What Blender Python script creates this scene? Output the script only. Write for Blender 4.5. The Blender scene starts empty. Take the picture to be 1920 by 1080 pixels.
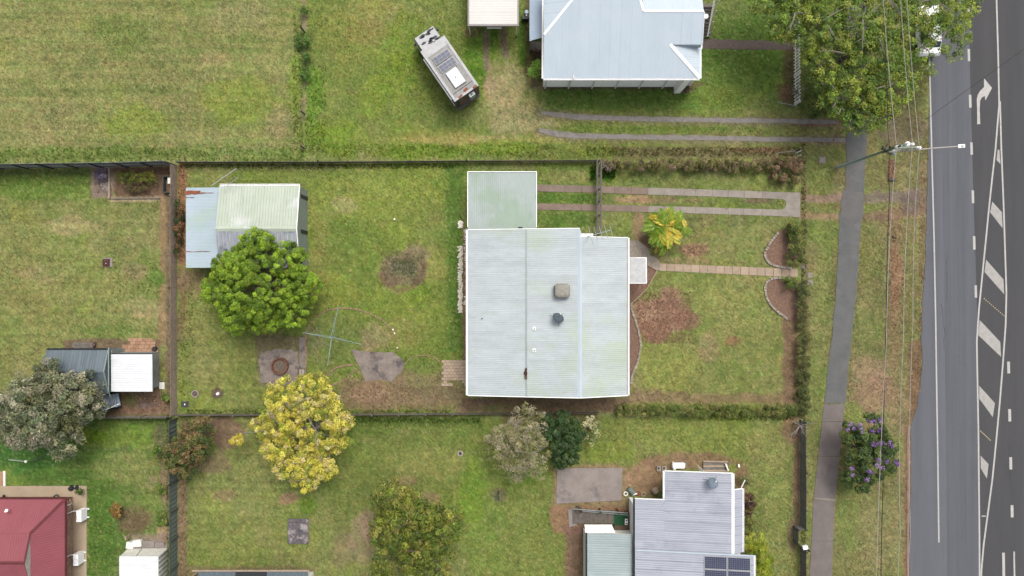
import bpy, math, random
import numpy as np
from mathutils import Vector, Matrix

random.seed(7)
rng = np.random.default_rng(11)
R = math.radians
scene = bpy.context.scene
COL = scene.collection

# ------------------------------------------------------------------ camera, sky, sun, exposure
H = 58.2            # camera height in metres
S = 22.0            # photo pixels per metre at ground level
cd = bpy.data.cameras.new("camera")
cam = bpy.data.objects.new("camera", cd)
COL.objects.link(cam)
cam.location = (0, 0, H)
cam.rotation_euler = (0, 0, 0)
cd.sensor_width = 36
cd.lens = 36 * H / (1920 / S)
cd.clip_end = 2000
scene.camera = cam

SUN_EL, SUN_AZ = R(60), R(66)       # azimuth counted from +X towards +Y
w = bpy.data.worlds.new("World")
scene.world = w
w.use_nodes = True
nt = w.node_tree
nt.nodes.clear()
sky = nt.nodes.new("ShaderNodeTexSky")
sky.sky_type = 'NISHITA'
sky.sun_disc = False
sky.sun_elevation = SUN_EL
sky.sun_rotation = math.pi / 2 - SUN_AZ
sky.air_density = 1.0
sky.dust_density = 6.0
sky.ozone_density = 1.0
hs = nt.nodes.new("ShaderNodeHueSaturation")
hs.inputs['Saturation'].default_value = 0.35        # cloud cover takes most of the blue out of the sky
bg = nt.nodes.new("ShaderNodeBackground")
bg.inputs['Strength'].default_value = 0.15
wo = nt.nodes.new("ShaderNodeOutputWorld")
nt.links.new(sky.outputs[0], hs.inputs['Color'])
nt.links.new(hs.outputs[0], bg.inputs[0])
nt.links.new(bg.outputs[0], wo.inputs[0])

sd = bpy.data.lights.new("sun", 'SUN')
sd.energy = 1.3
sd.angle = R(24)
sd.color = (1.0, 0.965, 0.91)
sun = bpy.data.objects.new("sun", sd)
COL.objects.link(sun)
dsun = Vector((math.cos(SUN_EL) * math.cos(SUN_AZ), math.cos(SUN_EL) * math.sin(SUN_AZ), math.sin(SUN_EL)))
sun.rotation_euler = dsun.to_track_quat('Z', 'Y').to_euler()
sun.location = dsun * 80
scene.view_settings.view_transform = 'Standard'
scene.view_settings.look = 'None'
scene.view_settings.gamma = 1
scene.view_settings.use_curve_mapping = False
scene.view_settings.exposure = 0.72

# ------------------------------------------------------------------ helpers
K = 2.35     # how much brighter than its albedo a level surface shows in the picture

def s2l(c):
    c = np.asarray(c, dtype=float) / 255.0
    return np.where(c <= 0.04045, c / 12.92, ((c + 0.055) / 1.055) ** 2.4)

def A(r, g, b):
    """picture colour of a level, openly lit surface -> albedo"""
    return tuple(np.clip(s2l((r, g, b)) / K, 0, 0.85))

def P(px, py, z=0.0):
    """point at true height z seen at photo pixel px, py"""
    k = (1 - z / H) / S
    return Vector(((px - 960) * k, -(py - 540) * k, z))

WL = {}

def wl(o):
    return WL.get(o.name, Vector((0, 0, 0)))

def props(o, label=None, cat=None, group=None, kind=None):
    if label: o['label'] = label
    if cat: o['category'] = cat
    if group: o['group'] = group
    if kind: o['kind'] = kind
    return o

def thing(name, label, cat, loc, rotz=0.0, group=None, kind=None):
    o = bpy.data.objects.new(name, None)
    COL.objects.link(o)
    o.location = loc
    o.rotation_euler = (0, 0, rotz)
    o.empty_display_size = 0.3
    WL[o.name] = Vector(loc)
    return props(o, label, cat, group, kind)

def obj_from_mesh(name, me, parent=None, loc=None, rot=None):
    o = bpy.data.objects.new(name, me)
    COL.objects.link(o)
    if parent is not None:
        o.parent = parent
    if loc is not None: o.location = loc
    if rot is not None: o.rotation_euler = rot
    return o

class MB:
    def __init__(s):
        s.v = []; s.f = []
    def add(s, vs, fs):
        n = len(s.v)
        s.v += [tuple(v) for v in vs]
        s.f += [tuple(i + n for i in f) for f in fs]
        return s
    def quad(s, a, b, c, d):
        return s.add([a, b, c, d], [(0, 1, 2, 3)])
    def box(s, x0, x1, y0, y1, z0, z1):
        v = [(x0, y0, z0), (x1, y0, z0), (x1, y1, z0), (x0, y1, z0), (x0, y0, z1), (x1, y0, z1), (x1, y1, z1), (x0, y1, z1)]
        return s.add(v, [(3, 2, 1, 0), (4, 5, 6, 7), (0, 1, 5, 4), (1, 2, 6, 5), (2, 3, 7, 6), (3, 0, 4, 7)])
    def cbox(s, c, sx, sy, sz, a=0.0, z0=None):
        """box centred on c in plan, standing on c.z"""
        ca, sa = math.cos(a), math.sin(a)
        vs = []
        for z in (0, sz):
            for x, y in ((-1, -1), (1, -1), (1, 1), (-1, 1)):
                X, Y = x * sx / 2, y * sy / 2
                vs.append((c[0] + X * ca - Y * sa, c[1] + X * sa + Y * ca, c[2] + z))
        return s.add(vs, [(3, 2, 1, 0), (4, 5, 6, 7), (0, 1, 5, 4), (1, 2, 6, 5), (2, 3, 7, 6), (3, 0, 4, 7)])
    def prism(s, poly, dz):
        """polygon of 3D points, extruded by dz along z (top = poly if dz<0)"""
        a = sum(poly[i][0] * poly[(i + 1) % len(poly)][1] - poly[(i + 1) % len(poly)][0] * poly[i][1] for i in range(len(poly)))
        if a < 0: poly = list(reversed(poly))
        n = len(poly)
        lo = [Vector(p) + Vector((0, 0, min(dz, 0))) for p in poly]
        hi = [Vector(p) + Vector((0, 0, max(dz, 0))) for p in poly]
        fs = [tuple(range(n, 2 * n)), tuple(reversed(range(n)))]
        fs += [(i, (i + 1) % n, n + (i + 1) % n, n + i) for i in range(n)]
        return s.add(lo + hi, fs)
    def tube(s, pts, r, n=6, cap=True):
        pts = [Vector(p) for p in pts]
        if not isinstance(r, (list, tuple)): r = [r] * len(pts)
        base = len(s.v)
        up = Vector((0, 0, 1))
        for i, p in enumerate(pts):
            d = (pts[min(i + 1, len(pts) - 1)] - pts[max(i - 1, 0)])
            if d.length < 1e-9: d = Vector((0, 0, 1))
            d.normalize()
            ref = up if abs(d.z) < 0.9 else Vector((1, 0, 0))
            a = d.cross(ref).normalized(); b = d.cross(a).normalized()
            for k in range(n):
                t = 2 * math.pi * k / n
                s.v.append(tuple(p + a * math.cos(t) * r[i] + b * math.sin(t) * r[i]))
        for i in range(len(pts) - 1):
            for k in range(n):
                k2 = (k + 1) % n
                s.f.append((base + i * n + k, base + i * n + k2, base + (i + 1) * n + k2, base + (i + 1) * n + k))
        if cap:
            s.f.append(tuple(base + k for k in range(n)))
            s.f.append(tuple(base + (len(pts) - 1) * n + k for k in reversed(range(n))))
        return s
    def bar(s, a, b, w_, h_):
        """rectangular bar from a to b"""
        a = Vector(a); b = Vector(b); d = (b - a).normalized()
        ref = Vector((0, 0, 1)) if abs(d.z) < 0.95 else Vector((1, 0, 0))
        u = d.cross(ref).normalized() * w_ / 2; v = u.cross(d).normalized() * h_ / 2
        vs = [a - u - v, a + u - v, a + u + v, a - u + v, b - u - v, b + u - v, b + u + v, b - u + v]
        return s.add(vs, [(0, 1, 2, 3), (7, 6, 5, 4), (0, 4, 5, 1), (1, 5, 6, 2), (2, 6, 7, 3), (3, 7, 4, 0)])
    def cyl(s, c, r, h, n=16, r2=None):
        c = Vector(c)
        r2 = r if r2 is None else r2
        vs = [c + Vector((r * math.cos(2 * math.pi * k / n), r * math.sin(2 * math.pi * k / n), 0)) for k in range(n)]
        vs += [c + Vector((r2 * math.cos(2 * math.pi * k / n), r2 * math.sin(2 * math.pi * k / n), h)) for k in range(n)]
        fs = [tuple(reversed(range(n))), tuple(range(n, 2 * n))] + [(k, (k + 1) % n, n + (k + 1) % n, n + k) for k in range(n)]
        return s.add(vs, fs)
    def ring(s, c, r0, r1, h, n=24):
        c = Vector(c); vs = []
        for rr, z in ((r0, 0), (r1, 0), (r1, h), (r0, h)):
            vs += [c + Vector((rr * math.cos(2 * math.pi * k / n), rr * math.sin(2 * math.pi * k / n), z)) for k in range(n)]
        fs = []
        for j in range(4):
            for k in range(n):
                fs.append((j * n + k, j * n + (k + 1) % n, ((j + 1) % 4) * n + (k + 1) % n, ((j + 1) % 4) * n + k))
        return s.add(vs, fs)
    def mesh(s, name, mat, org=(0, 0, 0), smooth=False):
        me = bpy.data.meshes.new(name)
        ox, oy, oz = org
        me.from_pydata([(x - ox, y - oy, z - oz) for x, y, z in s.v], [], s.f)
        if mat: me.materials.append(mat)
        if smooth: me.polygons.foreach_set('use_smooth', [True] * len(me.polygons))
        me.update()
        return me
    def build(s, name, mat, parent=None, loc=None, smooth=False, local=False):
        """parent given: vertices are world coordinates unless local"""
        if parent is not None:
            org = (0, 0, 0) if local else wl(parent)
            o = obj_from_mesh(name, s.mesh(name, mat, org, smooth), parent)
            WL[o.name] = wl(parent)
        else:
            if loc is None:
                a = np.array(s.v)
                loc = ((a[:, 0].min() + a[:, 0].max()) / 2, (a[:, 1].min() + a[:, 1].max()) / 2, a[:, 2].min())
            o = obj_from_mesh(name, s.mesh(name, mat, loc, smooth), None, loc)
            WL[o.name] = Vector(loc)
        return o

def copy_thing(root, loc, rotz=None, label=None):
    def cp(o, parent):
        c = o.copy(); COL.objects.link(c)
        if parent: c.parent = parent
        for ch in [x for x in bpy.data.objects if x.parent == o]:
            cp(ch, c)
        return c
    c = cp(root, None)
    c.location = loc
    if rotz is not None: c.rotation_euler = (0, 0, rotz)
    if label: c['label'] = label
    return c

# ------------------------------------------------------------------ materials
def mat(name, c1, c2=None, scale=3.0, rough=0.8, metal=0.0, bump=0.0, bscale=30.0, rnd=0.0, c3=None, s3=0.4, t3=0.58,
        spec=0.3, stretch=None, grain=0.0, gscale=25.0, detail=6, t1=0.35, t2=0.65, grime=0.0, gdir=None):
    m = bpy.data.materials.new(name)
    m.use_nodes = True
    nt = m.node_tree; N = nt.nodes; L = nt.links
    b = N['Principled BSDF']
    b.inputs['Roughness'].default_value = rough
    b.inputs['Metallic'].default_value = metal
    b.inputs['Specular IOR Level'].default_value = spec
    geo = N.new('ShaderNodeNewGeometry')
    pos = geo.outputs['Position']
    if stretch:
        mp = N.new('ShaderNodeMapping'); mp.inputs['Scale'].default_value = stretch
        L.new(pos, mp.inputs['Vector']); posS = mp.outputs[0]
    else: posS = pos
    def noise(sc, vec, det=detail, ro=0.6):
        n = N.new('ShaderNodeTexNoise'); n.inputs['Scale'].default_value = sc
        n.inputs['Detail'].default_value = det; n.inputs['Roughness'].default_value = ro
        L.new(vec, n.inputs['Vector']); return n.outputs['Fac']
    def ramp(fac, a, b_):
        r = N.new('ShaderNodeMapRange'); r.inputs['From Min'].default_value = a; r.inputs['From Max'].default_value = b_
        L.new(fac, r.inputs['Value']); return r.outputs[0]
    def mix(fac, x, y, mode='MIX'):
        k = N.new('ShaderNodeMix'); k.data_type = 'RGBA'; k.blend_type = mode
        if hasattr(fac, 'name'): L.new(fac, k.inputs[0])
        else: k.inputs[0].default_value = fac
        for inp, val in ((k.inputs[6], x), (k.inputs[7], y)):
            if hasattr(val, 'name'): L.new(val, inp)
            else: inp.default_value = (*val[:3], 1)
        return k.outputs[2]
    c2 = c2 or tuple(x * 0.85 for x in c1)
    col = mix(ramp(noise(scale, posS), t1, t2), c1, c2)
    if c3: col = mix(ramp(noise(s3, pos, 8, 0.65), t3, t3 + 0.1), col, c3)
    if grain:
        g = ramp(noise(gscale, pos, 3, 0.7), 0.25, 0.75)
        gm = N.new('ShaderNodeMapRange'); gm.inputs['To Min'].default_value = 1 - grain; gm.inputs['To Max'].default_value = 1 + grain
        L.new(g, gm.inputs['Value'])
        cmb = N.new('ShaderNodeCombineXYZ')
        for i in range(3): L.new(gm.outputs[0], cmb.inputs[i])
        col = mix(1.0, col, cmb.outputs[0], 'MULTIPLY')
    if grime:
        for sc_, st_, a_, b_, k_ in ((1.0, gdir or (1, 1, 1), .52, .72, grime), (0.35, (1, 1, 1), .5, .7, grime * .7), (7.0, (1, 1, 1), .68, .76, grime * 1.6)):
            mp2 = N.new('ShaderNodeMapping'); mp2.inputs['Scale'].default_value = st_; mp2.inputs['Location'].default_value = (sc_ * 3, 1.7, 0)
            L.new(pos, mp2.inputs['Vector'])
            gm2 = N.new('ShaderNodeMapRange'); gm2.inputs['To Min'].default_value = 1; gm2.inputs['To Max'].default_value = 1 - k_
            L.new(ramp(noise(sc_, mp2.outputs[0], 8, .7), a_, b_), gm2.inputs['Value'])
            cb2 = N.new('ShaderNodeCombineXYZ')
            for i in range(3): L.new(gm2.outputs[0], cb2.inputs[i])
            col = mix(1.0, col, cb2.outputs[0], 'MULTIPLY')
    if rnd:
        oi = N.new('ShaderNodeObjectInfo')
        rm = N.new('ShaderNodeMapRange'); rm.inputs['To Min'].default_value = 1 - rnd; rm.inputs['To Max'].default_value = 1 + rnd
        L.new(oi.outputs['Random'], rm.inputs['Value'])
        cmb = N.new('ShaderNodeCombineXYZ')
        for i in range(3): L.new(rm.outputs[0], cmb.inputs[i])
        col = mix(1.0, col, cmb.outputs[0], 'MULTIPLY')
    L.new(col, b.inputs['Base Color'])
    if bump:
        bn = N.new('ShaderNodeBump'); bn.inputs['Strength'].default_value = bump; bn.inputs['Distance'].default_value = 0.02
        L.new(noise(bscale, pos, 4), bn.inputs['Height']); L.new(bn.outputs[0], b.inputs['Normal'])
    return m

def attr_mat(name, attr, rough=0.75, trans=0.0, grain=0.0, gscale=20.0, bump=0.0, spec=0.25):
    m = bpy.data.materials.new(name); m.use_nodes = True
    nt = m.node_tree; N = nt.nodes; L = nt.links
    b = N['Principled BSDF']; b.inputs['Roughness'].default_value = rough; b.inputs['Specular IOR Level'].default_value = spec
    at = N.new('ShaderNodeAttribute'); at.attribute_name = attr
    col = at.outputs['Color']
    geo = N.new('ShaderNodeNewGeometry')
    if grain:
        for gs, ga, off in ((gscale, grain, 0.0), (gscale * 0.22, grain * 0.8, 3.7)):
            n = N.new('ShaderNodeTexNoise'); n.inputs['Scale'].default_value = gs; n.inputs['Detail'].default_value = 5
            n.inputs['Roughness'].default_value = 0.7
            L.new(geo.outputs['Position'], n.inputs['Vector'])
            mr = N.new('ShaderNodeMapRange'); mr.inputs['From Min'].default_value = 0.28; mr.inputs['From Max'].default_value = 0.72
            mr.inputs['To Min'].default_value = 1 - ga; mr.inputs['To Max'].default_value = 1 + ga
            L.new(n.outputs['Fac'], mr.inputs['Value'])
            c = N.new('ShaderNodeCombineXYZ')
            L.new(mr.outputs[0], c.inputs[0]); L.new(mr.outputs[0], c.inputs[1]); L.new(mr.outputs[0], c.inputs[2])
            k = N.new('ShaderNodeMix'); k.data_type = 'RGBA'; k.blend_type = 'MULTIPLY'; k.inputs[0].default_value = 1
            L.new(col, k.inputs[6]); L.new(c.outputs[0], k.inputs[7]); col = k.outputs[2]
    L.new(col, b.inputs['Base Color'])
    if bump:
        n = N.new('ShaderNodeTexNoise'); n.inputs['Scale'].default_value = 14; n.inputs['Detail'].default_value = 6
        L.new(geo.outputs['Position'], n.inputs['Vector'])
        bn = N.new('ShaderNodeBump'); bn.inputs['Strength'].default_value = bump; bn.inputs['Distance'].default_value = 0.05
        L.new(n.outputs['Fac'], bn.inputs['Height']); L.new(bn.outputs[0], b.inputs['Normal'])
    if trans:
        tr = N.new('ShaderNodeBsdfTranslucent'); L.new(col, tr.inputs['Color'])
        ms = N.new('ShaderNodeMixShader'); ms.inputs[0].default_value = trans
        L.new(b.outputs[0], ms.inputs[1]); L.new(tr.outputs[0], ms.inputs[2])
        L.new(ms.outputs[0], N['Material Output'].inputs['Surface'])
    return m

M = {}
def AR(r, g, b):
    return tuple(np.clip(s2l((r, g, b)) / 2.12, 0, 0.82))
M['roof_house'] = mat('pale_weathered_roof', AR(207, 215, 219), AR(196, 206, 205), scale=0.8, rough=0.5, metal=0.0, c3=AR(194, 207, 190), s3=0.16, t3=0.53, rnd=0.045, grain=0.045, gscale=4, spec=0.4, stretch=(1, 3, 1), grime=0.1, gdir=(.35, 3.0, 1))
M['roof_carport'] = mat('greenish_weathered_roof', AR(168, 184, 176), AR(178, 190, 186), scale=0.6, rough=0.5, c3=AR(158, 180, 160), s3=0.25, t3=0.52, rnd=0.03, grain=0.03, gscale=5, spec=0.4, stretch=(3, 1, 1), grime=0.12, gdir=(3.0, .35, 1))
M['roof_shed'] = mat('lichen_green_white_sheet', AR(210, 219, 202), AR(200, 212, 192), scale=0.9, rough=0.6, c3=AR(226, 230, 226), s3=0.5, t3=0.55, rnd=0.03, grain=0.05, grime=0.13, gdir=(3.0, .4, 1))
M['roof_shed_dirty'] = mat('dirty_grey_sheet', AR(196, 200, 205), AR(160, 166, 176), scale=1.4, rough=0.6, c3=AR(104, 110, 124), s3=0.7, t3=0.56, rnd=0.05, grain=0.12, stretch=(5, 0.6, 1))
M['roof_leanto'] = mat('pale_blue_sheet', AR(203, 217, 232), AR(190, 210, 212), scale=0.5, rough=0.5, rnd=0.02, c3=AR(194, 214, 204), s3=0.4, t3=0.55, grime=0.07, gdir=(.4, 3, 1))
M['roof_blue'] = mat('blue_white_roof', AR(213, 226, 236), AR(207, 222, 233), scale=0.6, rough=0.45, rnd=0.012, grain=0.02, spec=0.4, grime=0.05, gdir=(3, .4, 1))
M['roof_blue_dark'] = mat('light_blue_roof', AR(178, 198, 218), AR(186, 204, 220), scale=0.6, rough=0.45, rnd=0.015, grime=0.06, gdir=(.4, 3, 1))
M['roof_grey'] = mat('light_grey_roof', AR(193, 197, 208), AR(183, 188, 199), scale=0.7, rough=0.5, rnd=0.04, grain=0.04, c3=AR(173, 178, 190), s3=0.4, t3=0.55, stretch=(0.6, 3, 1), grime=0.12, gdir=(.35, 3, 1))
M['roof_grey_green'] = mat('pale_green_grey_roof', AR(176, 192, 191), AR(186, 199, 199), scale=0.7, rough=0.5, rnd=0.05, grain=0.04, grime=0.12, gdir=(.35, 3, 1))
M['roof_white'] = mat('glaring_white_roof', (0.47, 0.48, 0.49), (0.43, 0.44, 0.45), scale=1.5, rough=0.5, rnd=0.01, grime=0.1, gdir=(.5, 3, 1))
M['roof_cream'] = mat('cream_white_roof', AR(238, 235, 228), AR(234, 231, 224), scale=1.0, rough=0.5, rnd=0.005, grime=0.03, gdir=(1, 1, 1))
M['roof_slate'] = mat('blue_grey_shed_roof', A(120, 134, 142), A(108, 122, 130), scale=1.2, rough=0.55, rnd=0.03, grain=0.06, stretch=(3, 0.5, 1), grime=0.15, gdir=(3, .4, 1))
M['roof_red'] = mat('dusty_red_roof', A(166, 88, 97), A(170, 93, 101), scale=0.8, rough=0.55, rnd=0.02, grain=0.02, grime=0.09, gdir=(1, 1, 1))
M['trim_red'] = mat('dark_red_trim', A(128, 62, 66))
M['fascia'] = mat('maroon_fascia', A(110, 70, 74))
M['white'] = mat('white_paint', (0.72, 0.72, 0.71), (0.66, 0.66, 0.65), rough=0.5)
M['offwhite'] = mat('off_white_paint', (0.56, 0.555, 0.50), (0.48, 0.475, 0.42), rough=0.6, grain=0.05)
M['cream_wall'] = mat('cream_boards', (0.76, 0.77, 0.72), (0.70, 0.71, 0.66), rough=0.7)
M['glass'] = mat('dark_window_glass', (0.03, 0.04, 0.05), rough=0.08, spec=0.6)
M['dark'] = mat('dark_grey_metal', A(60, 64, 68), rough=0.5)
M['black'] = mat('black_rubber', (0.015, 0.015, 0.016), rough=0.8)
M['timber_grey'] = mat('weathered_timber', A(150, 142, 132), A(124, 116, 108), scale=4, rough=0.9, grain=0.2, rnd=0.12)
M['timber_brown'] = mat('brown_timber', A(140, 118, 98), A(116, 98, 82), scale=4, rough=0.9, grain=0.2, rnd=0.12)
M['timber_dark'] = mat('dark_stained_timber', A(106, 104, 100), A(84, 84, 80), scale=3, rough=0.9, grain=0.25, rnd=0.1)
M['timber_stained'] = mat('grey_black_stained_timber', A(152, 150, 142), A(120, 118, 110), scale=3, rough=0.9, grain=0.3, rnd=0.12)
M['timber_pale'] = mat('sun_bleached_timber', A(204, 186, 166), A(176, 158, 140), scale=3, rough=0.9, grain=0.25, rnd=0.12)
M['fence_green'] = mat('dark_green_steel', A(112, 128, 120), A(130, 144, 134), scale=2, rough=0.6, rnd=0.06, grain=0.1)
M['fence_grey'] = mat('grey_steel_fence', A(186, 194, 188), A(158, 166, 162), scale=2, rough=0.6, rnd=0.06, grain=0.15)
M['concrete'] = mat('pinkish_concrete', A(186, 176, 164), A(168, 157, 146), scale=1.6, rough=0.9, grain=0.12, gscale=18, rnd=0.06, bump=0.2, c3=A(150, 130, 116), s3=0.9, t3=0.58, grime=0.12, gdir=(1, 1, 1))
M['concrete_brown'] = mat('stained_brown_concrete', A(164, 144, 130), A(146, 128, 116), scale=1.6, rough=0.9, grain=0.14, gscale=16, rnd=0.06, bump=0.2)
M['concrete_old'] = mat('mottled_grey_concrete', A(180, 168, 160), A(164, 152, 146), scale=0.9, rough=0.95, grain=0.1, gscale=10, c3=A(144, 134, 132), s3=0.6, t3=0.56, bump=0.2, rnd=0.03, grime=0.14, gdir=(1, 1, 1))
M['concrete_moss'] = mat('black_mossy_concrete', A(172, 158, 146), A(140, 128, 122), scale=1.4, rough=0.95, grain=0.2, gscale=9, c3=A(112, 104, 102), s3=0.9, t3=0.52, bump=0.3)
M['concrete_cream'] = mat('cream_concrete', A(214, 194, 166), A(206, 184, 154), scale=1.2, rough=0.85, grain=0.06, gscale=10, c3=A(204, 172, 150), s3=0.5, t3=0.57, grime=0.08, gdir=(1, 1, 1))
M['paver_pink'] = mat('sandy_pink_paver', A(206, 184, 160), A(192, 168, 144), scale=2.5, rough=0.9, grain=0.12, gscale=16, rnd=0.1)
M['paver_orange'] = mat('terracotta_paver', A(204, 164, 134), A(186, 144, 114), scale=3, rough=0.9, grain=0.15, gscale=14, rnd=0.14)
M['block'] = mat('pale_edging_block', A(196, 184, 170), A(172, 158, 144), scale=5, rough=0.9, grain=0.15, rnd=0.16)
M['brick'] = mat('old_red_brick', A(150, 104, 84), A(124, 90, 74), scale=6, rough=0.95, grain=0.2, rnd=0.2)
M['brick_dull'] = mat('dull_brown_brick', A(184, 152, 122), A(164, 136, 110), scale=6, rough=0.95, grain=0.2, rnd=0.14)
M['stone_white'] = mat('cream_white_stone', (0.62, 0.58, 0.5), (0.5, 0.44, 0.36), scale=8, rough=0.8, rnd=0.2)
M['asphalt'] = mat('blue_grey_asphalt', A(120, 122, 129), A(108, 110, 116), scale=0.5, rough=0.9, grain=0.05, gscale=12, stretch=(1.6, 0.04, 1), bump=0.2, bscale=60, detail=5, grime=0.09, gdir=(2.0, .25, 1))
M['asphalt_dark'] = mat('dark_asphalt', A(85, 85, 87), A(92, 91, 93), scale=0.5, rough=0.9, grain=0.06, gscale=12, stretch=(2.0, 0.12, 1), bump=0.2, bscale=60, grime=0.09, gdir=(2.0, .25, 1))
M['asphalt_track'] = mat('tyre_polished_asphalt', A(111, 113, 121), A(104, 106, 113), scale=0.8, rough=0.8, grain=0.06, gscale=12, stretch=(3, .1, 1), grime=.1, gdir=(2, .2, 1))
M['asphalt_patch'] = mat('newer_tar', A(86, 87, 91), A(78, 79, 83), scale=2, rough=0.85, grain=0.1)
M['asphalt_path'] = mat('footpath_asphalt', A(128, 128, 127), A(113, 114, 114), scale=0.9, rough=0.92, grain=0.12, gscale=14, bump=0.2, bscale=50, c3=A(120, 114, 108), s3=0.5, t3=0.58, grime=0.12, gdir=(1.5, .5, 1))
M['asphalt_pale'] = mat('pale_worn_asphalt', A(130, 127, 125), A(118, 115, 114), scale=1.0, rough=0.92, grain=0.08, gscale=14)
M['slab_purple'] = mat('purple_brown_footpath_concrete', A(148, 138, 133), A(134, 124, 120), scale=0.8, rough=0.92, grain=0.08, gscale=12, rnd=0.05, bump=0.2, grime=0.12, gdir=(1, 1, 1))
M['paint'] = mat('road_paint', A(222, 219, 214), A(205, 202, 197), scale=4, rough=0.7, grain=0.05, gscale=20, grime=0.1, gdir=(2, .5, 1))
M['paint_worn'] = mat('worn_hatch_paint', A(204, 200, 194), A(188, 184, 178), scale=3, rough=0.8, grain=0.1, gscale=16, c3=A(160, 157, 152), s3=2.5, t3=0.62)
M['paint_yellow'] = mat('cream_marker', A(226, 206, 150), rough=0.6)
M['gravel'] = mat('purple_brown_gravel', A(132, 116, 108), A(112, 98, 92), scale=4, rough=0.95, grain=0.2, gscale=18, bump=0.5)
M['gravel_grey'] = mat('grey_wheel_track', A(164, 158, 152), A(142, 135, 128), scale=2.5, rough=0.95, grain=0.14, gscale=14, bump=0.3, c3=A(116, 108, 84), s3=1.4, t3=0.6)
M['mulch'] = mat('red_brown_bark_mulch', A(158, 126, 106), A(132, 104, 88), scale=5, rough=0.95, grain=0.35, gscale=8, bump=0.8)
M['rust'] = mat('rusty_steel', A(176, 106, 78), A(146, 84, 60), scale=6, rough=0.9, grain=0.2)
M['rust_dark'] = mat('dark_rust', A(104, 62, 54), A(80, 48, 44), scale=6, rough=0.9, grain=0.2)
M['solar'] = mat('solar_cells', A(66, 72, 100), A(74, 78, 108), scale=1, rough=0.25, spec=0.4, rnd=0.04)
M['solar_blue'] = mat('grey_solar_cells', A(104, 110, 132), A(90, 96, 118), scale=3, rough=0.3, spec=0.4)
M['alu'] = mat('aluminium', A(216, 218, 218), rough=0.4, metal=0.1)
M['galv'] = mat('galvanised_steel', AR(176, 188, 184), AR(160, 172, 170), rough=0.45, metal=0.2)
M['verdigris'] = mat('green_grey_steel', A(164, 188, 176), A(150, 174, 162), rough=0.55)
M['dish'] = mat('grey_blue_dish', A(84, 98, 108), A(92, 106, 116), rough=0.5)
M['dish_light'] = mat('pale_blue_dish', A(118, 136, 152), A(126, 144, 160), rough=0.5)
M['aged_plastic'] = mat('stained_cream_cooler', A(184, 180, 168), A(160, 156, 144), scale=3, rough=0.7, grain=0.1, c3=A(140, 138, 128), s3=2.0, t3=0.56)
M['wire'] = mat('pale_power_wire', A(212, 206, 196), rough=0.5)
M['wire_black'] = mat('black_cable', A(52, 50, 50), rough=0.7)
M['plastic_green'] = mat('green_mat', A(44, 104, 66), A(36, 92, 56), scale=4, rough=0.9, grain=0.15)
M['camper_white'] = mat('camper_roof_paint', A(226, 227, 228), A(208, 208, 206), scale=3, rough=0.6, grain=0.06, grime=0.1, gdir=(1, 1, 1))
M['camper_grey'] = mat('camper_roof_membrane', A(190, 188, 184), A(168, 165, 160), scale=5, rough=0.7, grain=0.12, grime=0.16, gdir=(1, 1, 1))
M['camper_side'] = mat('camper_side_panel', A(120, 112, 106), A(104, 98, 92), scale=2, rough=0.7, grain=0.1)
M['bark'] = mat('grey_brown_bark', A(128, 112, 100), A(104, 92, 82), scale=6, rough=0.95, grain=0.2)
M['bark_pale'] = mat('pale_bark', A(176, 168, 156), A(150, 142, 130), scale=6, rough=0.95, grain=0.15)
M['leaf'] = attr_mat('leaves', 'tint', rough=0.5, trans=0.35)
M['ground'] = attr_mat('ground_surface', 'tint', rough=0.95, grain=0.2, gscale=16, bump=0.8, spec=0.1)
M['blade'] = attr_mat('grass_blades', 'tint', rough=0.7, trans=0.3, spec=0.15)
# ------------------------------------------------------------------ the ground: one sheet, coloured by what grows or lies where, and by some painted shade
GX0, GX1, GY0, GY1 = -260, 2180, -200, 1280        # photo pixels covered by the fine part
STEP = 2.5
gx = np.arange(GX0, GX1 + 1, STEP); gy = np.arange(GY0, GY1 + 1, STEP)
GW, GH = len(gx), len(gy)
PX, PY = np.meshgrid(gx, gy)

def vnoise(scale, seed, octaves=4, sx=1.0, sy=1.0, rough=0.55):
    """smooth value noise in 0..1, feature size `scale` in photo pixels"""
    out = np.zeros(PX.shape); amp = 1.0; tot = 0
    for o in range(octaves):
        r = np.random.default_rng(seed * 101 + o)
        cx, cy = scale * sx / 2 ** o, scale * sy / 2 ** o
        nx = int((GX1 - GX0) / cx) + 3; ny = int((GY1 - GY0) / cy) + 3
        g = r.random((ny, nx))
        fx = (PX - GX0) / cx; fy = (PY - GY0) / cy
        ix = fx.astype(int); iy = fy.astype(int)
        tx = fx - ix; ty = fy - iy
        tx = tx * tx * (3 - 2 * tx); ty = ty * ty * (3 - 2 * ty)
        v = (g[iy, ix] * (1 - tx) + g[iy, ix + 1] * tx) * (1 - ty) + (g[iy + 1, ix] * (1 - tx) + g[iy + 1, ix + 1] * tx) * ty
        out += v * amp; tot += amp; amp *= rough
        if cx < STEP * 1.5 and cy < STEP * 1.5: break
    return out / tot

nA = vnoise(160, 1); nB = vnoise(60, 2); nC = vnoise(26, 3); nD = vnoise(90, 4); nE = vnoise(14, 5, 3)
nM = vnoise(60, 6, 3, sx=4.0, sy=0.14)         # mowing streaks, along x
nF = vnoise(200, 7, 5)

def sstep(x, a, b):
    t = np.clip((x - a) / (b - a), 0, 1); return t * t * (3 - 2 * t)

G = np.zeros(PX.shape + (3,)); G[:] = (131, 138, 78)
GRASS = np.ones(PX.shape)                       # how much grass stands here

nH = np.random.default_rng(77).random(PX.shape) * .5 + vnoise(7, 41, 2) * .5

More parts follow.
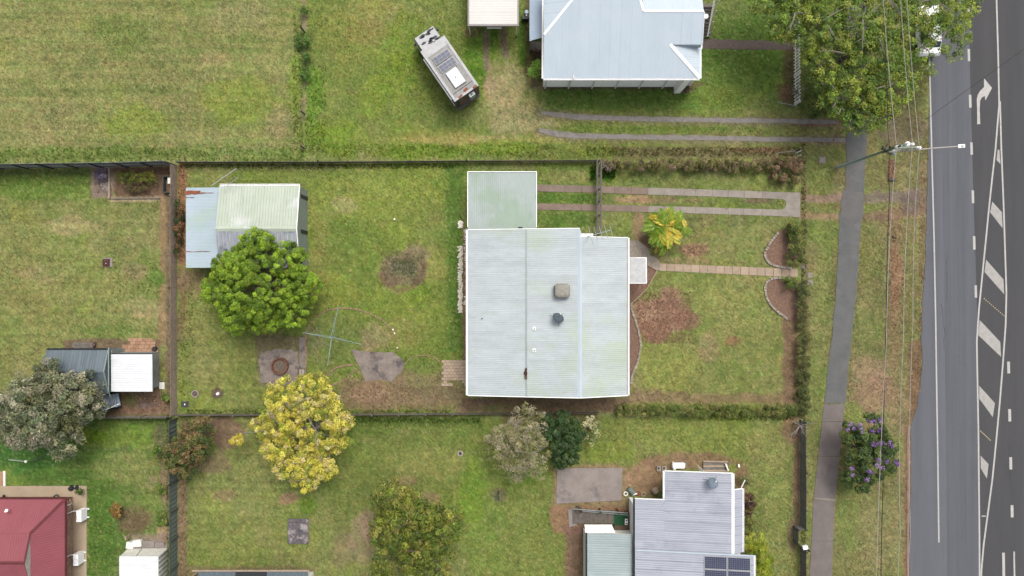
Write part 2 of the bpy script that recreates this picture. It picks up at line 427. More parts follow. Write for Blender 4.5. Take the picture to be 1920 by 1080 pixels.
def blend(mask, col, grass=None):
    global G, GRASS
    # half of every transition is broken up blade by blade
    mask = np.clip(mask, 0, 1); pk = np.clip(mask.max(), 1e-6, 1)
    u = mask / pk
    mask = pk * np.where((u > 0) & (u < 1), .35 * u + .65 * np.clip((u - nH) * 3 + .5, 0, 1), u)
    m = np.clip(mask, 0, 1)[..., None]
    G = G * (1 - m) + np.array(col, float) * m
    if grass is not None:
        GRASS = GRASS * (1 - m[..., 0]) + grass * m[..., 0]

def Rr(x0, y0, x1, y1, col, a=1.0, soft=8, nz=10, grass=None, n=None):
    n = nC if n is None else n
    d = np.maximum.reduce([x0 - PX, PX - x1, y0 - PY, PY - y1]) + (n - 0.5) * 2 * nz
    blend((1 - sstep(d, -soft, soft)) * a, col, grass)

def Ee(cx, cy, rx, ry, col, a=1.0, soft=0.35, nz=0.5, rot=0, grass=None, n=None):
    n = nC if n is None else n
    c, s_ = math.cos(R(rot)), math.sin(R(rot))
    dx, dy = PX - cx, PY - cy
    d = np.sqrt(((dx * c + dy * s_) / rx) ** 2 + ((-dx * s_ + dy * c) / ry) ** 2) + (n - 0.5) * 2 * nz
    blend((1 - sstep(d, 1 - soft, 1 + soft)) * a, col, grass)

def Ll(pts, wd, col, a=1.0, soft=4, nz=5, grass=None, n=None):
    n = nE if n is None else n
    best = np.full(PX.shape, 1e9)
    for (x0, y0), (x1, y1) in zip(pts[:-1], pts[1:]):
        dx, dy = x1 - x0, y1 - y0
        t = np.clip(((PX - x0) * dx + (PY - y0) * dy) / (dx * dx + dy * dy), 0, 1)
        best = np.minimum(best, np.hypot(PX - x0 - t * dx, PY - y0 - t * dy))
    d = best + (n - 0.5) * 2 * nz
    blend((1 - sstep(d, wd / 2 - soft, wd / 2 + soft)) * a, col, grass)

OLIVE = (137, 140, 80); TAN = (152, 142, 98); LUSH = (104, 134, 52); DEEP = (86, 116, 46); LIME = (142, 160, 56)
SOIL = (140, 106, 84); RED = (150, 104, 80); BROWN = (118, 92, 74); DRY = (160, 146, 106); LITTER = (146, 116, 92); MULCH = (112, 84, 68)

# broad zones
Rr(-300, -300, 566, 306, (134, 141, 78), soft=4, nz=3)                 # top left paddock
Rr(566, -300, 1015, 296, (121, 136, 62), soft=10, nz=8)                 # grass around the camper
Rr(1005, 60, 1560, 220, (102, 130, 54), soft=12, nz=8)                   # lawn of the blue roofed house
Rr(1320, -300, 1560, 90, (98, 126, 52), soft=12, nz=6)
Rr(1000, 205, 1600, 300, (118, 130, 60), soft=8, nz=6)
Rr(-300, 312, 322, 782, (134, 138, 76), soft=4, nz=3)                    # left neighbour
Rr(332, 306, 880, 775, (120, 136, 58), soft=6, nz=4)                    # back yard
Rr(1000, 306, 1125, 440, (112, 132, 58), soft=5, nz=4)
Rr(1125, 306, 1490, 440, (120, 132, 68), soft=5, nz=4)
Rr(1180, 400, 1490, 500, (130, 132, 76), soft=6, nz=4)
Rr(1180, 512, 1490, 772, (134, 138, 74), soft=6, nz=4)                  # front yard
Rr(-300, 782, 326, 1300, (96, 124, 54), soft=4, nz=3)                    # bottom left
Rr(334, 782, 1500, 1300, (120, 132, 62), soft=4, nz=3)                  # bottom neighbour
Rr(1508, 240, 1580, 1300, (124, 130, 70), soft=6, nz=4)                 # verge left of the footpath
Rr(1560, 240, 1745, 1300, (122, 118, 72), soft=10, nz=6)                # verge by the road
# broad natural variation
blend(sstep(nA, 0.48, 0.72) * 0.35, TAN)
blend(sstep(nD, 0.5, 0.75) * 0.35, LUSH)
blend(sstep(nB, 0.55, 0.78) * 0.28, LIME)
blend(sstep(1 - nB, 0.56, 0.76) * 0.35, (112, 122, 62))
blend(sstep(nC, 0.6, 0.85) * 0.16, DRY)
# paddock: mowing streaks and tan / lime drifts
pad = (PX < 562) & (PY < 296)
blend(pad * (0.3 + 0.9 * sstep(nM, 0.35, 0.75)) * 0.5, (150, 144, 88))
blend(pad * sstep(1 - nM, 0.5, 0.8) * 0.35, (116, 130, 66))
Ee(250, 225, 60, 30, LIME, 0.5); Ee(450, 190, 70, 45, LIME, 0.5); Ee(230, 60, 50, 40, (112, 132, 60), 0.5)
Ee(520, 230, 22, 30, (158, 142, 102), 0.5); Ee(440, 285, 60, 12, (164, 152, 112), 0.5); Ee(400, 110, 30, 16, (158, 140, 96), 0.4)
Ee(450, 30, 60, 30, (158, 150, 104), 0.4); Ee(60, 230, 120, 40, (152, 146, 92), 0.4)
Ll([(0, 290), (330, 284), (560, 290)], 24, (108, 136, 56), 0.6, 12, 15)
# wire fence strip
Ll([(571, -60), (570, 60), (572, 150), (569, 278)], 9, (150, 130, 104), 0.85, 3, 3, grass=0.2)
Ee(566, 80, 14, 22, DEEP, 0.7); Ee(574, 130, 14, 16, DEEP, 0.75); Ee(590, 180, 18, 60, (110, 146, 50), 0.8); Ee(600, 250, 44, 24, (120, 146, 54), 0.7)
Ee(555, 150, 12, 60, (122, 148, 50), 0.6)
# around the camper
Ee(700, 20, 60, 30, (152, 142, 82), 0.5); Ee(690, 60, 50, 26, (148, 128, 78), 0.5); Ee(640, 70, 40, 60, (136, 140, 66), 0.6)
Ee(760, 80, 40, 60, (108, 134, 44), 0.6); Ee(900, 110, 30, 60, (92, 132, 36), 0.8); Ee(985, 80, 14, 60, (80, 116, 34), 0.9)
Ee(700, 175, 30, 40, (128, 150, 52), 0.6); Ee(740, 140, 36, 50, (120, 146, 44), 0.5); Ee(820, 215, 60, 30, (108, 124, 60), 0.6)
Ee(965, 190, 58, 66, (154, 150, 92), 0.9); Ee(980, 225, 60, 22, (150, 146, 94), 0.8); Ee(930, 165, 22, 48, (160, 146, 98), 0.8); Ee(870, 262, 110, 10, (176, 150, 104), 0.75)
Ee(820, 256, 80, 14, (150, 150, 70), 0.6); Ee(930, 275, 70, 14, (120, 146, 44), 0.6); Ee(770, 282, 90, 14, (112, 142, 40), 0.7)
Ee(1040, 260, 60, 8, (156, 152, 80), 0.7); Ee(640, 260, 50, 30, (122, 146, 46), 0.7); Ee(700, 262, 40, 30, (124, 132, 62), 0.5)
Ll([(911, 60), (912, 100), (913, 128)], 12, (126, 104, 94), 0.85, 4, 3, grass=0.15)
Ll([(942, 50), (946, 80), (948, 105)], 12, (124, 104, 94), 0.85, 4, 3, grass=0.15)
Ee(920, 145, 9, 26, (156, 130, 100), 0.6, grass=0.4); Ee(960, 205, 26, 12, (150, 130, 98), 0.6); Ee(945, 175, 34, 60, (160, 150, 104), 0.75, 0.5); Ee(985, 235, 70, 18, (158, 148, 104), 0.7, 0.5); Ee(925, 215, 60, 22, (146, 144, 92), 0.5, 0.5); Ee(918, 165, 14, 18, (172, 146, 112), 0.6)
Ee(926, 70, 7, 34, (84, 120, 36), 0.7)
Ee(885, 60, 16, 12, BROWN, 0.5)
Rr(984, 0, 1000, 140, (98, 74, 62), 0.6, 5, 6, grass=0.3); Ee(1004, 120, 18, 30, (104, 88, 58), 0.8, grass=0.3); Ee(1010, 160, 16, 12, (106, 92, 70), 0.7, grass=0.4)
# blue house lawn
Ee(1200, 178, 190, 16, (98, 124, 48), 0.6); Ee(1400, 110, 70, 28, (88, 120, 44), 0.5); Ee(1370, 180, 60, 24, (118, 128, 52), 0.4)
Rr(1470, 60, 1492, 205, (96, 84, 56), 0.8, 5, 6, grass=0.4); Ee(1475, 175, 14, 18, (124, 92, 74), 0.7, grass=0.3)
Rr(1500, 60, 1580, 220, (82, 98, 42), 0.6, 10, 10)
Ee(1290, 158, 40, 5, BROWN, 0.6, grass=0.4); Rr(1020, 160, 1300, 168, (104, 94, 68), 0.8, 3, 2, grass=0.3)
# two gravel tracks of the upper driveway get their own sheets; soft verges here
Ll([(1010, 211), (1060, 218), (1200, 225), (1580, 230)], 18, (128, 112, 96), 0.5, 5, 5, grass=0.4)
Ll([(1008, 245), (1060, 255), (1200, 260), (1590, 264)], 18, (128, 112, 96), 0.5, 5, 5, grass=0.4)
Ee(1535, 230, 50, 7, (140, 102, 88), 0.7, grass=0.3); Ee(1560, 264, 40, 7, (140, 106, 88), 0.7, grass=0.3)
Ee(1180, 242, 200, 6, (96, 124, 46), 0.5)
Rr(1150, 274, 1490, 296, (120, 108, 78), 0.7, 5, 8, grass=0.5)
Ee(1420, 281, 60, 6, (142, 102, 80), 0.6); Ee(1120, 285, 50, 8, (120, 140, 50), 0.6)
# left neighbour
Rr(-60, 316, 170, 370, (104, 130, 52), 0.9, 14, 8); Rr(-60, 316, 172, 328, (92, 104, 58), 0.6, 6, 5)  # second strip: shadow of the top fence, painted into the grass colour
Rr(172, 312, 212, 372, (140, 120, 108), 0.95, 4, 6, grass=0.0); Ee(194, 330, 16, 14, (96, 88, 106), 0.6); Ee(200, 340, 9, 22, (176, 168, 160), 0.6)
Rr(214, 312, 320, 368, (118, 92, 74), 0.95, 4, 4, grass=0.1)
Ll([(208, 374), (305, 372)], 9, (176, 150, 128), 0.8, 3, 3, grass=0.1)
Ll([(305, 372), (306, 480), (303, 560), (304, 640)], 14, (158, 124, 94), 0.75, 4, 5, grass=0.3)
Rr(311, 370, 332, 780, (126, 104, 86), 0.85, 3, 4, grass=0.1)
Ee(294, 522, 16, 16, (104, 134, 58), 0.9); Ee(130, 425, 50, 18, (166, 148, 106), 0.6); Ee(90, 512, 60, 20, (162, 146, 104), 0.5)
Ee(250, 510, 22, 16, (150, 128, 98), 0.6); Ee(40, 560, 60, 40, (152, 148, 84), 0.5); Ee(270, 580, 30, 22, (166, 148, 108), 0.5)
Ee(220, 620, 60, 12, (108, 132, 58), 0.6); Ee(150, 500, 80, 30, (124, 136, 66), 0.5); Ee(210, 535, 40, 25, (146, 150, 82), 0.5)
Rr(120, 636, 300, 780, (120, 98, 80), 0.85, 4, 5, grass=0.2)
Rr(225, 735, 320, 778, (140, 112, 90), 0.95, 4, 6, grass=0.2); Ee(244, 748, 14, 12, (96, 104, 56), 0.7); Ee(276, 758, 16, 7, (108, 98, 104), 0.5)
Ee(312, 745, 7, 9, (110, 136, 60), 0.8)
# bottom left
Ee(230, 815, 60, 26, (122, 148, 56), 0.8); Ee(170, 818, 26, 14, (116, 140, 30), 0.7); Ee(40, 850, 70, 40, (72, 118, 50), 0.8)
Ee(235, 880, 60, 36, (138, 142, 78), 0.7); Ee(110, 890, 60, 14, (86, 122, 48), 0.7); Rr(166, 900, 215, 1080, (84, 116, 44), 0.8, 8, 8)
Ee(300, 820, 14, 30, (112, 108, 76), 0.7); Ee(250, 975, 34, 30, (120, 98, 74), 0.85, grass=0.4); Ee(310, 900, 10, 60, (150, 124, 98), 0.8, grass=0.3)
Ee(304, 1000, 12, 22, (182, 150, 112), 0.85, grass=0.2); Ee(285, 905, 10, 12, (180, 152, 124), 0.6); Ee(265, 930, 40, 30, (112, 126, 64), 0.5)
Rr(245, 1000, 316, 1030, (146, 124, 110), 0.8, 4, 4, grass=0.1)
# back yard
Rr(334, 306, 350, 500, (164, 118, 84), 0.9, 4, 6, grass=0.15); Rr(334, 500, 352, 640, (140, 110, 86), 0.7, 5, 8, grass=0.4)
Ee(364, 535, 22, 28, (138, 112, 88), 0.7, grass=0.5); Rr(345, 306, 640, 320, (112, 110, 70), 0.6, 6, 6)
Ee(420, 650, 80, 70, (134, 138, 76), 0.6); Ee(370, 600, 22, 60, (142, 140, 80), 0.6); Ee(380, 690, 40, 40, (142, 138, 84), 0.5)
Ee(700, 370, 100, 50, (138, 150, 66), 0.7); Ee(645, 385, 24, 20, (168, 156, 108), 0.6); Ee(800, 340, 60, 40, (128, 146, 58), 0.5)
Rr(838, 312, 868, 660, (90, 122, 48), 0.8, 10, 8); Ee(600, 490, 12, 60, (140, 136, 70), 0.6)  # first strip: shadow west of the house, painted as darker green
Ee(660, 440, 40, 40, (108, 130, 54), 0.5); Ee(620, 545, 50, 30, (142, 150, 60), 0.6); Ee(815, 500, 22, 30, (154, 150, 80), 0.6)
Ee(800, 590, 40, 30, (130, 144, 60), 0.6); Ee(780, 545, 26, 20, (112, 140, 40), 0.6); Ee(755, 620, 40, 30, (150, 142, 76), 0.4)
Ee(756, 503, 47, 38, (136, 122, 92), 0.9, 0.2, 0.42, rot=-25, grass=0.35); Ee(735, 525, 26, 14, (130, 110, 84), 0.7, 0.3, 0.5, rot=20, grass=0.3); Ee(757, 502, 24, 16, (110, 120, 80), 0.7, grass=0.4)
Ll([(712, 512), (722, 532), (745, 545), (770, 540), (790, 525), (798, 495)], 9, (122, 98, 74), 0.7, 3, 3, grass=0.2)
Ee(745, 500, 20, 8, (156, 142, 128), 0.4)
Ee(650, 640, 66, 50, (114, 130, 66), 0.5); Ee(700, 630, 30, 26, (150, 138, 96), 0.7); Ee(690, 650, 14, 20, (156, 134, 100), 0.5)
Rr(740, 690, 876, 770, (132, 116, 84), 0.8, 14, 16, grass=0.6); Rr(640, 710, 760, 772, (142, 118, 90), 0.85, 12, 14, grass=0.4)
Ee(700, 738, 40, 22, (158, 126, 100), 0.7, grass=0.3); Ee(800, 690, 24, 18, (108, 126, 58), 0.7); Ee(760, 745, 50, 14, (148, 124, 94), 0.6)
Ee(820, 740, 40, 18, (122, 104, 82), 0.5); Rr(866, 745, 1180, 774, (120, 96, 78), 0.9, 5, 5, grass=0.3); Ee(950, 765, 60, 8, (96, 108, 56), 0.6)
Rr(868, 430, 880, 680, (146, 116, 92), 0.9, 3, 3, grass=0.0); Ee(590, 640, 22, 30, (120, 112, 88), 0.5)
Rr(480, 630, 575, 725, (122, 104, 88), 0.7, 6, 6, grass=0.2); Ee(440, 720, 60, 30, (128, 136, 68), 0.5)
Ee(408, 738, 10, 9, (104, 84, 70), 0.9, grass=0.1)
# driveway and front
Ee(1070, 330, 50, 12, (146, 140, 84), 0.6); Ee(1060, 372, 60, 9, (92, 124, 46), 0.8); Ee(1060, 412, 50, 14, (92, 122, 50), 0.8)
Ee(1112, 325, 8, 12, (84, 130, 30), 0.9); Ee(1138, 328, 14, 12, (76, 122, 30), 0.8)
Ee(1190, 374, 34, 8, (176, 138, 110), 0.75, grass=0.4); Ee(1240, 374, 30, 7, (150, 120, 96), 0.6, grass=0.5); Ee(1420, 376, 28, 6, (110, 90, 76), 0.7, grass=0.3)
Ee(1300, 376, 20, 5, (144, 120, 92), 0.5); Ee(1350, 345, 80, 9, (118, 134, 62), 0.5)
Ee(1196, 425, 12, 34, (164, 128, 104), 0.7, grass=0.4); Ee(1212, 455, 18, 12, (116, 88, 74), 0.85, grass=0.2)
Ee(1300, 468, 28, 12, (168, 128, 104), 0.8, grass=0.2); Ee(1290, 490, 40, 8, (152, 128, 94), 0.6); Ee(1230, 480, 24, 10, (132, 122, 82), 0.5)
Ee(1390, 450, 60, 26, (142, 142, 82), 0.6); Ee(1375, 415, 24, 10, (116, 118, 80), 0.5)
Ee(1255, 560, 24, 24, (156, 122, 98), 0.85, 0.25, 0.4, grass=0.3); Ee(1243, 592, 54, 40, (160, 124, 102), 0.92, 0.22, 0.4, grass=0.2); Ee(1230, 620, 32, 24, (150, 112, 90), 0.9, 0.25, 0.4, grass=0.25); Ee(1290, 600, 24, 18, (140, 104, 86), 0.8, 0.3, 0.5, grass=0.3)
Ee(1255, 582, 22, 20, (148, 110, 90), 0.5)
Ee(1350, 560, 60, 34, (140, 144, 76), 0.6); Ee(1250, 690, 60, 40, (142, 148, 72), 0.7); Ee(1400, 640, 60, 50, (136, 134, 76), 0.5)
Ee(1330, 650, 20, 30, (154, 132, 98), 0.6); Ee(1372, 640, 14, 10, (150, 106, 80), 0.6); Ee(1395, 530, 30, 20, (144, 140, 86), 0.5)
Rr(1185, 738, 1482, 756, (140, 112, 88), 0.7, 6, 9, grass=0.4); Rr(1468, 590, 1496, 760, (128, 100, 80), 0.85, 6, 6, grass=0.3)
Ee(1440, 720, 30, 20, (134, 134, 78), 0.5); Ee(1205, 740, 30, 12, (140, 116, 92), 0.5)
blend(((PX > 1180) & (PX < 1235) & (PY > 500) & (PY < 735)) * 0.0, SOIL)
# verge
Ll([(1507, 240), (1508, 420), (1512, 700), (1508, 780)], 12, (118, 104, 72), 0.5, 4, 5, grass=0.6)
Ee(1540, 330, 26, 40, (120, 132, 60), 0.5); Ee(1536, 580, 16, 120, (138, 142, 80), 0.6); Ee(1520, 480, 14, 30, (142, 126, 88), 0.5)
Ll([(1500, 371), (1540, 372), (1580, 370)], 14, (150, 122, 108), 0.85, 4, 4, grass=0.15); Ll([(1500, 405), (1540, 405), (1580, 406)], 13, (162, 132, 102), 0.8, 4, 4, grass=0.15)
Ll([(1610, 372), (1680, 368), (1740, 362)], 20, (126, 110, 102), 0.8, 6, 6, grass=0.15); Ll([(1612, 408), (1680, 404), (1742, 390)], 18, (128, 100, 86), 0.8, 6, 6, grass=0.15)
Ee(1715, 380, 28, 18, (112, 96, 92), 0.7, grass=0.2)
Ee(1690, 240, 50, 34, (118, 104, 86), 0.8, grass=0.4); Ee(1700, 150, 40, 90, (96, 92, 56), 0.6)
Rr(1620, 265, 1740, 350, (124, 118, 76), 0.5, 10, 10); Rr(1664, 300, 1678, 338, (140, 100, 82), 0.85, 2, 2, grass=0.05)
Rr(1666, 390, 1690, 690, (138, 112, 84), 0.6, 8, 9, grass=0.45); Ee(1680, 520, 12, 60, (150, 110, 86), 0.6, grass=0.3)
Rr(1724, 300, 1744, 640, (130, 110, 82), 0.6, 6, 8, grass=0.35); Rr(1700, 640, 1732, 800, (122, 96, 72), 0.85, 6, 8, grass=0.2)
Ee(1630, 480, 24, 70, (118, 122, 66), 0.6); Ee(1625, 590, 20, 60, (134, 136, 82), 0.5); Ee(1640, 740, 46, 40, (156, 124, 100), 0.75, grass=0.35)
Ee(1625, 690, 30, 26, (160, 130, 104), 0.6, grass=0.4); Ee(1685, 760, 22, 40, (140, 122, 88), 0.6); Ee(1640, 800, 30, 14, (146, 110, 86), 0.5)
Ee(1600, 772, 16, 22, (120, 136, 66), 0.7); Rr(1565, 930, 1700, 1090, (134, 134, 80), 0.6, 14, 12); Ee(1660, 1000, 46, 60, (146, 136, 92), 0.5)
Ee(1590, 960, 18, 80, (112, 132, 60), 0.5); Ee(1690, 900, 14, 60, (134, 122, 84), 0.5)
Rr(1696, 800, 1709, 1090, (138, 98, 80), 0.85, 2, 3, grass=0.1)
# bottom neighbour
Rr(336, 784, 410, 830, (116, 92, 76), 0.85, 8, 8, grass=0.2); Ee(425, 810, 28, 30, (126, 98, 82), 0.8, grass=0.25); Ee(395, 870, 34, 22, (134, 108, 90), 0.6, grass=0.4)
Rr(334, 890, 350, 1080, (140, 108, 92), 0.8, 4, 6, grass=0.2)
Rr(350, 1062, 590, 1080, (132, 108, 86), 0.6, 5, 7, grass=0.4); Ee(700, 800, 60, 20, (92, 116, 44), 0.5); Rr(665, 782, 905, 800, (88, 108, 44), 0.7, 6, 5)  # last strip: shadow below the south fence, painted into the grass colour
Ee(540, 935, 18, 12, (158, 118, 98), 0.7, grass=0.4); Ee(420, 930, 20, 10, (158, 124, 102), 0.6); Ee(578, 950, 16, 16, (96, 132, 36), 0.7)
Ee(420, 1000, 60, 60, (134, 140, 72), 0.6); Ee(560, 1000, 60, 40, (128, 138, 68), 0.5); Ee(680, 1010, 30, 40, (158, 140, 110), 0.6)
Ee(690, 985, 16, 30, (160, 132, 110), 0.7, grass=0.4); Ee(760, 900, 24, 10, (160, 126, 102), 0.6); Ee(805, 935, 20, 14, (160, 128, 102), 0.6)
Ee(800, 870, 70, 30, (146, 146, 78), 0.6); Ee(885, 930, 24, 60, (112, 146, 44), 0.6); Ee(900, 1030, 40, 50, (118, 142, 58), 0.5)
Ee(645, 1030, 20, 40, (148, 126, 98), 0.5, grass=0.5); Ee(975, 900, 30, 20, (100, 124, 46), 0.6); Ee(936, 925, 14, 14, (122, 110, 90), 0.6)
Ee(1150, 845, 60, 20, (128, 144, 56), 0.6); Ee(1300, 820, 150, 30, (132, 142, 66), 0.6); Ee(1440, 830, 40, 60, (148, 146, 86), 0.5); Ee(1440, 950, 36, 90, (132, 142, 70), 0.5)
Rr(1034, 872, 1180, 958, (150, 118, 96), 0.7, 6, 7, grass=0.3); Ee(1210, 895, 40, 34, (160, 124, 98), 0.85, grass=0.1); Ee(1290, 865, 90, 16, (142, 108, 88), 0.75, grass=0.3)
Rr(1034, 950, 1200, 1000, (150, 112, 88), 0.85, 5, 6, grass=0.1); Rr(1060, 985, 1098, 1090, (128, 98, 84), 0.85, 6, 6, grass=0.2)
Ee(1390, 895, 16, 30, (140, 106, 84), 0.7, grass=0.3); Ee(1485, 805, 22, 26, (148, 112, 92), 0.7, grass=0.4); Rr(1488, 800, 1500, 985, (124, 96, 82), 0.85, 3, 4, grass=0.2)
Ee(1485, 1000, 10, 30, (124, 100, 84), 0.7, grass=0.3); Rr(1408, 900, 1430, 1090, (110, 118, 62), 0.4, 8, 8)
Rr(940, 755, 1120, 800, (118, 100, 74), 0.6, 8, 8, grass=0.5)
# fine mottling
blend(sstep(nE, 0.62, 0.9) * 0.14 * GRASS, (160, 156, 92))
blend(sstep(1 - nE, 0.62, 0.9) * 0.16 * GRASS, (92, 108, 48))
# single tufts: straw light ones, dark gaps, and plain unevenness
r_ = np.random.default_rng(5)
w1 = r_.normal(0, 1, PX.shape); w2 = vnoise(8, 51, 2) - .5; w3 = vnoise(18, 52, 3) - .5
lum = 1 + GRASS * (w1 * .07 + w2 * .15 + w3 * .08) + (1 - GRASS) * (w1 * .05 + w2 * .22)
mow = vnoise(5, 61, 2, sx=26, sy=1.0) - .5
lum = lum + np.where(PX < 566, .17, .06) * mow * GRASS * (PX < 1500)
G = G * lum[..., None]
hue = (r_.random(PX.shape) < .06) * GRASS
blend_ = hue[..., None] * .5; G = G * (1 - blend_) + np.array((176, 170, 116)) * blend_
sh = (vnoise(11, 53, 2) - .5)[..., None] * GRASS[..., None]
G = G * (1 + sh * np.array([.18, .03, .12]))
G = G + (G.mean(-1, keepdims=True) - G) * .12
G = G * 1.14
G = G * (0.94 + 0.12 * vnoise(9, 21, 2))[..., None] * (0.95 + 0.1 * nF)[..., None]

ALB = np.clip(s2l(G) / K, 0.005, 0.6)

# hard surfaces carry no grass (filled by the builders below through HARD)
HARD = np.zeros(PX.shape, bool)

def in_poly(X, Y, poly):
    ins = np.zeros(X.shape, bool); n = len(poly); j = n - 1
    for i in range(n):
        xi, yi = poly[i]; xj, yj = poly[j]
        c = ((yi > Y) != (yj > Y)) & (X < (xj - xi) * (Y - yi) / (yj - yi + 1e-12) + xi)
        ins ^= c; j = i
    return ins

def hard(poly):
    global HARD
    xs = [p[0] for p in poly]; ys = [p[1] for p in poly]
    HARD |= in_poly(PX, PY, poly)

def build_ground():
    X = (PX - 960) / S; Y = -(PY - 540) / S
    Z = (nD - 0.5) * 0.06 + (nC - 0.5) * 0.03
    Z = Z - Z.max() - 0.004 + 0.02
    Z = np.minimum(Z, 0.0) * 0.6
    # a step down under hard surfaces keeps their sheets clear of the soil
    verts = np.stack([X, Y, Z], -1).reshape(-1, 3)
    idx = np.arange(GW * GH).reshape(GH, GW)
    q = np.stack([idx[:-1, :-1], idx[1:, :-1], idx[1:, 1:], idx[:-1, 1:]], -1).reshape(-1, 4)
    # outer ring out to 400 m, sharing the border of the fine grid
    x0, x1, y1, y0 = X[0, 0], X[0, -1], Y[0, 0], Y[-1, 0]
    B = 400.0
    ring = np.array([(-B, B, -0.05), (B, B, -0.05), (B, -B, -0.05), (-B, -B, -0.05)])
    nb = len(verts)
    verts = np.vstack([verts, ring])
    top = list(idx[0, :]); right = list(idx[:, -1]); bot = list(idx[-1, ::-1]); left = list(idx[::-1, 0])
    me = bpy.data.meshes.new("ground")
    ringf = []
    for edge, a, b in ((top, 0, 1), (right, 1, 2), (bot, 2, 3), (left, 3, 0)):
        e = [int(i) for i in edge]
        m_ = len(e) // 2
        for i in range(len(e) - 1):
            ringf.append([e[i], e[i + 1], nb + (a if i < m_ else b)])
        ringf.append([e[m_], nb + b, nb + a])
    t = np.array(ringf, dtype=np.int32)
    me.vertices.add(len(verts)); me.vertices.foreach_set('co', verts.astype(np.float32).ravel())
    loops = np.concatenate([q.astype(np.int32).ravel(), t.ravel()])
    starts = np.concatenate([np.arange(len(q)) * 4, len(q) * 4 + np.arange(len(t)) * 3]).astype(np.int32)
    totals = np.concatenate([np.full(len(q), 4), np.full(len(t), 3)]).astype(np.int32)
    me.loops.add(len(loops)); me.loops.foreach_set('vertex_index', loops)
    me.polygons.add(len(starts)); me.polygons.foreach_set('loop_start', starts); me.polygons.foreach_set('loop_total', totals)
    me.update()
    ca = me.color_attributes.new("tint", 'FLOAT_COLOR', 'POINT')
    cols = np.ones((len(verts), 4)); cols[:nb, :3] = ALB.reshape(-1, 3); cols[nb:, :3] = A(124, 134, 68)
    ca.data.foreach_set('color', cols.ravel())
    me.materials.append(M['ground'])
    me.polygons.foreach_set('use_smooth', [True] * len(me.polygons))
    me.update()
    o = obj_from_mesh("ground", me)
    props(o, kind='structure')
    return o

GZ = None
def ground_samples(px, py, arr):
    ix = np.clip(((px - GX0) / STEP).astype(int), 0, GW - 1); iy = np.clip(((py - GY0) / STEP).astype(int), 0, GH - 1)
    return arr[iy, ix]

def tri_soup(name, tris, cols, matl, kind=None, parent=None, shade_smooth=False):
    """tris (n,3,3) float, cols (n,3)"""
    n = len(tris)
    me = bpy.data.meshes.new(name)
    me.vertices.add(n * 3); me.loops.add(n * 3); me.polygons.add(n)
    me.vertices.foreach_set('co', np.ascontiguousarray(tris, dtype=np.float32).ravel())
    me.loops.foreach_set('vertex_index', np.arange(n * 3, dtype=np.int32))
    me.polygons.foreach_set('loop_start', np.arange(0, n * 3, 3, dtype=np.int32))
    me.polygons.foreach_set('loop_total', np.full(n, 3, dtype=np.int32))
    ca = me.color_attributes.new('tint', 'FLOAT_COLOR', 'POINT')
    c = np.ones((n * 3, 4), dtype=np.float32); c[:, :3] = np.repeat(cols, 3, axis=0)
    ca.data.foreach_set('color', c.ravel())
    me.materials.append(matl)
    me.update(); me.validate()
    o = bpy.data.objects.new(name, me); COL.objects.link(o)
    if parent is not None: o.parent = parent; WL[o.name] = wl(parent)
    if kind: o['kind'] = kind
    return o

def quads_soup(name, quads, cols, matl, kind=None, parent=None):
    n = len(quads)
    me = bpy.data.meshes.new(name)
    me.vertices.add(n * 4); me.loops.add(n * 4); me.polygons.add(n)
    me.vertices.foreach_set('co', np.ascontiguousarray(quads, dtype=np.float32).ravel())
    me.loops.foreach_set('vertex_index', np.arange(n * 4, dtype=np.int32))
    me.polygons.foreach_set('loop_start', np.arange(0, n * 4, 4, dtype=np.int32))
    me.polygons.foreach_set('loop_total', np.full(n, 4, dtype=np.int32))
    ca = me.color_attributes.new('tint', 'FLOAT_COLOR', 'POINT')
    c = np.ones((n * 4, 4), dtype=np.float32); c[:, :3] = np.repeat(cols, 4, axis=0)
    ca.data.foreach_set('color', c.ravel())
    me.materials.append(matl)
    me.update()
    o = bpy.data.objects.new(name, me); COL.objects.link(o)
    if parent is not None: o.parent = parent; WL[o.name] = wl(parent)
    if kind: o['kind'] = kind
    return o

def build_grass(n=330000):
    px = rng.uniform(-20, 1745, n); py = rng.uniform(-20, 1100, n)
    keep = (rng.random(n) < ground_samples(px, py, GRASS)) & ~ground_samples(px, py, HARD)
    px, py = px[keep], py[keep]; n = len(px)
    col = ground_samples(px, py, ALB)
    x = (px - 960) / S; y = -(py - 540) / S
    per = 3
    x = np.repeat(x, per) + rng.normal(0, .03, n * per); y = np.repeat(y, per) + rng.normal(0, .03, n * per)
    col = np.repeat(col, per, axis=0)
    m = n * per
    a = rng.uniform(0, 2 * math.pi, m); h = rng.uniform(.02, .055, m); wd = rng.uniform(.014, .03, m); ln = rng.uniform(.03, .09, m)
    d = np.stack([np.cos(a), np.sin(a)], -1); p = np.stack([-np.sin(a), np.cos(a)], -1)
    z0 = np.full(m, -0.02)
    A0 = np.stack([x + p[:, 0] * wd, y + p[:, 1] * wd, z0], -1)
    B0 = np.stack([x - p[:, 0] * wd, y - p[:, 1] * wd, z0], -1)
    C0 = np.stack([x + d[:, 0] * ln, y + d[:, 1] * ln, h], -1)
    j = rng.normal(1.3, .28, (m, 1))
    cc = np.clip(col * j * (1 + rng.normal(0, .06, (m, 3))), .01, .5)
    o = tri_soup('grass', np.stack([A0, B0, C0], 1), cc, M['blade'], 'stuff')
    props(o, 'short mown grass covering the yards and verges', 'grass')

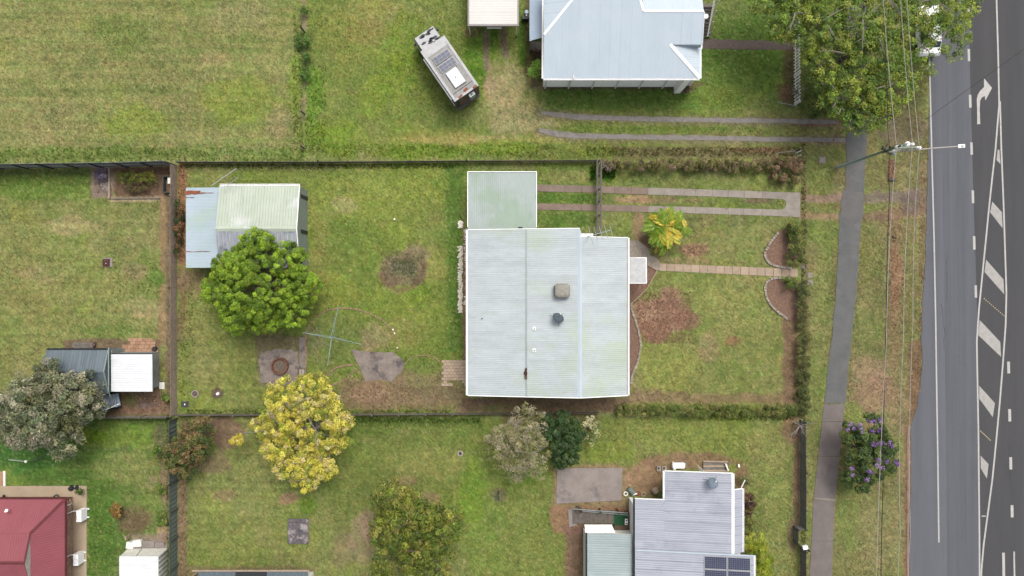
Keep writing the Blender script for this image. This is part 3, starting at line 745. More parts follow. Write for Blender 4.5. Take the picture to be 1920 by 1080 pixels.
def tall_grass(name, label, zones, h0=.1, h1=.28, boost=1.2):
    Q = []; C = []
    for cx, cy, rx, ry, cnt, col in zones:
        px = cx + rng.uniform(-1, 1, cnt) * rx; py = cy + rng.uniform(-1, 1, cnt) * ry
        x = (px - 960) / S; y = -(py - 540) / S; per = 5
        x = np.repeat(x, per) + rng.normal(0, .03, cnt * per); y = np.repeat(y, per) + rng.normal(0, .03, cnt * per); m = cnt * per
        a = rng.uniform(0, 6.28, m); h = rng.uniform(h0, h1, m); ln = rng.uniform(.03, .16, m); wd = rng.uniform(.008, .022, m)
        d = np.stack([np.cos(a), np.sin(a)], -1); p = np.stack([-np.sin(a), np.cos(a)], -1); z = np.full(m, -.02)
        Q.append(np.stack([np.stack([x + p[:, 0] * wd, y + p[:, 1] * wd, z], -1), np.stack([x - p[:, 0] * wd, y - p[:, 1] * wd, z], -1), np.stack([x + d[:, 0] * ln, y + d[:, 1] * ln, h], -1)], 1))
        C.append(np.clip(np.array(A(*col)) * boost * rng.normal(1, .25, (m, 1)) * (1 + rng.normal(0, .08, (m, 3))), .01, .6))
    o = tri_soup(name, np.vstack(Q), np.vstack(C), M['blade'], 'stuff'); props(o, label, 'grass')

def scatter_flat(name, label, cat, zones, cols, size, zr=(0.02, 0.06)):
    """small loose flat bits (fallen leaves, flowers) lying on the ground; zones: (cx,cy,rx,ry,count) in photo pixels"""
    Q = []; C = []
    for cx, cy, rx, ry, cnt in zones:
        px = cx + rng.uniform(-1, 1, cnt) * rx; py = cy + rng.uniform(-1, 1, cnt) * ry
        ok = ~ground_samples(px, py, HARD); px, py = px[ok], py[ok]; n = len(px)
        x = (px - 960) / S; y = -(py - 540) / S; z = rng.uniform(zr[0], zr[1], n)
        a = rng.uniform(0, 6.28, n); s1 = rng.uniform(.5, 1.2, n) * size; s2 = s1 * rng.uniform(.4, .9, n)
        ux, uy = np.cos(a), np.sin(a)
        t = rng.uniform(-.4, .4, n)
        q = np.stack([np.stack([x + ux * s1, y + uy * s1, z + t * s1], -1), np.stack([x - uy * s2, y + ux * s2, z], -1),
                      np.stack([x - ux * s1, y - uy * s1, z - t * s1], -1), np.stack([x + uy * s2, y - ux * s2, z], -1)], 1)
        Q.append(q); c = np.array(cols)[rng.integers(0, len(cols), n)]
        C.append(np.clip(c * rng.normal(1, .15, (n, 1)), .01, .8))
    o = quads_soup(name, np.vstack(Q), np.vstack(C), M['leaf'], 'stuff')
    props(o, label, cat)
# ------------------------------------------------------------------ builders: sheets, roofs, fences, trees
def sheet(name, poly_px, z, matl, kind='structure', thick=0.0, is_hard=True):
    if is_hard: hard(poly_px)
    mb = MB()
    pts = [P(x, y, 0) + Vector((0, 0, z)) for x, y in poly_px]
    mb.prism(pts, -0.12 if not thick else -thick)
    o = mb.build(name, matl, None)
    if kind: o['kind'] = kind
    return o

def plane_axes(poly, rib):
    n = Vector((0, 0, 0))
    for i in range(len(poly)):
        n += (poly[i] - poly[0]).cross(poly[(i + 1) % len(poly)] - poly[0])
    if n.z < 0: n = -n
    n.normalize()
    v = Vector((rib[0], rib[1], 0)); v = v - n * v.dot(n); v.normalize()
    u = v.cross(n); u.normalize()
    return n, u, v

def corrugate(roof, poly, rib, pitch, amp, sheet_w, matl, name='roof_sheet', profile='sine', overlap=0.0):
    """corrugated sheets, each an object, laid side by side over a planar polygon"""
    poly = [Vector(p) for p in poly]
    n, u, v = plane_axes(poly, rib)
    o0 = poly[0]
    uv = [((p - o0).dot(u), (p - o0).dot(v)) for p in poly]
    umin = min(a for a, b in uv); umax = max(a for a, b in uv)
    cnt = max(1, round((umax - umin) / sheet_w)); wsh = (umax - umin) / cnt
    def vrange(uu):
        uu = min(max(uu, umin + 1e-5), umax - 1e-5); vs = []
        for i in range(len(uv)):
            (a0, b0), (a1, b1) = uv[i], uv[(i + 1) % len(uv)]
            if (a0 <= uu <= a1) or (a1 <= uu <= a0):
                if abs(a1 - a0) < 1e-9: vs += [b0, b1]
                else: vs.append(b0 + (b1 - b0) * (uu - a0) / (a1 - a0))
        return (min(vs), max(vs)) if vs else (0, 0)
    cache = {}
    for s in range(cnt):
        ua = umin + s * wsh
        ns = max(2, int(round(wsh / pitch * 4)))
        us = [ua + wsh * k / ns for k in range(ns + 1)]
        rg = [vrange(x) for x in us]
        key = tuple((round(a - rg[0][0], 3), round(b - rg[0][0], 3)) for a, b in rg)
        org = o0 + u * ua + v * rg[0][0]
        if key not in cache:
            vs = []
            for k, x in enumerate(us):
                t = 2 * math.pi * (x - ua) / pitch
                if profile == 'sine': h = amp * (0.5 + 0.5 * math.cos(t))
                else: h = amp * (1.0 if math.cos(t) > 0.35 else 0.0)
                for q in rg[k]:
                    p = u * (x - ua) + v * (q - rg[0][0]) + n * h
                    vs.append(tuple(p))
            fs = [(2 * k, 2 * k + 2, 2 * k + 3, 2 * k + 1) for k in range(ns)]
            me = bpy.data.meshes.new(name); me.from_pydata(vs, [], fs); me.materials.append(matl)
            if profile == 'sine': me.polygons.foreach_set('use_smooth', [True] * len(me.polygons))
            me.update(); cache[key] = me
        obj_from_mesh(name, cache[key], roof, org - wl(roof) + n * (0.025 + random.uniform(0, 0.004)))

def roof(parent, planes, under, name='roof'):
    """planes: (poly, rib dir, pitch, amp, sheet width, material, profile)"""
    mb = MB()
    for pl in planes:
        mb.prism([Vector(p) + Vector((0, 0, 0.008 * 0)) for p in pl[0]], -0.06)
    r = mb.build(name, under, parent)
    for pl in planes:
        corrugate(r, *pl[:6], profile=pl[6] if len(pl) > 6 else 'sine')
    return r

def piece(name, me, parent, loc, rotz=0.0, scl=None, tilt=0.0):
    o = obj_from_mesh(name, me, parent, Vector(loc) - wl(parent), (tilt, tilt * 0.6, rotz))
    if scl: o.scale = scl
    return o

def box_mesh(name, sx, sy, sz, matl, bev=0.0):
    mb = MB()
    if bev <= 0:
        mb.box(-sx / 2, sx / 2, -sy / 2, sy / 2, 0, sz)
    else:
        x, y = sx / 2, sy / 2
        v = []
        for (ax, ay, z) in ((x, y, 0), (x, y, sz - bev), (x - bev, y - bev, sz)):
            v += [(-ax, -ay, z), (ax, -ay, z), (ax, ay, z), (-ax, ay, z)]
        f = [(3, 2, 1, 0), (8, 9, 10, 11)]
        for r_ in (0, 4):
            for k in range(4): f.append((r_ + k, r_ + (k + 1) % 4, r_ + 4 + (k + 1) % 4, r_ + 4 + k))
        mb.add(v, f)
    return mb.mesh(name, matl)

def along(pts, step):
    """points with heading every step metres along a 2D/3D polyline"""
    pts = [Vector(p) for p in pts]; out = []; need = step / 2
    for a, b in zip(pts[:-1], pts[1:]):
        d = b - a; L_ = d.length; t = need
        while t < L_:
            out.append((a + d * (t / L_), math.atan2(d.y, d.x))); t += step
        need = t - L_
    return out

def smooth_px(pts, sub=6):
    """Catmull-Rom through pixel points"""
    P_ = [pts[0]] + list(pts) + [pts[-1]]; out = []
    for i in range(1, len(P_) - 2):
        p0, p1, p2, p3 = [np.array(q, float) for q in P_[i - 1:i + 3]]
        for k in range(sub):
            t = k / sub
            out.append(tuple(0.5 * ((2 * p1) + (-p0 + p2) * t + (2 * p0 - 5 * p1 + 4 * p2 - p3) * t * t + (-p0 + 3 * p1 - 3 * p2 + p3) * t ** 3)))
    out.append(tuple(pts[-1])); return out

def edging(label, cat, px_pts, step, size, matl, name='block', kind=None, gap=0.9):
    pts = [P(x, y) for x, y in smooth_px(px_pts)]
    st = along(pts, step)
    rb = [((p.x * S) + 960, 540 - p.y * S) for p, a in st]
    for (ax, ay) in rb: hard([(ax - 3, ay - 3), (ax + 3, ay - 3), (ax + 3, ay + 3), (ax - 3, ay + 3)])
    t = thing('garden_edging', label, cat, (sum((p for p, a in st), Vector()) / len(st)), kind=kind)
    me = box_mesh(name, step * gap, size[0], size[1], matl, 0.012)
    for p, a in st:
        piece(name, me, t, p + Vector((random.gauss(0, .012), random.gauss(0, .012), 0.0 + random.uniform(0, .015))), a + random.gauss(0, .06),
              (random.uniform(.9, 1.05), random.uniform(.85, 1.1), random.uniform(.85, 1.1)))
    return t

def fence(label, px_pts, h, style, matl, post_mat, panel=2.4, name='fence', zb=0.0, post_side=1):
    pts = [P(x, y) for x, y in px_pts]
    root = thing(name, label, 'fence', (pts[0] + pts[-1]) / 2)
    for a, b in zip(pts[:-1], pts[1:]):
        L_ = (b - a).length; n = max(1, round(L_ / panel)); d = (b - a) / L_
        nrm = Vector((-d.y, d.x, 0)) * post_side
        for i in range(n):
            p0 = a + d * (L_ * i / n); p1 = a + d * (L_ * (i + 1) / n); lw = L_ / n
            if style == 'paling':
                mb = MB(); k = max(1, int(lw / 0.11))
                for j in range(k):
                    c = p0 + d * ((j + .5) * lw / k)
                    hh = h + random.uniform(-.03, .03)
                    mb.cbox(c + nrm * random.uniform(-.004, .004) + Vector((0, 0, .03)), lw / k * .9, .018, hh, math.atan2(d.y, d.x) + random.gauss(0, .02))
                o = mb.build('paling_panel', matl, root); o['kind'] = 'stuff'
                mb = MB()
                for z in (.35, h - .3):
                    mb.bar(p0 + nrm * .04 + Vector((0, 0, z)), p1 + nrm * .04 + Vector((0, 0, z)), .045, .07)
                mb.build('rail', post_mat, root)
            elif style == 'steel':
                mb = MB(); k = max(2, int(lw / .09)); vs = []
                for j in range(k + 1):
                    c = p0 + d * (j * lw / k) + nrm * (.018 if (j // 2) % 2 else -.018)
                    vs += [c + Vector((0, 0, .05)), c + Vector((0, 0, h))]
                mb.add(vs, [(2 * j, 2 * j + 2, 2 * j + 3, 2 * j + 1) for j in range(k)])
                mb.build('steel_panel', matl, root)
                mb = MB()
                mb.bar(p0 + Vector((0, 0, h)), p1 + Vector((0, 0, h)), .06, .04)
                mb.build('rail', post_mat, root)
            elif style == 'picket':
                k = max(1, int(lw / 0.26)); me = None
                mb = MB(); mb.box(-.045, .045, -.01, .01, 0, h)
                mb.add([(-.045, -.01, h), (.045, -.01, h), (0, -.01, h + .08), (-.045, .01, h), (.045, .01, h), (0, .01, h + .08)], [(0, 1, 2), (5, 4, 3), (1, 4, 5, 2), (3, 0, 2, 5)])
                me = mb.mesh('picket', matl)
                for j in range(k):
                    piece('picket', me, root, p0 + d * ((j + .5) * lw / k) + Vector((0, 0, .05)), math.atan2(d.y, d.x) + random.gauss(0, .05))
                mb = MB()
                for z in (.3, h - .25):
                    mb.bar(p0 + nrm * .035 + Vector((0, 0, z)), p1 + nrm * .035 + Vector((0, 0, z)), .04, .07)
                mb.build('rail', post_mat, root)
            elif style == 'wire':
                mb = MB()
                for z in (.3, .6, .95): mb.tube([p0 + Vector((0, 0, z)), p1 + Vector((0, 0, z))], .004, 3, False)
                mb.build('wire', post_mat, root)
            elif style == 'rails':
                for z in (.35, .7, h):
                    mb = MB(); mb.bar(p0 + Vector((0, 0, z)) , p1 + Vector((0, 0, z)), .05, .1); mb.build('rail', matl, root)
            mb = MB(); mb.cbox(p0 + nrm * .05, .1, .1, h + (.06 if style != 'picket' else -.02), math.atan2(d.y, d.x)); mb.build('post', post_mat, root)
        mb = MB(); mb.cbox(b + nrm * .05, .1, .1, h + (.06 if style != 'picket' else -.02), math.atan2(d.y, d.x)); mb.build('post', post_mat, root)
    return root

# ---- foliage
def leaf_cloud(centres, rad, per, leaf, cols, flat=0.75, narrow=0.5, up=0.7, jit=0.16, clump_jit=0.14):
    """leaf quads spread over little domes at the given centres"""
    centres = np.asarray(centres); nc = len(centres)
    rads = rad * rng.uniform(.65, 1.25, nc)
    ci = np.repeat(np.arange(nc), per); n = len(ci)
    d = rng.normal(size=(n, 3)); d /= np.linalg.norm(d, axis=1, keepdims=True)
    d[:, 2] = np.where(d[:, 2] < -.3, -d[:, 2], d[:, 2])
    rr = rads[ci] * rng.uniform(.35, 1.0, n) ** .5
    p = centres[ci] + d * rr[:, None] * np.array([1, 1, flat])
    nrm = d * .8 + rng.normal(0, .45, (n, 3)) + np.array([0, 0, up]); nrm /= np.linalg.norm(nrm, axis=1, keepdims=True)
    t = rng.normal(size=(n, 3)); t -= nrm * (t * nrm).sum(1, keepdims=True); t /= np.linalg.norm(t, axis=1, keepdims=True)
    b = np.cross(nrm, t)
    L_ = (leaf * rng.uniform(.6, 1.3, n))[:, None]
    q = np.stack([p + t * L_ * .5, p + b * L_ * .5 * narrow, p - t * L_ * .5, p - b * L_ * .5 * narrow], 1)
    cols = np.array(cols)
    base = cols[rng.integers(0, len(cols), nc)] * rng.normal(1, clump_jit, (nc, 1))
    c = base[ci] * rng.normal(1, jit, (n, 1)) * (1 + rng.normal(0, .05, (n, 3)))
    return q, np.clip(c, .004, .7)

def blob_points(blobs, n, inner=0.25, zmin=-0.35):
    """points on and in a union of ellipsoids (cx,cy,cz,rx,ry,rz)"""
    bl = np.array(blobs, float); area = (bl[:, 3] * bl[:, 4]) ** 1.0; pr = area / area.sum()
    out = []
    while len(out) < n:
        k = rng.choice(len(bl), p=pr); d = rng.normal(size=3); d /= np.linalg.norm(d)
        if d[2] < zmin: d[2] = -d[2]
        f = rng.uniform(.45, .85) if rng.random() < inner else rng.uniform(.88, 1.04)
        out.append(bl[k, :3] + d * bl[k, 3:6] * f)
    return np.array(out)

def tree(name, label, cat, px, py, rx, ry, h, cols, clumps, per=70, crad=.5, leaf=.2, lobes=7, lobe_sz=.42, bark=None, trunk_r=.16,
         narrow=.5, inner=.25, group=None, limb_show=0, flat=.75, crown_base=.35, seedv=None, extra=None, jit=.16, cjit=.14, spread=.62, blobs=None, zmin=-.35):
    """crown seen centred at photo pixel px,py with pixel radii rx,ry, h metres tall"""
    if seedv is not None: random.seed(seedv)
    zc = h * (crown_base + (1 - crown_base) * .45)
    c = P(px, py, zc); k = (1 - zc / H) / S
    RX, RY, RZ = rx * k, ry * k, (h - h * crown_base) * .5
    root = thing(name, label, cat, (c.x, c.y, 0), group=group)
    cz = h * crown_base + RZ
    if blobs is None:
        bl = [(c.x, c.y, cz, RX * .72, RY * .72, RZ * .95)]
        for i in range(lobes):
            a = 2 * math.pi * (i + random.uniform(-.3, .3)) / lobes
            s = random.uniform(.8, 1.2) * lobe_sz
            bl.append((c.x + math.cos(a) * RX * spread, c.y + math.sin(a) * RY * spread, cz + random.uniform(-.35, .3) * RZ, RX * s, RY * s, RZ * random.uniform(.45, .75)))
    else:
        bl = []
        for bx, by, br, bz, bh in blobs:        # pixel centre, pixel radius, centre height, half height
            q = P(bx, by, bz); kk = (1 - bz / H) / S
            bl.append((q.x, q.y, bz, br * kk, br * kk, bh))
    cen = blob_points(bl, clumps, inner, zmin)
    if extra: cen = np.vstack([cen, [tuple(P(ex, ey, ez)) for ex, ey, ez in extra]])
    q, cc = leaf_cloud(cen, crad, per, leaf, cols, narrow=narrow, flat=flat, jit=jit, clump_jit=cjit)
    quads_soup('crown', q - np.array([c.x, c.y, 0]), cc, M['leaf'], None, root)
    bark = bark or M['bark']
    mb = MB()
    zt = h * crown_base
    mb.tube([(c.x, c.y, -.1), (c.x + .05, c.y + .04, zt * .5), (c.x, c.y, zt + RZ * .5)], [trunk_r * 1.25, trunk_r, trunk_r * .7], 10)
    mb.build('trunk', bark, root, smooth=True)
    mb = MB()
    for i in range(min(len(bl), 14)):
        b = bl[i]; s = Vector((c.x, c.y, zt * random.uniform(.7, 1.1))); e = Vector(b[:3])
        mid = (s + e) / 2 + Vector((random.gauss(0, .2), random.gauss(0, .2), .1))
        mb.tube([s, mid, e], [trunk_r * .6, trunk_r * .4, trunk_r * .22], 6)
        for j in range(5):
            t = cen[rng.integers(0, len(cen))]
            tv = Vector(t)
            if (tv - e).length < max(b[3], b[4]) * 1.3:
                mb.tube([e if j % 2 else mid, ((e if j % 2 else mid) + tv) / 2 + Vector((0, 0, .1)), tv], [trunk_r * .22, trunk_r * .13, trunk_r * .05], 4, False)
    if limb_show:
        for j in range(limb_show):
            b = bl[random.randrange(len(bl))]
            s = Vector(b[:3]) + Vector((0, 0, b[5] * .9)); a = random.uniform(0, 6.28); L_ = random.uniform(.5, 1.0) * b[3]
            e = s + Vector((math.cos(a) * L_, math.sin(a) * L_, b[5] * .25))
            mb.tube([s, (s + e) / 2 + Vector((0, 0, .12)), e], [trunk_r * .25, trunk_r * .16, trunk_r * .05], 4, False)
            for _ in range(3):
                t = random.uniform(.3, .9); q_ = s.lerp(e, t); a2 = a + random.uniform(-1, 1)
                mb.tube([q_, q_ + Vector((math.cos(a2), math.sin(a2), .15)) * L_ * .35], [trunk_r * .1, trunk_r * .03], 3, False)
    mb.build('branches', bark, root)
    return root

def hedge(label, px_poly, h, cols, dens=3.6, leaf=.13, name='hedge', per=95, crad=.25):
    """clipped hedge filling a pixel quad (x0,y0,x1,y1)"""
    x0, y0, x1, y1 = px_poly
    a, b = P(x0, y0), P(x1, y1)
    X0, X1 = sorted((a.x, b.x)); Y0, Y1 = sorted((a.y, b.y))
    root = thing(name, label, 'hedge', ((X0 + X1) / 2, (Y0 + Y1) / 2, 0))
    n = int((X1 - X0) * (Y1 - Y0) * dens * 4.5 + (X1 - X0 + Y1 - Y0) * h * 2)
    c = []
    for _ in range(n):
        x, y = rng.uniform(X0, X1), rng.uniform(Y0, Y1)
        hv = h * (1 + .16 * math.sin(x * 1.7 + y * 2.3) + .1 * math.sin(x * 4.1 - y * 3.3))
        z = hv * rng.uniform(.82, 1.02) if rng.random() < .6 else hv * rng.uniform(.15, .9)
        c.append((x + rng.normal(0, .05), y + rng.normal(0, .05), z))
    q, cc = leaf_cloud(np.array(c), crad, per, leaf * .8, cols, jit=.28, clump_jit=.22)
    quads_soup('foliage', q - np.array([root.location.x, root.location.y, 0]), cc, M['leaf'], None, root)
    mb = MB()
    L_ = max(X1 - X0, Y1 - Y0); k = max(2, int(L_ / .8))
    for i in range(k):
        t = (i + .5) / k
        x = X0 + (X1 - X0) * t if X1 - X0 > Y1 - Y0 else (X0 + X1) / 2
        y = Y0 + (Y1 - Y0) * t if Y1 - Y0 >= X1 - X0 else (Y0 + Y1) / 2
        for _ in range(3):
            mb.tube([(x, y, -.05), (x + random.gauss(0, .15), y + random.gauss(0, .15), h * .8)], [.03, .01], 4, False)
    mb.build('stems', M['bark'], root)
    return root

def frond_mesh(name, L_, leafl, cols, n=22, droop=.35, wide=.035):
    """one pinnate frond growing along +X, arching up then down"""
    Q = []; C = []
    def pt(t): return np.array([L_ * t * (1 - .12 * t), 0, L_ * (.45 * t - droop * 1.6 * t * t)])
    for i in range(n):
        t = .15 + .85 * i / n; p = pt(t); ll = leafl * math.sin(math.pi * (.15 + .8 * t)) + .05
        for sgn in (-1, 1):
            a = R(52 - 22 * t)
            d = np.array([math.cos(a), sgn * math.sin(a), -.15 + random.gauss(0, .12)]); d /= np.linalg.norm(d)
            s = np.array([-d[1], d[0], 0]) * wide
            e = p + d * ll
            Q.append([p, p + d * ll * .5 + s, e, p + d * ll * .5 - s])
            C.append(np.array(cols[random.randrange(len(cols))]) * random.gauss(1, .12))
    for i in range(6):
        a, b = pt(i / 6), pt((i + 1) / 6); wv = np.array([0, .018, 0])
        Q.append([a - wv, b - wv, b + wv, a + wv]); C.append(np.array(cols[0]) * .9)
    n_ = len(Q); me = bpy.data.meshes.new(name)
    me.from_pydata([tuple(v) for q in Q for v in q], [], [(4 * i, 4 * i + 1, 4 * i + 2, 4 * i + 3) for i in range(n_)])
    ca = me.color_attributes.new('tint', 'FLOAT_COLOR', 'POINT')
    c = np.ones((n_ * 4, 4)); c[:, :3] = np.repeat(np.clip(np.array(C), .005, .7), 4, axis=0)
    ca.data.foreach_set('color', c.ravel()); me.materials.append(M['leaf']); me.update()
    return me

def antenna(label, base, h, elements, heading, tilt=0):
    t = thing('tv_antenna', label, 'antenna', base)
    b = Vector(base); top = b + Vector((0, 0, h))
    MB().tube([b, top], .022, 6).build('mast', M['galv'], t)
    d = Vector((math.cos(heading), math.sin(heading), 0)); pn = Vector((-d.y, d.x, 0))
    bl = elements[-1][0]
    MB().tube([top - d * .3, top + d * bl], .03, 5).build('boom', M['galv'], t)
    for s, half in elements:
        MB().tube([top + d * s - pn * half, top + d * s + pn * half], .02, 4).build('element', M['alu'], t)
    return t

def dish(label, px, py, zr, r, matl, face, name='satellite_dish', mast=.7):
    """roof dish: shallow bowl facing direction `face` (3D), on a braced mast"""
    c = P(px, py, zr + mast)
    t = thing(name, label, 'satellite dish', (c.x, c.y, zr))
    f = Vector(face).normalized(); a = f.cross(Vector((0, 0, 1))).normalized(); b = a.cross(f).normalized()
    mb = MB(); vs = []; n = 24; rings = 5
    for sgn, off in ((1, 0.0), (-1, -.015)):
        vs.append(c + f * off)
        for i in range(1, rings + 1):
            rr = r * i / rings
            for k in range(n):
                an = 2 * math.pi * k / n
                vs.append(c + a * math.cos(an) * rr + b * math.sin(an) * rr * 1.05 + f * (rr * rr * .22 / r + off))
    fs = []; N1 = 1 + rings * n
    for s in range(2):
        o = s * N1
        for k in range(n):
            fs.append((o, o + 1 + k, o + 1 + (k + 1) % n))
            for i in range(rings - 1):
                p = o + 1 + i * n; fs.append((p + k, p + n + k, p + n + (k + 1) % n, p + (k + 1) % n))
    for k in range(n):
        p = 1 + (rings - 1) * n; fs.append((p + k, p + (k + 1) % n, N1 + p + (k + 1) % n, N1 + p + k))
    mb.add(vs, fs); mb.build('bowl', matl, t, smooth=True)
    fp = c + f * r * 1.0 - b * r * .25
    MB().tube([c - b * r, fp], .018, 5).build('feed_arm', M['galv'], t)
    MB().cyl(fp - Vector((0, 0, .05)), .05, .1, 8).build('receiver', M['offwhite'], t)
    MB().tube([c - f * .05, Vector((c.x, c.y, zr - .05))], .025, 6).build('mast', M['galv'], t)
    for an in (40, 160, 280):
        e = Vector((c.x + math.cos(R(an)) * r * 1.5, c.y + math.sin(R(an)) * r * 1.5, zr))
        MB().tube([Vector((c.x, c.y, zr + mast * .6)), e], .012, 4).build('stay', M['dark'], t)
    return t
# ------------------------------------------------------------------ the setting
def ribbon(pts, wd):
    pts = [np.array(p, float) for p in pts]; Lf, Rt = [], []
    ws = wd if isinstance(wd, (list, tuple)) else [wd] * len(pts)
    for i, p in enumerate(pts):
        d = pts[min(i + 1, len(pts) - 1)] - pts[max(i - 1, 0)]; d /= np.linalg.norm(d)
        n = np.array([-d[1], d[0]]) * ws[i] / 2
        Lf.append(tuple(p + n)); Rt.append(tuple(p - n))
    return Lf + Rt[::-1]

def rough_poly(pts, amp=1.5, step=12):
    out = []
    for i in range(len(pts)):
        a, b = np.array(pts[i], float), np.array(pts[(i + 1) % len(pts)], float)
        n = max(1, int(np.linalg.norm(b - a) / step))
        for k in range(n):
            p = a + (b - a) * k / n
            out.append((p[0] + random.uniform(-amp, amp), p[1] + random.uniform(-amp, amp)))
    return out

def flat(parent, name, poly, z, matl, thick=0.01):
    pts = [P(x, y, 0) + Vector((0, 0, z)) for x, y in poly]
    return MB().prism(pts, -thick).build(name, matl, parent)

edge = [(1752, -200), (1750, 60), (1746, 130), (1742, 200), (1740, 290), (1737, 400), (1734, 500), (1729, 580), (1727, 640), (1729, 690), (1723, 730), (1721, 760), (1712, 785), (1708, 800), (1708, 900), (1706, 1000), (1706, 1280)]
edge_r = []
for (a, b) in zip(edge[:-1], edge[1:]):
    n = max(1, int(abs(b[1] - a[1]) / 9))
    for k in range(n):
        t = k / n; edge_r.append((a[0] + (b[0] - a[0]) * t + random.uniform(-1.6, 1.6) * (1 if a[1] < 800 else .4), a[1] + (b[1] - a[1]) * t))
road = sheet('road', edge_r + [(1706, 1280), (2150, 1280), (2150, -200)], 0.02, M['asphalt'])
flat(road, 'dark_lane_surface', [(1808, -200), (1815, 0), (1819, 150), (1824, 330), (1830, 520), (1833, 640), (1836, 800), (1838, 1280), (2149, 1279), (2149, -199)], 0.026, M['asphalt_dark'])
Z1 = 0.033
flat(road, 'edge_line', ribbon([(1735, -200), (1741, 60), (1744, 180), (1747, 300), (1751, 450), (1754, 600), (1756, 740), (1758, 860), (1760, 1017)], 2.8), Z1, M['paint'], .004)
for x, y0, y1 in ((1815, 4, 26), (1816, 92, 115), (1818.5, 178, 202), (1821, 267, 290), (1823.5, 357, 381), (1826, 443, 468), (1829, 535, 558)):
    flat(road, 'lane_dash', [(x - 2.4, y0), (x + 2.2, y0), (x + 2.8, y1), (x - 1.8, y1)], Z1, M['paint'], .004)
for x, y0, y1 in ((1890.5, 678, 700), (1892.5, 767, 790), (1894.5, 857, 880), (1897, 947, 970)):
    flat(road, 'lane_dash', [(x - 2.6, y0), (x + 2.6, y0), (x + 3, y1), (x - 2.2, y1)], Z1, M['paint'], .004)
flat(road, 'solid_line', ribbon([(1881, 1036), (1882, 1100), (1885, 1280)], 5), Z1, M['paint'], .004)
flat(road, 'solid_line', ribbon([(1901, 1034), (1902, 1100), (1905, 1280)], 3), Z1, M['paint'], .004)
flat(road, 'island_line', ribbon([(1862, -200), (1868, 0), (1871, 100), (1873, 196), (1866, 280), (1857, 360), (1849, 440), (1842, 510), (1835, 580), (1831, 640), (1832, 700), (1834, 800), (1835, 900), (1836, 1000), (1837, 1280)], 3), Z1, M['paint'], .004)
flat(road, 'island_line', ribbon([(1874.5, 190), (1877, 280), (1881, 380), (1884, 470), (1886.5, 550), (1885, 610), (1880, 680), (1874, 755), (1867, 830), (1860, 900), (1852, 960), (1844, 1020), (1839.5, 1070), (1839, 1280)], 3), Z1 + .004, M['paint'], .004)
for q in ([(1870, 281), (1873.5, 281), (1875.5, 308), (1868, 300)], [(1860, 378), (1878, 398), (1879.5, 428), (1856, 398)],
          [(1848.5, 487), (1881, 524), (1882.5, 552), (1845.5, 510)], [(1836.5, 600), (1875, 641), (1876.5, 669), (1833.5, 628)],
          [(1835.5, 723), (1865, 756), (1861, 782), (1835.5, 747)], [(1838, 854), (1853, 870), (1850, 897), (1838.5, 878)]):
    flat(road, 'hatch_bar', q, Z1, M['paint_worn'], .004)
for (x0, y0), (x1, y1), n in (((1845, 560), (1882, 592), 12), ((1838, 808), (1856, 825), 9)):
    for i in range(n):
        x, y = x0 + (x1 - x0) * i / (n - 1), y0 + (y1 - y0) * i / (n - 1)
        flat(road, 'rumble_dot', [(x - .9, y - .9), (x + .9, y - .9), (x + .9, y + .9), (x - .9, y + .9)], Z1 + .01, M['paint_yellow'], .015)
flat(road, 'cross_tick', [(1840, 966.5), (1848, 966.5), (1848, 968.5), (1840, 968.5)], Z1, M['paint'], .004)
flat(road, 'turn_arrow', [(1831.8, 233), (1831.6, 205), (1831, 187), (1832.5, 179), (1837, 171), (1844.6, 163.5), (1844.6, 147), (1859.5, 165), (1847.3, 188.5), (1846, 180), (1840.5, 183), (1837.2, 189), (1836.4, 205), (1837.6, 233)], Z1, M['paint'], .004)

for nm, xs_, wd_, mt_ in (('tyre_track', (1772, 1776, 1780, 1784), 13, 'asphalt_track'), ('tyre_track', (1800, 1803, 1806, 1809), 12, 'asphalt_track')):
    flat(road, nm, ribbon([(xs_[0] - 4, -190), (xs_[0], 200), (xs_[1], 500), (xs_[2], 800), (xs_[3], 1270)], wd_), .0235, M[mt_], .004)
for k in range(7):
    cx_, cy_ = random.uniform(1760, 1905), random.uniform(20, 1060); pts_ = [(cx_, cy_)]
    for _ in range(14): cx_ += random.uniform(-2.2, 2.2); cy_ += random.uniform(3, 9); pts_.append((cx_, cy_))
    flat(road, 'crack', ribbon(pts_, [random.uniform(.35, .8) for _ in pts_]), .030, M['asphalt_patch'], .003)
fp_l = [(1588, -200), (1588, 120), (1587, 250), (1586, 330), (1585, 350), (1580, 362), (1577, 374), (1577, 392), (1573, 404), (1573, 430), (1570, 500), (1566, 560), (1561, 620), (1556, 660), (1550, 710), (1545, 756)]
fp_r = [(1585, 756), (1588, 720), (1593, 670), (1599, 610), (1604, 560), (1609, 500), (1612, 450), (1616, 410), (1618, 395), (1617, 380), (1619, 362), (1622, 300), (1626, 250), (1626, 120), (1626, -200)]
path = sheet('footpath', [(x + random.uniform(-.8, .8), y) for x, y in smooth_px(fp_l, 4)] + [(x + random.uniform(-.8, .8), y) for x, y in smooth_px(fp_r, 4)], 0.02, M['asphalt_path'])
flat(path, 'worn_patch', rough_poly([(1582, 362), (1619, 360), (1618, 410), (1606, 420), (1576, 404), (1578, 374)], 1.2, 8), .026, M['asphalt_pale'])
ys = [757, 790, 855, 936, 1014, 1090, 1170, 1280]
def pl(y): return 1545 - (y - 757) * (20 / 180) if y < 937 else 1525 - (y - 937) * .05
def prr(y): return 1584 - (y - 757) * (19 / 180) if y < 937 else 1565 - (y - 937) * .04
for y0, y1 in zip(ys[:-1], ys[1:]):
    q = [(pl(y0 + .6), y0 + .6), (prr(y0 + .6), y0 + .6), (prr(y1), y1), (pl(y1), y1)]
    hard(q); flat(path, 'slab', q, .025 + random.uniform(0, .006), M['slab_purple'], .1)
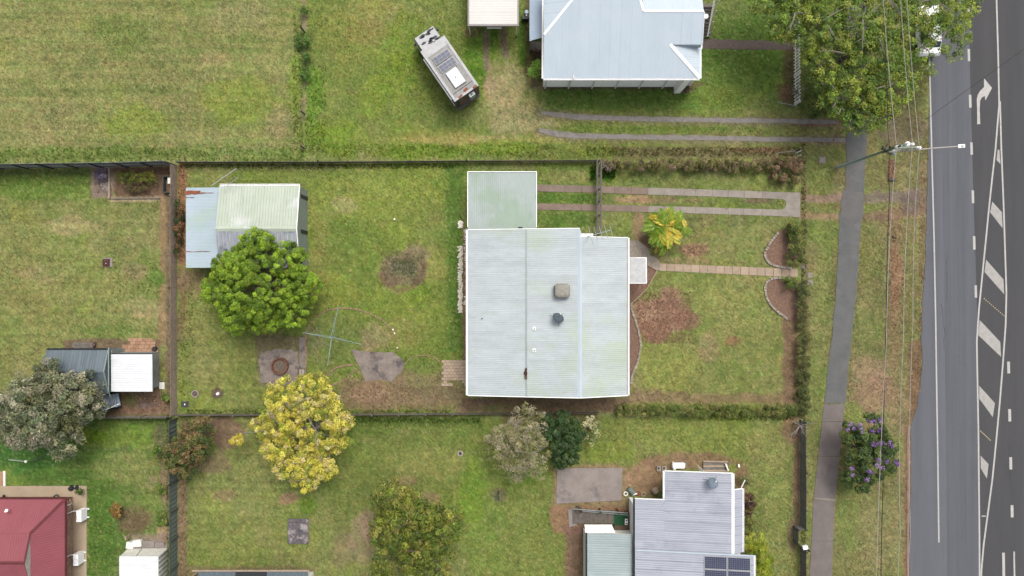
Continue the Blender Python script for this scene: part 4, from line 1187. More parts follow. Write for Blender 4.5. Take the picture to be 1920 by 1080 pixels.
flat(path, 'filler_strip', [(1528, 933), (1566, 936), (1566, 939), (1528, 935.5)], .036, M['concrete'], .01)

up = sheet('wheel_track', rough_poly(ribbon([(1014, 211), (1045, 215), (1080, 219), (1200, 223), (1400, 226), (1572, 229)], [6, 9, 10, 9, 9, 8]), .8, 10), 0.012, M['gravel_grey'])
sheet('wheel_track', rough_poly(ribbon([(1010, 244), (1040, 250), (1080, 255), (1200, 257), (1400, 260), (1586, 263)], [8, 10, 10, 9, 9, 8]), .8, 10), 0.012, M['gravel_grey'])
sheet('gravel_path', rough_poly([(1316, 73), (1450, 77), (1500, 80), (1500, 95), (1450, 93), (1316, 91)], 1.2, 8), 0.012, M['gravel'])
sheet('verge_gutter', rough_poly([(1701, 800), (1705, 800), (1704, 1090), (1700, 1090)], .5, 12), 0.03, M['concrete_brown'])

# driveway with its two strips of slabs, joined at the street end
drv = thing('driveway', None, None, P(1240, 377), kind='structure'); del_keys = None
def strip_slabs(ctr, wd, xs, matl, root, z=.03):
    def cy(x):
        for (a, ya), (b, yb) in zip(ctr[:-1], ctr[1:]):
            if a <= x <= b: return ya + (yb - ya) * (x - a) / (b - a)
        return ctr[-1][1]
    for x0, x1 in zip(xs[:-1], xs[1:]):
        x0 += .35
        q = [(x0, cy(x0) - wd / 2), (x1, cy(x1) - wd / 2), (x1, cy(x1) + wd / 2), (x0, cy(x0) + wd / 2)]
        hard(q); flat(root, 'slab', q, z + random.uniform(0, .01), matl(x0), .1)
pick = lambda x: M['concrete'] if x > 1205 else M['concrete_brown']
c1 = [(990, 352), (1120, 355), (1200, 358), (1330, 362), (1473, 367)]
c2 = [(990, 387), (1120, 389.5), (1200, 391.5), (1330, 395), (1473, 399.5)]
strip_slabs(c1, 13, [990, 1028, 1058, 1090, 1121, 1152, 1184, 1215, 1245, 1275, 1304, 1335, 1365, 1396, 1429, 1464], pick, drv)
strip_slabs(c2, 12, [990, 1028, 1058, 1090, 1121, 1152, 1184, 1215, 1245, 1275, 1304, 1335, 1365, 1394, 1429, 1460], pick, drv)
q = [(1464, 360.2), (1500, 361), (1500, 407.5), (1460, 405.5), (1460, 393.4), (1466, 393), (1471, 390), (1473.5, 384), (1473.5, 379), (1471, 375), (1464, 373.2)]
hard(q); flat(drv, 'slab', q, .036, M['concrete'], .1)

# front path of square pavers
gp = thing('garden_path', None, None, P(1358, 507), kind='structure')
xs = [1236] + [1249.5 + 15.4 * i for i in range(17)]
for i, (x0, x1) in enumerate(zip(xs[:-1], xs[1:])):
    t = (x0 - 1237) / 243; y0 = 494 + 10 * t; y1 = 507.5 + 12 * t
    q = [(x0 + .6, y0), (x1, y0 + .6), (x1 - .2, y1 + .6), (x0 + .6, y1)]
    hard(q)
    pts = [P(x, y) + Vector((0, 0, .03 + random.uniform(-.008, .012))) for x, y in q]
    MB().prism(pts, -.06).build('paver', M['paver_pink'], gp)
poly = [(1177, 452), (1195, 450), (1203, 456), (1214, 464), (1219, 479), (1229, 482), (1236, 491), (1237, 507), (1231, 506), (1214, 496), (1214, 530), (1170, 530), (1170, 452)]
pc = sheet('entry_slab', poly, .04, M['block'])
bed = [(1177, 530), (1213, 496), (1233, 507), (1213, 541), (1183, 570), (1189, 585), (1195, 610), (1202, 640), (1201, 660), (1195, 685), (1186, 705), (1182, 728), (1170, 728), (1170, 530)]
sheet('garden_bed', bed, .012, M['mulch'])
for nm, poly, mm in (('garden_bed', [(1462, 432), (1446, 452), (1437, 470), (1437, 484), (1447, 495), (1460, 499), (1496, 501), (1496, 428)], 'mulch'),
                     ('garden_bed', [(1480, 523), (1456, 522), (1441, 528), (1437, 542), (1441, 562), (1453, 580), (1478, 600), (1496, 606), (1496, 523)], 'mulch')):
    sheet(nm, poly, .012, M[mm])

def rect(x0, y0, x1, y1): return [(x0, y0), (x1, y0), (x1, y1), (x0, y1)]
# back yard slabs
sheet('mossy_slab', rough_poly([(496, 658), (516, 656), (548, 656), (558, 660), (559, 690), (558, 716), (548, 722), (500, 719), (487, 716), (486, 684), (488, 666)], 2.4, 4), .03, M['concrete_moss'])
sheet('mossy_slab', rough_poly([(561, 632), (573, 632), (573, 706), (562, 706)], 1, 9), .028, M['concrete_moss'])
sheet('mossy_slab', rough_poly([(659, 655), (690, 660), (738, 661), (752, 670), (758, 682), (754, 696), (742, 706), (734, 716), (720, 711), (700, 713), (686, 715), (678, 697), (668, 676)], 1.2, 8), .03, M['concrete_moss'])
# concrete pad of the lower neighbour
sheet('concrete_pad', [(1045, 878), (1167, 877), (1165, 938), (1043, 944)], .05, M['concrete_old'])
sheet('patio_slab', [(0 - 60, 911), (163, 911), (163, 1200), (-60, 1200)], .06, M['concrete_cream'])
sheet('rusty_ramp', [(-20, 884), (7, 884), (7, 911), (-20, 911)], .05, M['paver_orange'])
flat(bpy.data.objects['rusty_ramp'], 'kerb', rect(7, 883, 11, 911), .07, M['offwhite'], .1)
sheet('concrete_pad', [(1065, 955), (1082, 953), (1082, 985), (1067, 988)], .04, M['concrete_old'])
sheet('brown_slab', [(1148, 985), (1190, 985), (1190, 1010), (1148, 1010)], .03, M['concrete_brown'])
sheet('rubble_apron', rough_poly([(240, 1014), (255, 1011), (290, 1013), (314, 1022), (314, 1030), (238, 1030)], 1.5, 8), .03, M['concrete_old'])

# garden edgings
edging('curved pale block edging of the mulch bed north of the front path', 'garden edging', [(1459, 436), (1448, 449), (1440, 462), (1434, 474), (1435, 484), (1442, 493), (1452, 498), (1466, 501), (1482, 503)], .24, (.2, .12), M['block'])
edging('curved pale block edging of the mulch bed south of the front path', 'garden edging', [(1480, 523), (1462, 521), (1446, 523), (1436, 532), (1434, 544), (1438, 560), (1448, 575), (1462, 588), (1478, 600)], .24, (.2, .12), M['block'])
edging('wavy block edging along the bare bed at the front of the pale roofed house', 'garden edging', [(1183, 571), (1185, 582), (1191, 600), (1198, 625), (1201, 645), (1199, 662), (1193, 685), (1186, 702), (1183, 720)], .26, (.17, .1), M['block'])
te = thing('timber_edging', 'thin timber edging round the triangular bed by the entry roof', 'garden edging', P(1215, 530))
for a, b in (((1213, 496), (1232, 507)), ((1232, 507), (1213, 541)), ((1213, 541), (1183, 570))):
    MB().bar(P(*a) + Vector((0, 0, .03)), P(*b) + Vector((0, 0, .03)), .06, .12).build('board', M['paver_pink'], te)
edging('faint sunken brick circle round the clothesline lawn', 'garden edging', [(574, 660), (573, 640), (577, 617), (590, 598), (612, 583), (640, 578), (668, 580), (697, 590), (722, 605), (739, 625), (746, 648)], .25, (.12, .05), M['brick_dull'])
edging('narrow brick loop winding west of the kite shaped mossy slab, upper arm', 'garden edging', [(615, 705), (620, 697), (632, 689), (648, 685), (668, 684)], .24, (.17, .05), M['brick_dull'])
edging('narrow brick loop winding west of the kite shaped mossy slab, lower arm', 'garden edging', [(617, 722), (634, 719), (650, 710), (662, 698), (672, 690)], .24, (.14, .05), M['brick_dull'])
edging('thin brick arc between the kite shaped mossy slab and the sandy patio', 'garden edging', [(760, 683), (770, 672), (785, 667), (800, 667), (815, 671), (825, 678)], .24, (.1, .05), M['brick_dull'])
edging('faint brick edging below the yellow tree edge, beside the kite shaped slab', 'garden edging', [(673, 695), (680, 705), (686, 716), (690, 728)], .24, (.08, .04), M['brick_dull'])
ye = edging('broken row of bricks left of the kite shaped slab, along the lawn strip', 'garden edging', [(574, 650), (574, 680), (575, 704), (600, 708)], .26, (.1, .05), M['brick_dull'])
for px, py in ((737, 618), (740, 625), (745, 652)):
    me = box_mesh('stone', .14, .11, .08, M['stone_white'], .02)
    tag = obj_from_mesh('white_stone', me, None, P(px, py)); tag.rotation_euler.z = random.random() * 3
    props(tag, {618: 'uppermost of three white stones on the east side of the brick circle', 625: 'middle white stone on the east side of the brick circle', 652: 'white stone at the lower east end of the brick circle'}[py], 'stone', 'white stones on the brick circle')

def paver_field(name, label, x0, y0, x1, y1, nx, ny, matl, skip=None, z=.04, gap=.7, kind=None, cat='paving'):
    t = thing(name, label, cat, P((x0 + x1) / 2, (y0 + y1) / 2))
    dx, dy = (x1 - x0) / nx, (y1 - y0) / ny
    me = box_mesh('paver', dx / S * .96, dy / S * .94, .06, matl, .006)
    for j in range(ny):
        for i in range(nx):
            if skip and skip(i, j): continue
            ox = dx / 2 if j % 2 else 0
            if x0 + (i + .5) * dx + ox > x1 + dx * .3: continue
            c = P(x0 + (i + .5) * dx + ox, y0 + (j + .5) * dy)
            piece('paver', me, t, c + Vector((0, 0, z - .06 + random.uniform(-.006, .01))), random.gauss(0, .02))
    hard(rect(x0, y0, x1, y1))
    return t
paver_field('paved_patio', 'sandy paved patio west of the pale roofed house, broken along its lower edge', 828, 675, 877, 724, 7, 9, M['paver_pink'], skip=lambda i, j: j >= 7 and random.random() < .5)
paver_field('paved_patch', 'orange brick paved patch above the glaring white shed roof', 240, 634, 287, 646, 5, 2, M['paver_orange'])
paver_field('paved_patch', 'wider orange paved row touching the glaring white shed wall', 229, 646, 291, 662, 6, 2, M['paver_orange'])
paver_field('paved_strip', 'tan pavers between the white pebble strip and the house wall', 870, 495, 877, 552, 1, 8, M['paver_orange'])

def pebbles(label, x0, y0, x1, y1, n, size, matl=None):
    mb = MB()
    c = P((x0 + x1) / 2, (y0 + y1) / 2)
    for _ in range(n):
        p = P(random.uniform(x0, x1), random.uniform(y0, y1)); r = size * random.uniform(.6, 1.3)
        k = 6; vs = []
        a0 = random.random() * 6
        for z, rr in ((-.02, .8), (r * .45, 1.0), (r * .85, .55)):
            for i in range(k):
                a = a0 + 2 * math.pi * i / k; q = rr * r * random.uniform(.8, 1.15)
                vs.append((p.x + math.cos(a) * q, p.y + math.sin(a) * q * .85, z))
        fs = [tuple(12 + i for i in range(6))] + [(j * 6 + i, j * 6 + (i + 1) % 6, j * 6 + 6 + (i + 1) % 6, j * 6 + 6 + i) for j in range(2) for i in range(6)]
        mb.add(vs, fs)
    o = mb.build('pebbles', matl or M['stone_white'], None, loc=(c.x, c.y, 0))
    props(o, label, 'pebbles', kind='stuff'); hard(rect(x0, y0, x1, y1)); return o
pebbles('strip of white river pebbles west of the pale roofed house', 859, 462, 867, 586, 330, .085)
pebbles('small square of white pebbles beside the carport corner', 859, 415, 868, 427, 40, .08)
pebbles('narrow run of smaller pebbles hard against the house wall', 870, 428, 876, 494, 90, .06)
pebbles('few pebbles at the south end of the wall strip', 870, 556, 876, 572, 30, .06)
pebbles('pale rubble heap in the mulch bed left of the timber edge', 190, 320, 204, 366, 60, .09, M['concrete_old'])

# ------------------------------------------------------------------ the pale roofed house
def wall_box(parent, x0, x1, y0, y1, z0, z1, matl, name='wall'):
    return MB().box(x0, x1, y0, y1, z0, z1).build(name, matl, parent)

def window(parent, c, wd, ht, axis, out, sill=True):
    """window in a wall; axis 'x' or 'y' is the wall's direction, out = +-1 outward"""
    x, y, z = c; t = .03
    mb = MB()
    def b(u0, u1, z0, z1, d0, d1, m):
        if axis == 'x': m.box(x + u0, x + u1, *sorted((y + out * d0, y + out * d1)), z + z0, z + z1)
        else: m.box(*sorted((x + out * d0, x + out * d1)), y + u0, y + u1, z + z0, z + z1)
    for u0, u1, z0, z1 in ((-wd / 2, wd / 2, 0, .06), (-wd / 2, wd / 2, ht - .06, ht), (-wd / 2, -wd / 2 + .06, .06, ht - .06), (wd / 2 - .06, wd / 2, .06, ht - .06), (-.03, .03, .06, ht - .06)):
        b(u0, u1, z0, z1, .003, .06, mb)
    f = mb.build('window', M['white'], parent)
    mb = MB(); b(-wd / 2 + .06, -.03, .06, ht - .06, .003, .03, mb); b(.03, wd / 2 - .06, .06, ht - .06, .003, .03, mb)
    g = mb.build('pane', M['glass'], None, loc=wl(parent)); g.parent = f; g.location = (0, 0, 0)
    return f

he, hr, hj = 3.1, 4.35, 3.78
xl = P(877, 540, he).x; xe = P(1177, 540, he).x; xr = P(1087, 540, hr).x; xj = P(988, 540, hj).x
yt = P(0, 431, he).y; yb = P(0, 741, he).y; yt2 = P(0, 446, he).y
house = thing('house', 'single storey house with a long pale corrugated roof stained faint green', 'house', ((xl + xe) / 2, (yt + yb) / 2, 0))
g0 = .4
wall_box(house, xl + .35, xr - .02, yb + g0, yt - g0, 0, he - .12, M['cream_wall'])
wall_box(house, xr - .02, xe - .4, yb + g0, yt2 - g0, 0, he - .12, M['cream_wall'])
for x, yy, ax, o_ in ((xl + .35, -3, 'y', -1), (xl + .35, 1.5, 'y', -1), (xe - .4, -5, 'y', 1), (xe - .4, -1.5, 'y', 1)):
    window(house, (x, yy, 1.0), 1.6, 1.1, ax, o_)
for x in (-1.5, 2.5, 6.5): window(house, (x, yb + g0, 1.0), 1.6, 1.1, 'x', -1)
MB().box(xe - .4, xe - .34, -.1 + 1.2, .8 + 1.2, .15, 2.2).build('front_door', M['timber_brown'], house)
V = Vector
hroof = roof(house, [
    ([V((xl, yb, he)), V((xj, yb, hj)), V((xj, yt, hj)), V((xl, yt, he))], (1, 0), .15, .02, .76, M['roof_house']),
    ([V((xj, yb, hj + .03)), V((xr, yb, hr)), V((xr, yt, hr)), V((xj, yt, hj + .03))], (1, 0), .15, .02, .76, M['roof_house']),
    ([V((xr, yb, hr)), V((xe, yb, he)), V((xe, yt2, he)), V((xr, yt2, hr))], (1, 0), .15, .02, .76, M['roof_house'])], M['timber_grey'])
MB().box(xj - .1, xj + .02, yb + .01, yt - .01, hj + .05, hj + .075).build('lap_flashing', M['galv'], hroof)
mb = MB(); mb.add([(xr - .2, yb - .02, hr + .0), (xr, yb - .02, hr + .075), (xr, yt + .02, hr + .075), (xr - .2, yt + .02, hr + .0), (xr + .2, yb - .02, hr - .03), (xr + .2, yt2 + .02, hr - .03)], [(0, 1, 2, 3), (1, 4, 5, 2)])
mb.build('ridge_cap', M['roof_blue'], hroof)
def gutter(parent, a, b, matl=None, wd=.12):
    a, b = V(a), V(b); d = (b - a).normalized(); n = V((-d.y, d.x, 0)) * wd / 2; t = V((0, 0, .1)); mb = MB()
    mb.bar(a - n, b - n, .02, .11); mb.bar(a + n, b + n, .02, .11); mb.bar(a - t * .5, b - t * .5, wd, .015)
    return mb.build('gutter', matl or M['white'], parent)
gutter(house, (xl - .07, yb, he - .02), (xl - .07, yt, he - .02)); gutter(house, (xe + .07, yb, he - .02), (xe + .07, yt2, he - .02))
for a, b in (((xl, yt + .02, he), (xj, yt + .02, hj)), ((xj, yt + .02, hj), (xr, yt + .02, hr)), ((xl, yb - .02, he), (xj, yb - .02, hj)), ((xj, yb - .02, hj), (xr, yb - .02, hr)), ((xr, yb - .02, hr), (xe, yb - .02, he)), ((xr, yt2 + .02, hr), (xe, yt2 + .02, he))):
    MB().bar(V(a), V(b), .05, .14).build('barge_board', M['white'], house)
MB().box(xl + .0, xl + .025, yb, yt, he - .24, he - .07).build('fascia', M['fascia'], house)
MB().box(xe - .025, xe, yb, yt2, he - .24, he - .07).build('fascia', M['fascia'], house)
MB().box(xe - .06, xe - .02, yb + .05, yt2 - .05, he + .045, he + .07).build('roof_edge_strip', M['fascia'], house)
# entry roof
a = P(1178, 483, 2.75); b = P(1212, 531, 2.75)
er = thing('entry_roof', 'small square white awning roof over the front entry slab', 'awning', ((a.x + b.x) / 2, (a.y + b.y) / 2, 0))
rr_ = roof(er, [([V((a.x, b.y, 2.75)), V((b.x, b.y, 2.68)), V((b.x, a.y, 2.68)), V((a.x, a.y, 2.75))], (1, 0), .2, .006, 2.5, M['camper_white'])], M['white'])
for s in ((a.y, 0), (b.y, 0)): MB().bar(V((a.x, s[0], 2.72)), V((b.x + .02, s[0], 2.66)), .04, .12).build('trim', M['white'], er)
MB().bar(V((b.x, b.y, 2.66)), V((b.x, a.y, 2.66)), .05, .12).build('trim', M['white'], er)
for y in (a.y - .08, b.y + .08): MB().tube([(b.x - .1, y, 0), (b.x - .1, y, 2.64)], .04, 8).build('post', M['white'], er)

# carport
cz = 2.75
a = P(877, 322, cz); b = P(1006, 432, cz); ycp = yt + .25
cp = thing('carport', 'pale green stained flat carport roof joined to the north side of the house', 'carport', ((a.x + b.x) / 2, (a.y + b.y) / 2, 0))
roof(cp, [([V((a.x, ycp - .4, cz + .08)), V((b.x, ycp - .4, cz + .08)), V((b.x, a.y, cz - .06)), V((a.x, a.y, cz - .06))], (0, 1), .15, .016, .76, M['roof_carport'])], M['timber_grey'])
for p, q in (((a.x, ycp, cz + .04), (a.x, a.y, cz - .03)), ((b.x, ycp, cz + .04), (b.x, a.y, cz - .03)), ((a.x, a.y, cz - .03), (b.x, a.y, cz - .03))):
    MB().bar(V(p), V(q), .05, .15).build('trim', M['white'], cp)
for x in (a.x + .15, b.x - .15):
    for y in (a.y - .2, (a.y + ycp) / 2, ycp + .3): MB().cbox((x, y, 0), .09, .09, cz - .12).build('post', M['galv'], cp)
dp = P(980, 427, cz + .1); MB().tube([dp + V((0, 0, .06)), dp + V((-.35, 0, .1))], .06, 8).build('spout', M['dark'], cp)

# things on the roof of the house
def zr(x):
    return hj + .05 + (hr - hj) * (x - xj) / (xr - xj)
c = P(1054, 545, 4.5); zc_ = zr(c.x)
ec = thing('evaporative_cooler', 'stained square rooftop cooler box near the ridge of the pale roof', 'roof cooler', (c.x, c.y, zc_))
mb = MB(); vs = []
for z, s, r in ((-.12, .50, .12), (.08, .50, .12), (.12, .6, .12), (.52, .6, .12), (.62, .52, .14), (.66, .40, .16)):
    for k in range(16):
        an = 2 * math.pi * (k + .5) / 16; ca, sa = math.cos(an), math.sin(an)
        m_ = s / max(abs(ca), abs(sa)); m_ = min(m_, s * 1.27)
        vs.append((c.x + ca * m_, c.y + sa * m_ * .95, zc_ + z))
fs = [(j * 16 + k, j * 16 + (k + 1) % 16, (j + 1) * 16 + (k + 1) % 16, (j + 1) * 16 + k) for j in range(5) for k in range(16)] + [tuple(range(80, 96))]
mb.add(vs, fs); mb.build('case', M['aged_plastic'], ec)
MB().box(c.x - .42, c.x + .4, c.y - .38, c.y + .38, zc_ + .655, zc_ + .69).build('lid', M['aged_plastic'], ec)
MB().bar(V((c.x - .62, c.y - .4, zc_ + .25)), V((c.x - .62, c.y + .4, zc_ + .25)), .04, .4).build('louvre', M['dark'], ec)
dish('dark grey-blue satellite dish on the pale roof below the cooler box', 1046, 597, zr(P(1046, 597, 4.4).x), .46, M['dish'], (.42, .75, .85), mast=.45)
for px, py, lab in ((1002, 616, 'upper of two tiny white vent pipes on the pale roof'), (1002, 657, 'lower of two tiny white vent pipes on the pale roof')):
    c = P(px, py, 4.0); z = zr(c.x)
    v = thing('vent_pipe', lab, 'vent pipe', (c.x, c.y, z), group='vent pipes on the pale roof')
    MB().cbox(V((c.x, c.y, z)), .26, .26, .03).build('flashing', M['white'], v)
    MB().cyl(V((c.x, c.y, z)), .05, .3, 10).build('pipe', M['dark'], v)
c = P(986, 700, 3.9)
fl = thing('rusty_flue', 'rusty fallen length of flue lying along the joint of the pale roof', 'flue', (c.x, c.y, hj + .06))
MB().tube([(c.x + .03, c.y + .42, hj + .13), (c.x - .02, c.y + .1, hj + .14), (c.x + .02, c.y - .45, hj + .12)], [.07, .1, .08], 10).build('pipe', M['rust_dark'], fl)
MB().cyl(V((c.x, c.y - .3, hj + .05)), .13, .16, 12, .1).build('cap', M['timber_brown'], fl)
MB().box(c.x - .16, c.x + .12, c.y - .12, c.y + .12, hj + .05, hj + .09).build('flashing', M['rust_dark'], fl)
c = P(904, 597, 3.3); o = MB().cyl(V((c.x, c.y, he + .1)), .05, .3, 8).build('vent_pipe', M['dark'], None); props(o, 'thin dark vent stub near the west eave of the pale roof', 'vent pipe')
# antenna at the step of the roof
c = P(1100, 447, 3.3)
antenna('tall thin television antenna at the notch in the north edge of the pale roof', (c.x, c.y, 3.0), 3.2, [(-.3, .3), (.0, .75), (.4, .6), (.8, .55), (1.2, .5), (1.6, .4)], R(15))
MB().box(*sorted((P(1090, 0, 2.6).x, P(1112, 0, 2.6).x)), P(0, 443, 2.6).y - .2, P(0, 438, 2.6).y, 2.5, 2.66).build('window_hood', M['white'], house)

# side gate of rails across the driveway
gate = thing('side_gate', 'dark timber double fence crossing the driveway strips beside the carport', 'fence', P(1120, 370))
for px in (1117, 1124):
    for z in (.5, .95, 1.4):
        MB().bar(P(px, 304) + V((0, 0, z)), P(px, 442) + V((0, 0, z)), .05, .09).build('rail', M['timber_grey'], gate)
for py in (306, 332, 358, 380, 406, 440):
    MB().cbox(P(1120, py), .16, .1, 1.45).build('post', M['timber_dark'], gate)

# ------------------------------------------------------------------ the old shed of the lot
ze, zrg = 2.25, 3.0
a = P(412, 348, ze); xR = P(562, 0, ze).x; yR = P(0, 429, zrg).y; yB = P(0, 503, ze).y
shed = thing('shed', 'old shed with lichen white ribbed roof, half covered by the round green tree', 'shed', ((a.x + xR) / 2, (a.y + yB) / 2, 0))
roof(shed, [([V((a.x, yR, zrg)), V((xR, yR, zrg)), V((xR, a.y, ze)), V((a.x, a.y, ze))], (0, 1), .24, .035, .95, M['roof_shed'], 'rib'),
            ([V((a.x, yB, ze)), V((xR, yB, ze)), V((xR, yR, zrg)), V((a.x, yR, zrg))], (0, 1), .16, .03, .8, M['roof_shed_dirty'], 'sine')], M['timber_grey'])
mb = MB(); mb.add([(a.x, yR - .22, zrg + .0), (xR, yR - .22, zrg + .0), (xR, yR, zrg + .09), (a.x, yR, zrg + .09), (a.x, yR + .2, zrg + .02), (xR, yR + .2, zrg + .02)], [(0, 1, 2, 3), (3, 2, 5, 4)]); mb.build('ridge_cap', M['roof_shed'], shed)
mb = MB(); w0, w1 = a.x + .1, xR - .03
mb.box(w0, w1, yB + .08, a.y - .08, 0, ze - .08)
mb.add([(w1, yB + .08, ze - .08), (w1, a.y - .08, ze - .08), (w1, yR, zrg - .08), (w0, yB + .08, ze - .08), (w0, a.y - .08, ze - .08), (w0, yR, zrg - .08)], [(0, 1, 2), (5, 4, 3), (1, 4, 5, 2), (0, 2, 5, 3)])
mb.build('wall', M['galv'], shed)
for y in (a.y - .8, yR - .1): MB().box(w1 + .003, w1 + .03, y - .16, y + .16, 0, ze - .3).build('cladding_strip', M['dark'], shed)
MB().bar(V((xR + .01, a.y, ze + .05)), V((xR + .01, yR, zrg + .06)), .05, .1).build('barge_board', M['white'], shed)
MB().bar(V((xR + .01, yB, ze + .05)), V((xR + .01, yR, zrg + .06)), .05, .1).build('barge_board', M['white'], shed)
gutter(shed, (a.x, a.y + .07, ze), (xR, a.y + .07, ze))
zl = 2.0
a2 = P(349, 352, zl); b2 = P(412, 502, zl)
lt = thing('lean_to', 'light blue lean-to roof on the west side of the old shed, with rust streaks', 'shed', ((a2.x + a.x) / 2, (a2.y + b2.y) / 2, 0))
roof(lt, [([V((a2.x, b2.y, zl)), V((a.x - .01, b2.y, zl + .22)), V((a.x - .01, a2.y, zl + .22)), V((a2.x, a2.y, zl))], (1, 0), .12, .014, .8, M['roof_leanto'])], M['timber_grey'])
for (x0, y0, x1, y1, nm) in ((349, 358, 377, 365, 'rusty_patch'), (376, 361.5, 403, 363, 'rusty_patch'), (349, 370, 366, 371, 'rusty_patch'), (349, 471, 398, 472, 'rusty_patch')):
    f = lambda px: zl + .06 + .22 * (P(px, 0, zl).x - a2.x) / (a.x - a2.x)
    mb = MB(); mb.prism([P(x, y, zl) * 1 + V((0, 0, f(x) - zl)) for x, y in rough_poly([(x0, y0), (x1, y0 + .6), (x1, y1 - .6), (x0, y1)], .9, 5)], .012); mb.build(nm, M['rust'], lt)
for y in (a2.y - .2, (a2.y + b2.y) / 2, b2.y + .2): MB().cbox((a2.x + .12, y, 0), .08, .08, zl - .08).build('post', M['timber_grey'], lt)
c = P(426, 343, 2.6)
an = thing('roof_antenna', 'T shaped antenna leaning over the north edge of the old shed', 'antenna', (c.x, c.y, 2.2))
top = P(418, 332, 3.7)
MB().tube([V((c.x, c.y, 2.0)), top], .022, 6).build('mast', M['verdigris'], an)
MB().tube([P(398, 347, 3.7), P(443, 316, 3.7)], .035, 5).build('element', M['alu'], an)
MB().tube([P(428, 346, 3.3), P(447, 332, 3.3)], .022, 5).build('element', M['alu'], an)

# ------------------------------------------------------------------ back yard things
ctr = P(628, 629); topc = P(621, 633, 2.1)
cl = thing('clothesline', 'rotary clothesline with four long grey arms on the circle lawn', 'clothesline', (topc.x, topc.y, 0))
MB().tube([(topc.x, topc.y, 0), (topc.x, topc.y, 2.15)], .03, 8).build('pole', M['galv'], cl)
ends = [P(634.5, 574, 2.2), P(678, 646, 2.2), P(614, 686, 2.2), P(566, 623, 2.2)]
for e in ends:
    d = (e - topc); n_ = V((-d.y, d.x, 0)).normalized() * .05
    mb = MB(); mb.tube([V((topc.x, topc.y, 2.05)) + n_, e], .03, 5); mb.tube([V((topc.x, topc.y, 1.95)) - n_, e - V((0, 0, .04))], .022, 5)
    mb.build('arm', M['verdigris'], cl)
MB().cyl(V((topc.x, topc.y, 2.0)), .07, .2, 10).build('hub', M['galv'], cl)
mb = MB()
for f in (.45, .7, .97):
    for i in range(4):
        A_, B_ = topc.lerp(ends[i], f), topc.lerp(ends[(i + 1) % 4], f); A_.z = B_.z = 2.15
        mb.tube([A_, (A_ + B_) / 2 - V((0, 0, .04)), B_], .0022, 3, False)
mb.build('line_wire', M['galv'], cl)

fp = thing('fire_pit', 'round brick ring planter full of dry cuttings on the mossy slab', 'brick ring', P(526, 686))
cen = P(526, 686); bm_ = box_mesh('brick', .2, .11, .16, M['brick'], .01)
for row in range(2):
    for k in range(20):
        a_ = 2 * math.pi * (k + .5 * row) / 20
        piece('brick', bm_, fp, cen + V((math.cos(a_) * .66, math.sin(a_) * .66, .02 + row * .16)), a_ + math.pi / 2 + random.gauss(0, .03))
MB().cyl(cen + V((0, 0, .01)), .6, .1, 24).build('ash_bed', M['mulch'], fp)
mb = MB()
for _ in range(90):
    a_ = random.uniform(0, 6.28); r_ = random.uniform(0, .45); p = cen + V((math.cos(a_) * r_, math.sin(a_) * r_, .13)); b_ = random.uniform(0, 6.28)
    mb.tube([p, p + V((math.cos(b_) * .2, math.sin(b_) * .2, random.uniform(0, .12)))], .012, 4)
o = mb.build('cuttings', M['bark_pale'], fp); o['kind'] = 'stuff'

def ring_thing(name, label, cat, px, py, r, w_, h, m1, m2):
    t = thing(name, label, cat, P(px, py)); c = P(px, py)
    MB().ring(c + V((0, 0, -.02)), r - w_, r, h + .02).build('rim', m1, t)
    MB().cyl(c + V((0, 0, .0)), r - w_ - .002, h * .4, 20).build('filling', m2, t)
ring_thing('concrete_ring', 'round concrete tree ring with dark soil in the south west lawn corner', 'concrete ring', 367, 738, .32, .08, .16, M['block'], M['gravel'])
ring_thing('drain_ring', 'small pale round drain cover on the lower neighbour lawn', 'drain', 863, 850, .24, .1, .08, M['block'], M['dark'])
t = thing('inspection_cap', 'white capped pipe in a bare dark spot of the lawn', 'pipe cap', P(409, 738)); MB().cyl(P(409, 738), .13, .14, 14, .11).build('cap', M['white'], t); MB().ring(P(409, 738) + V((0, 0, -.02)), .18, .28, .04).build('collar', M['gravel'], t)
t = thing('drain_grate', 'dark square grate in the corner of the lot', 'grate', P(347, 758))
MB().cbox(P(347, 758) + V((0, 0, -.05)), .62, .5, .08).build('frame', M['timber_dark'], t)
for i in range(5): MB().cbox(P(341.5 + i * 2.7, 758) + V((0, 0, .034)), .04, .44, .02).build('bar', M['dark'], t)
MB().cbox(P(347, 758) + V((0, 0, .056)), .08, .12, .02).build('lug', M['white'], t)
t = thing('rusty_hatch', 'rusty square hatch with a grey slab edge in the left lawn', 'hatch', P(201, 492))
MB().cbox(P(202, 492) + V((0, 0, -.03)), .84, .78, .06).build('slab', M['concrete_old'], t)
MB().cbox(P(200, 492.5) + V((0, 0, .033)), .56, .62, .1).build('lid', M['rust_dark'], t)
MB().bar(P(197, 489) + V((0, 0, .15)), P(203, 489) + V((0, 0, .15)), .05, .03).build('handle', M['timber_brown'], t)
MB().cbox(P(200.5, 494) + V((0, 0, .134)), .06, .05, .02).build('knob', M['white'], t)
t = thing('white_ball', 'tiny white ball lying on the back lawn', 'ball', P(740, 411)); MB().cyl(P(740, 411), .05, .09, 12, .07).build('ball_body', M['white'], t)
t = thing('timber_post', 'short dark post standing in the lower lawn', 'post', P(935, 921)); MB().cbox(P(935, 921), .1, .1, 1.2).build('shaft', M['timber_dark'], t); MB().bar(P(935, 918) + V((0, 0, 1.0)), P(936, 932) + V((0, 0, 1.0)), .09, .07).build('crossbar', M['dark'], t)
t = thing('stone_step', 'small pale tile lying beside the mossy strip', 'tile', P(566, 699)); 
for dx in (-2.5, 2.5): MB().cbox(P(566 + dx, 699) + V((0, 0, -.01)), .2, .6, .06).build('tile', M['block'], t)
t = thing('charred_slab', 'square black stained slab raised on the lower lawn', 'slab', P(560, 995))
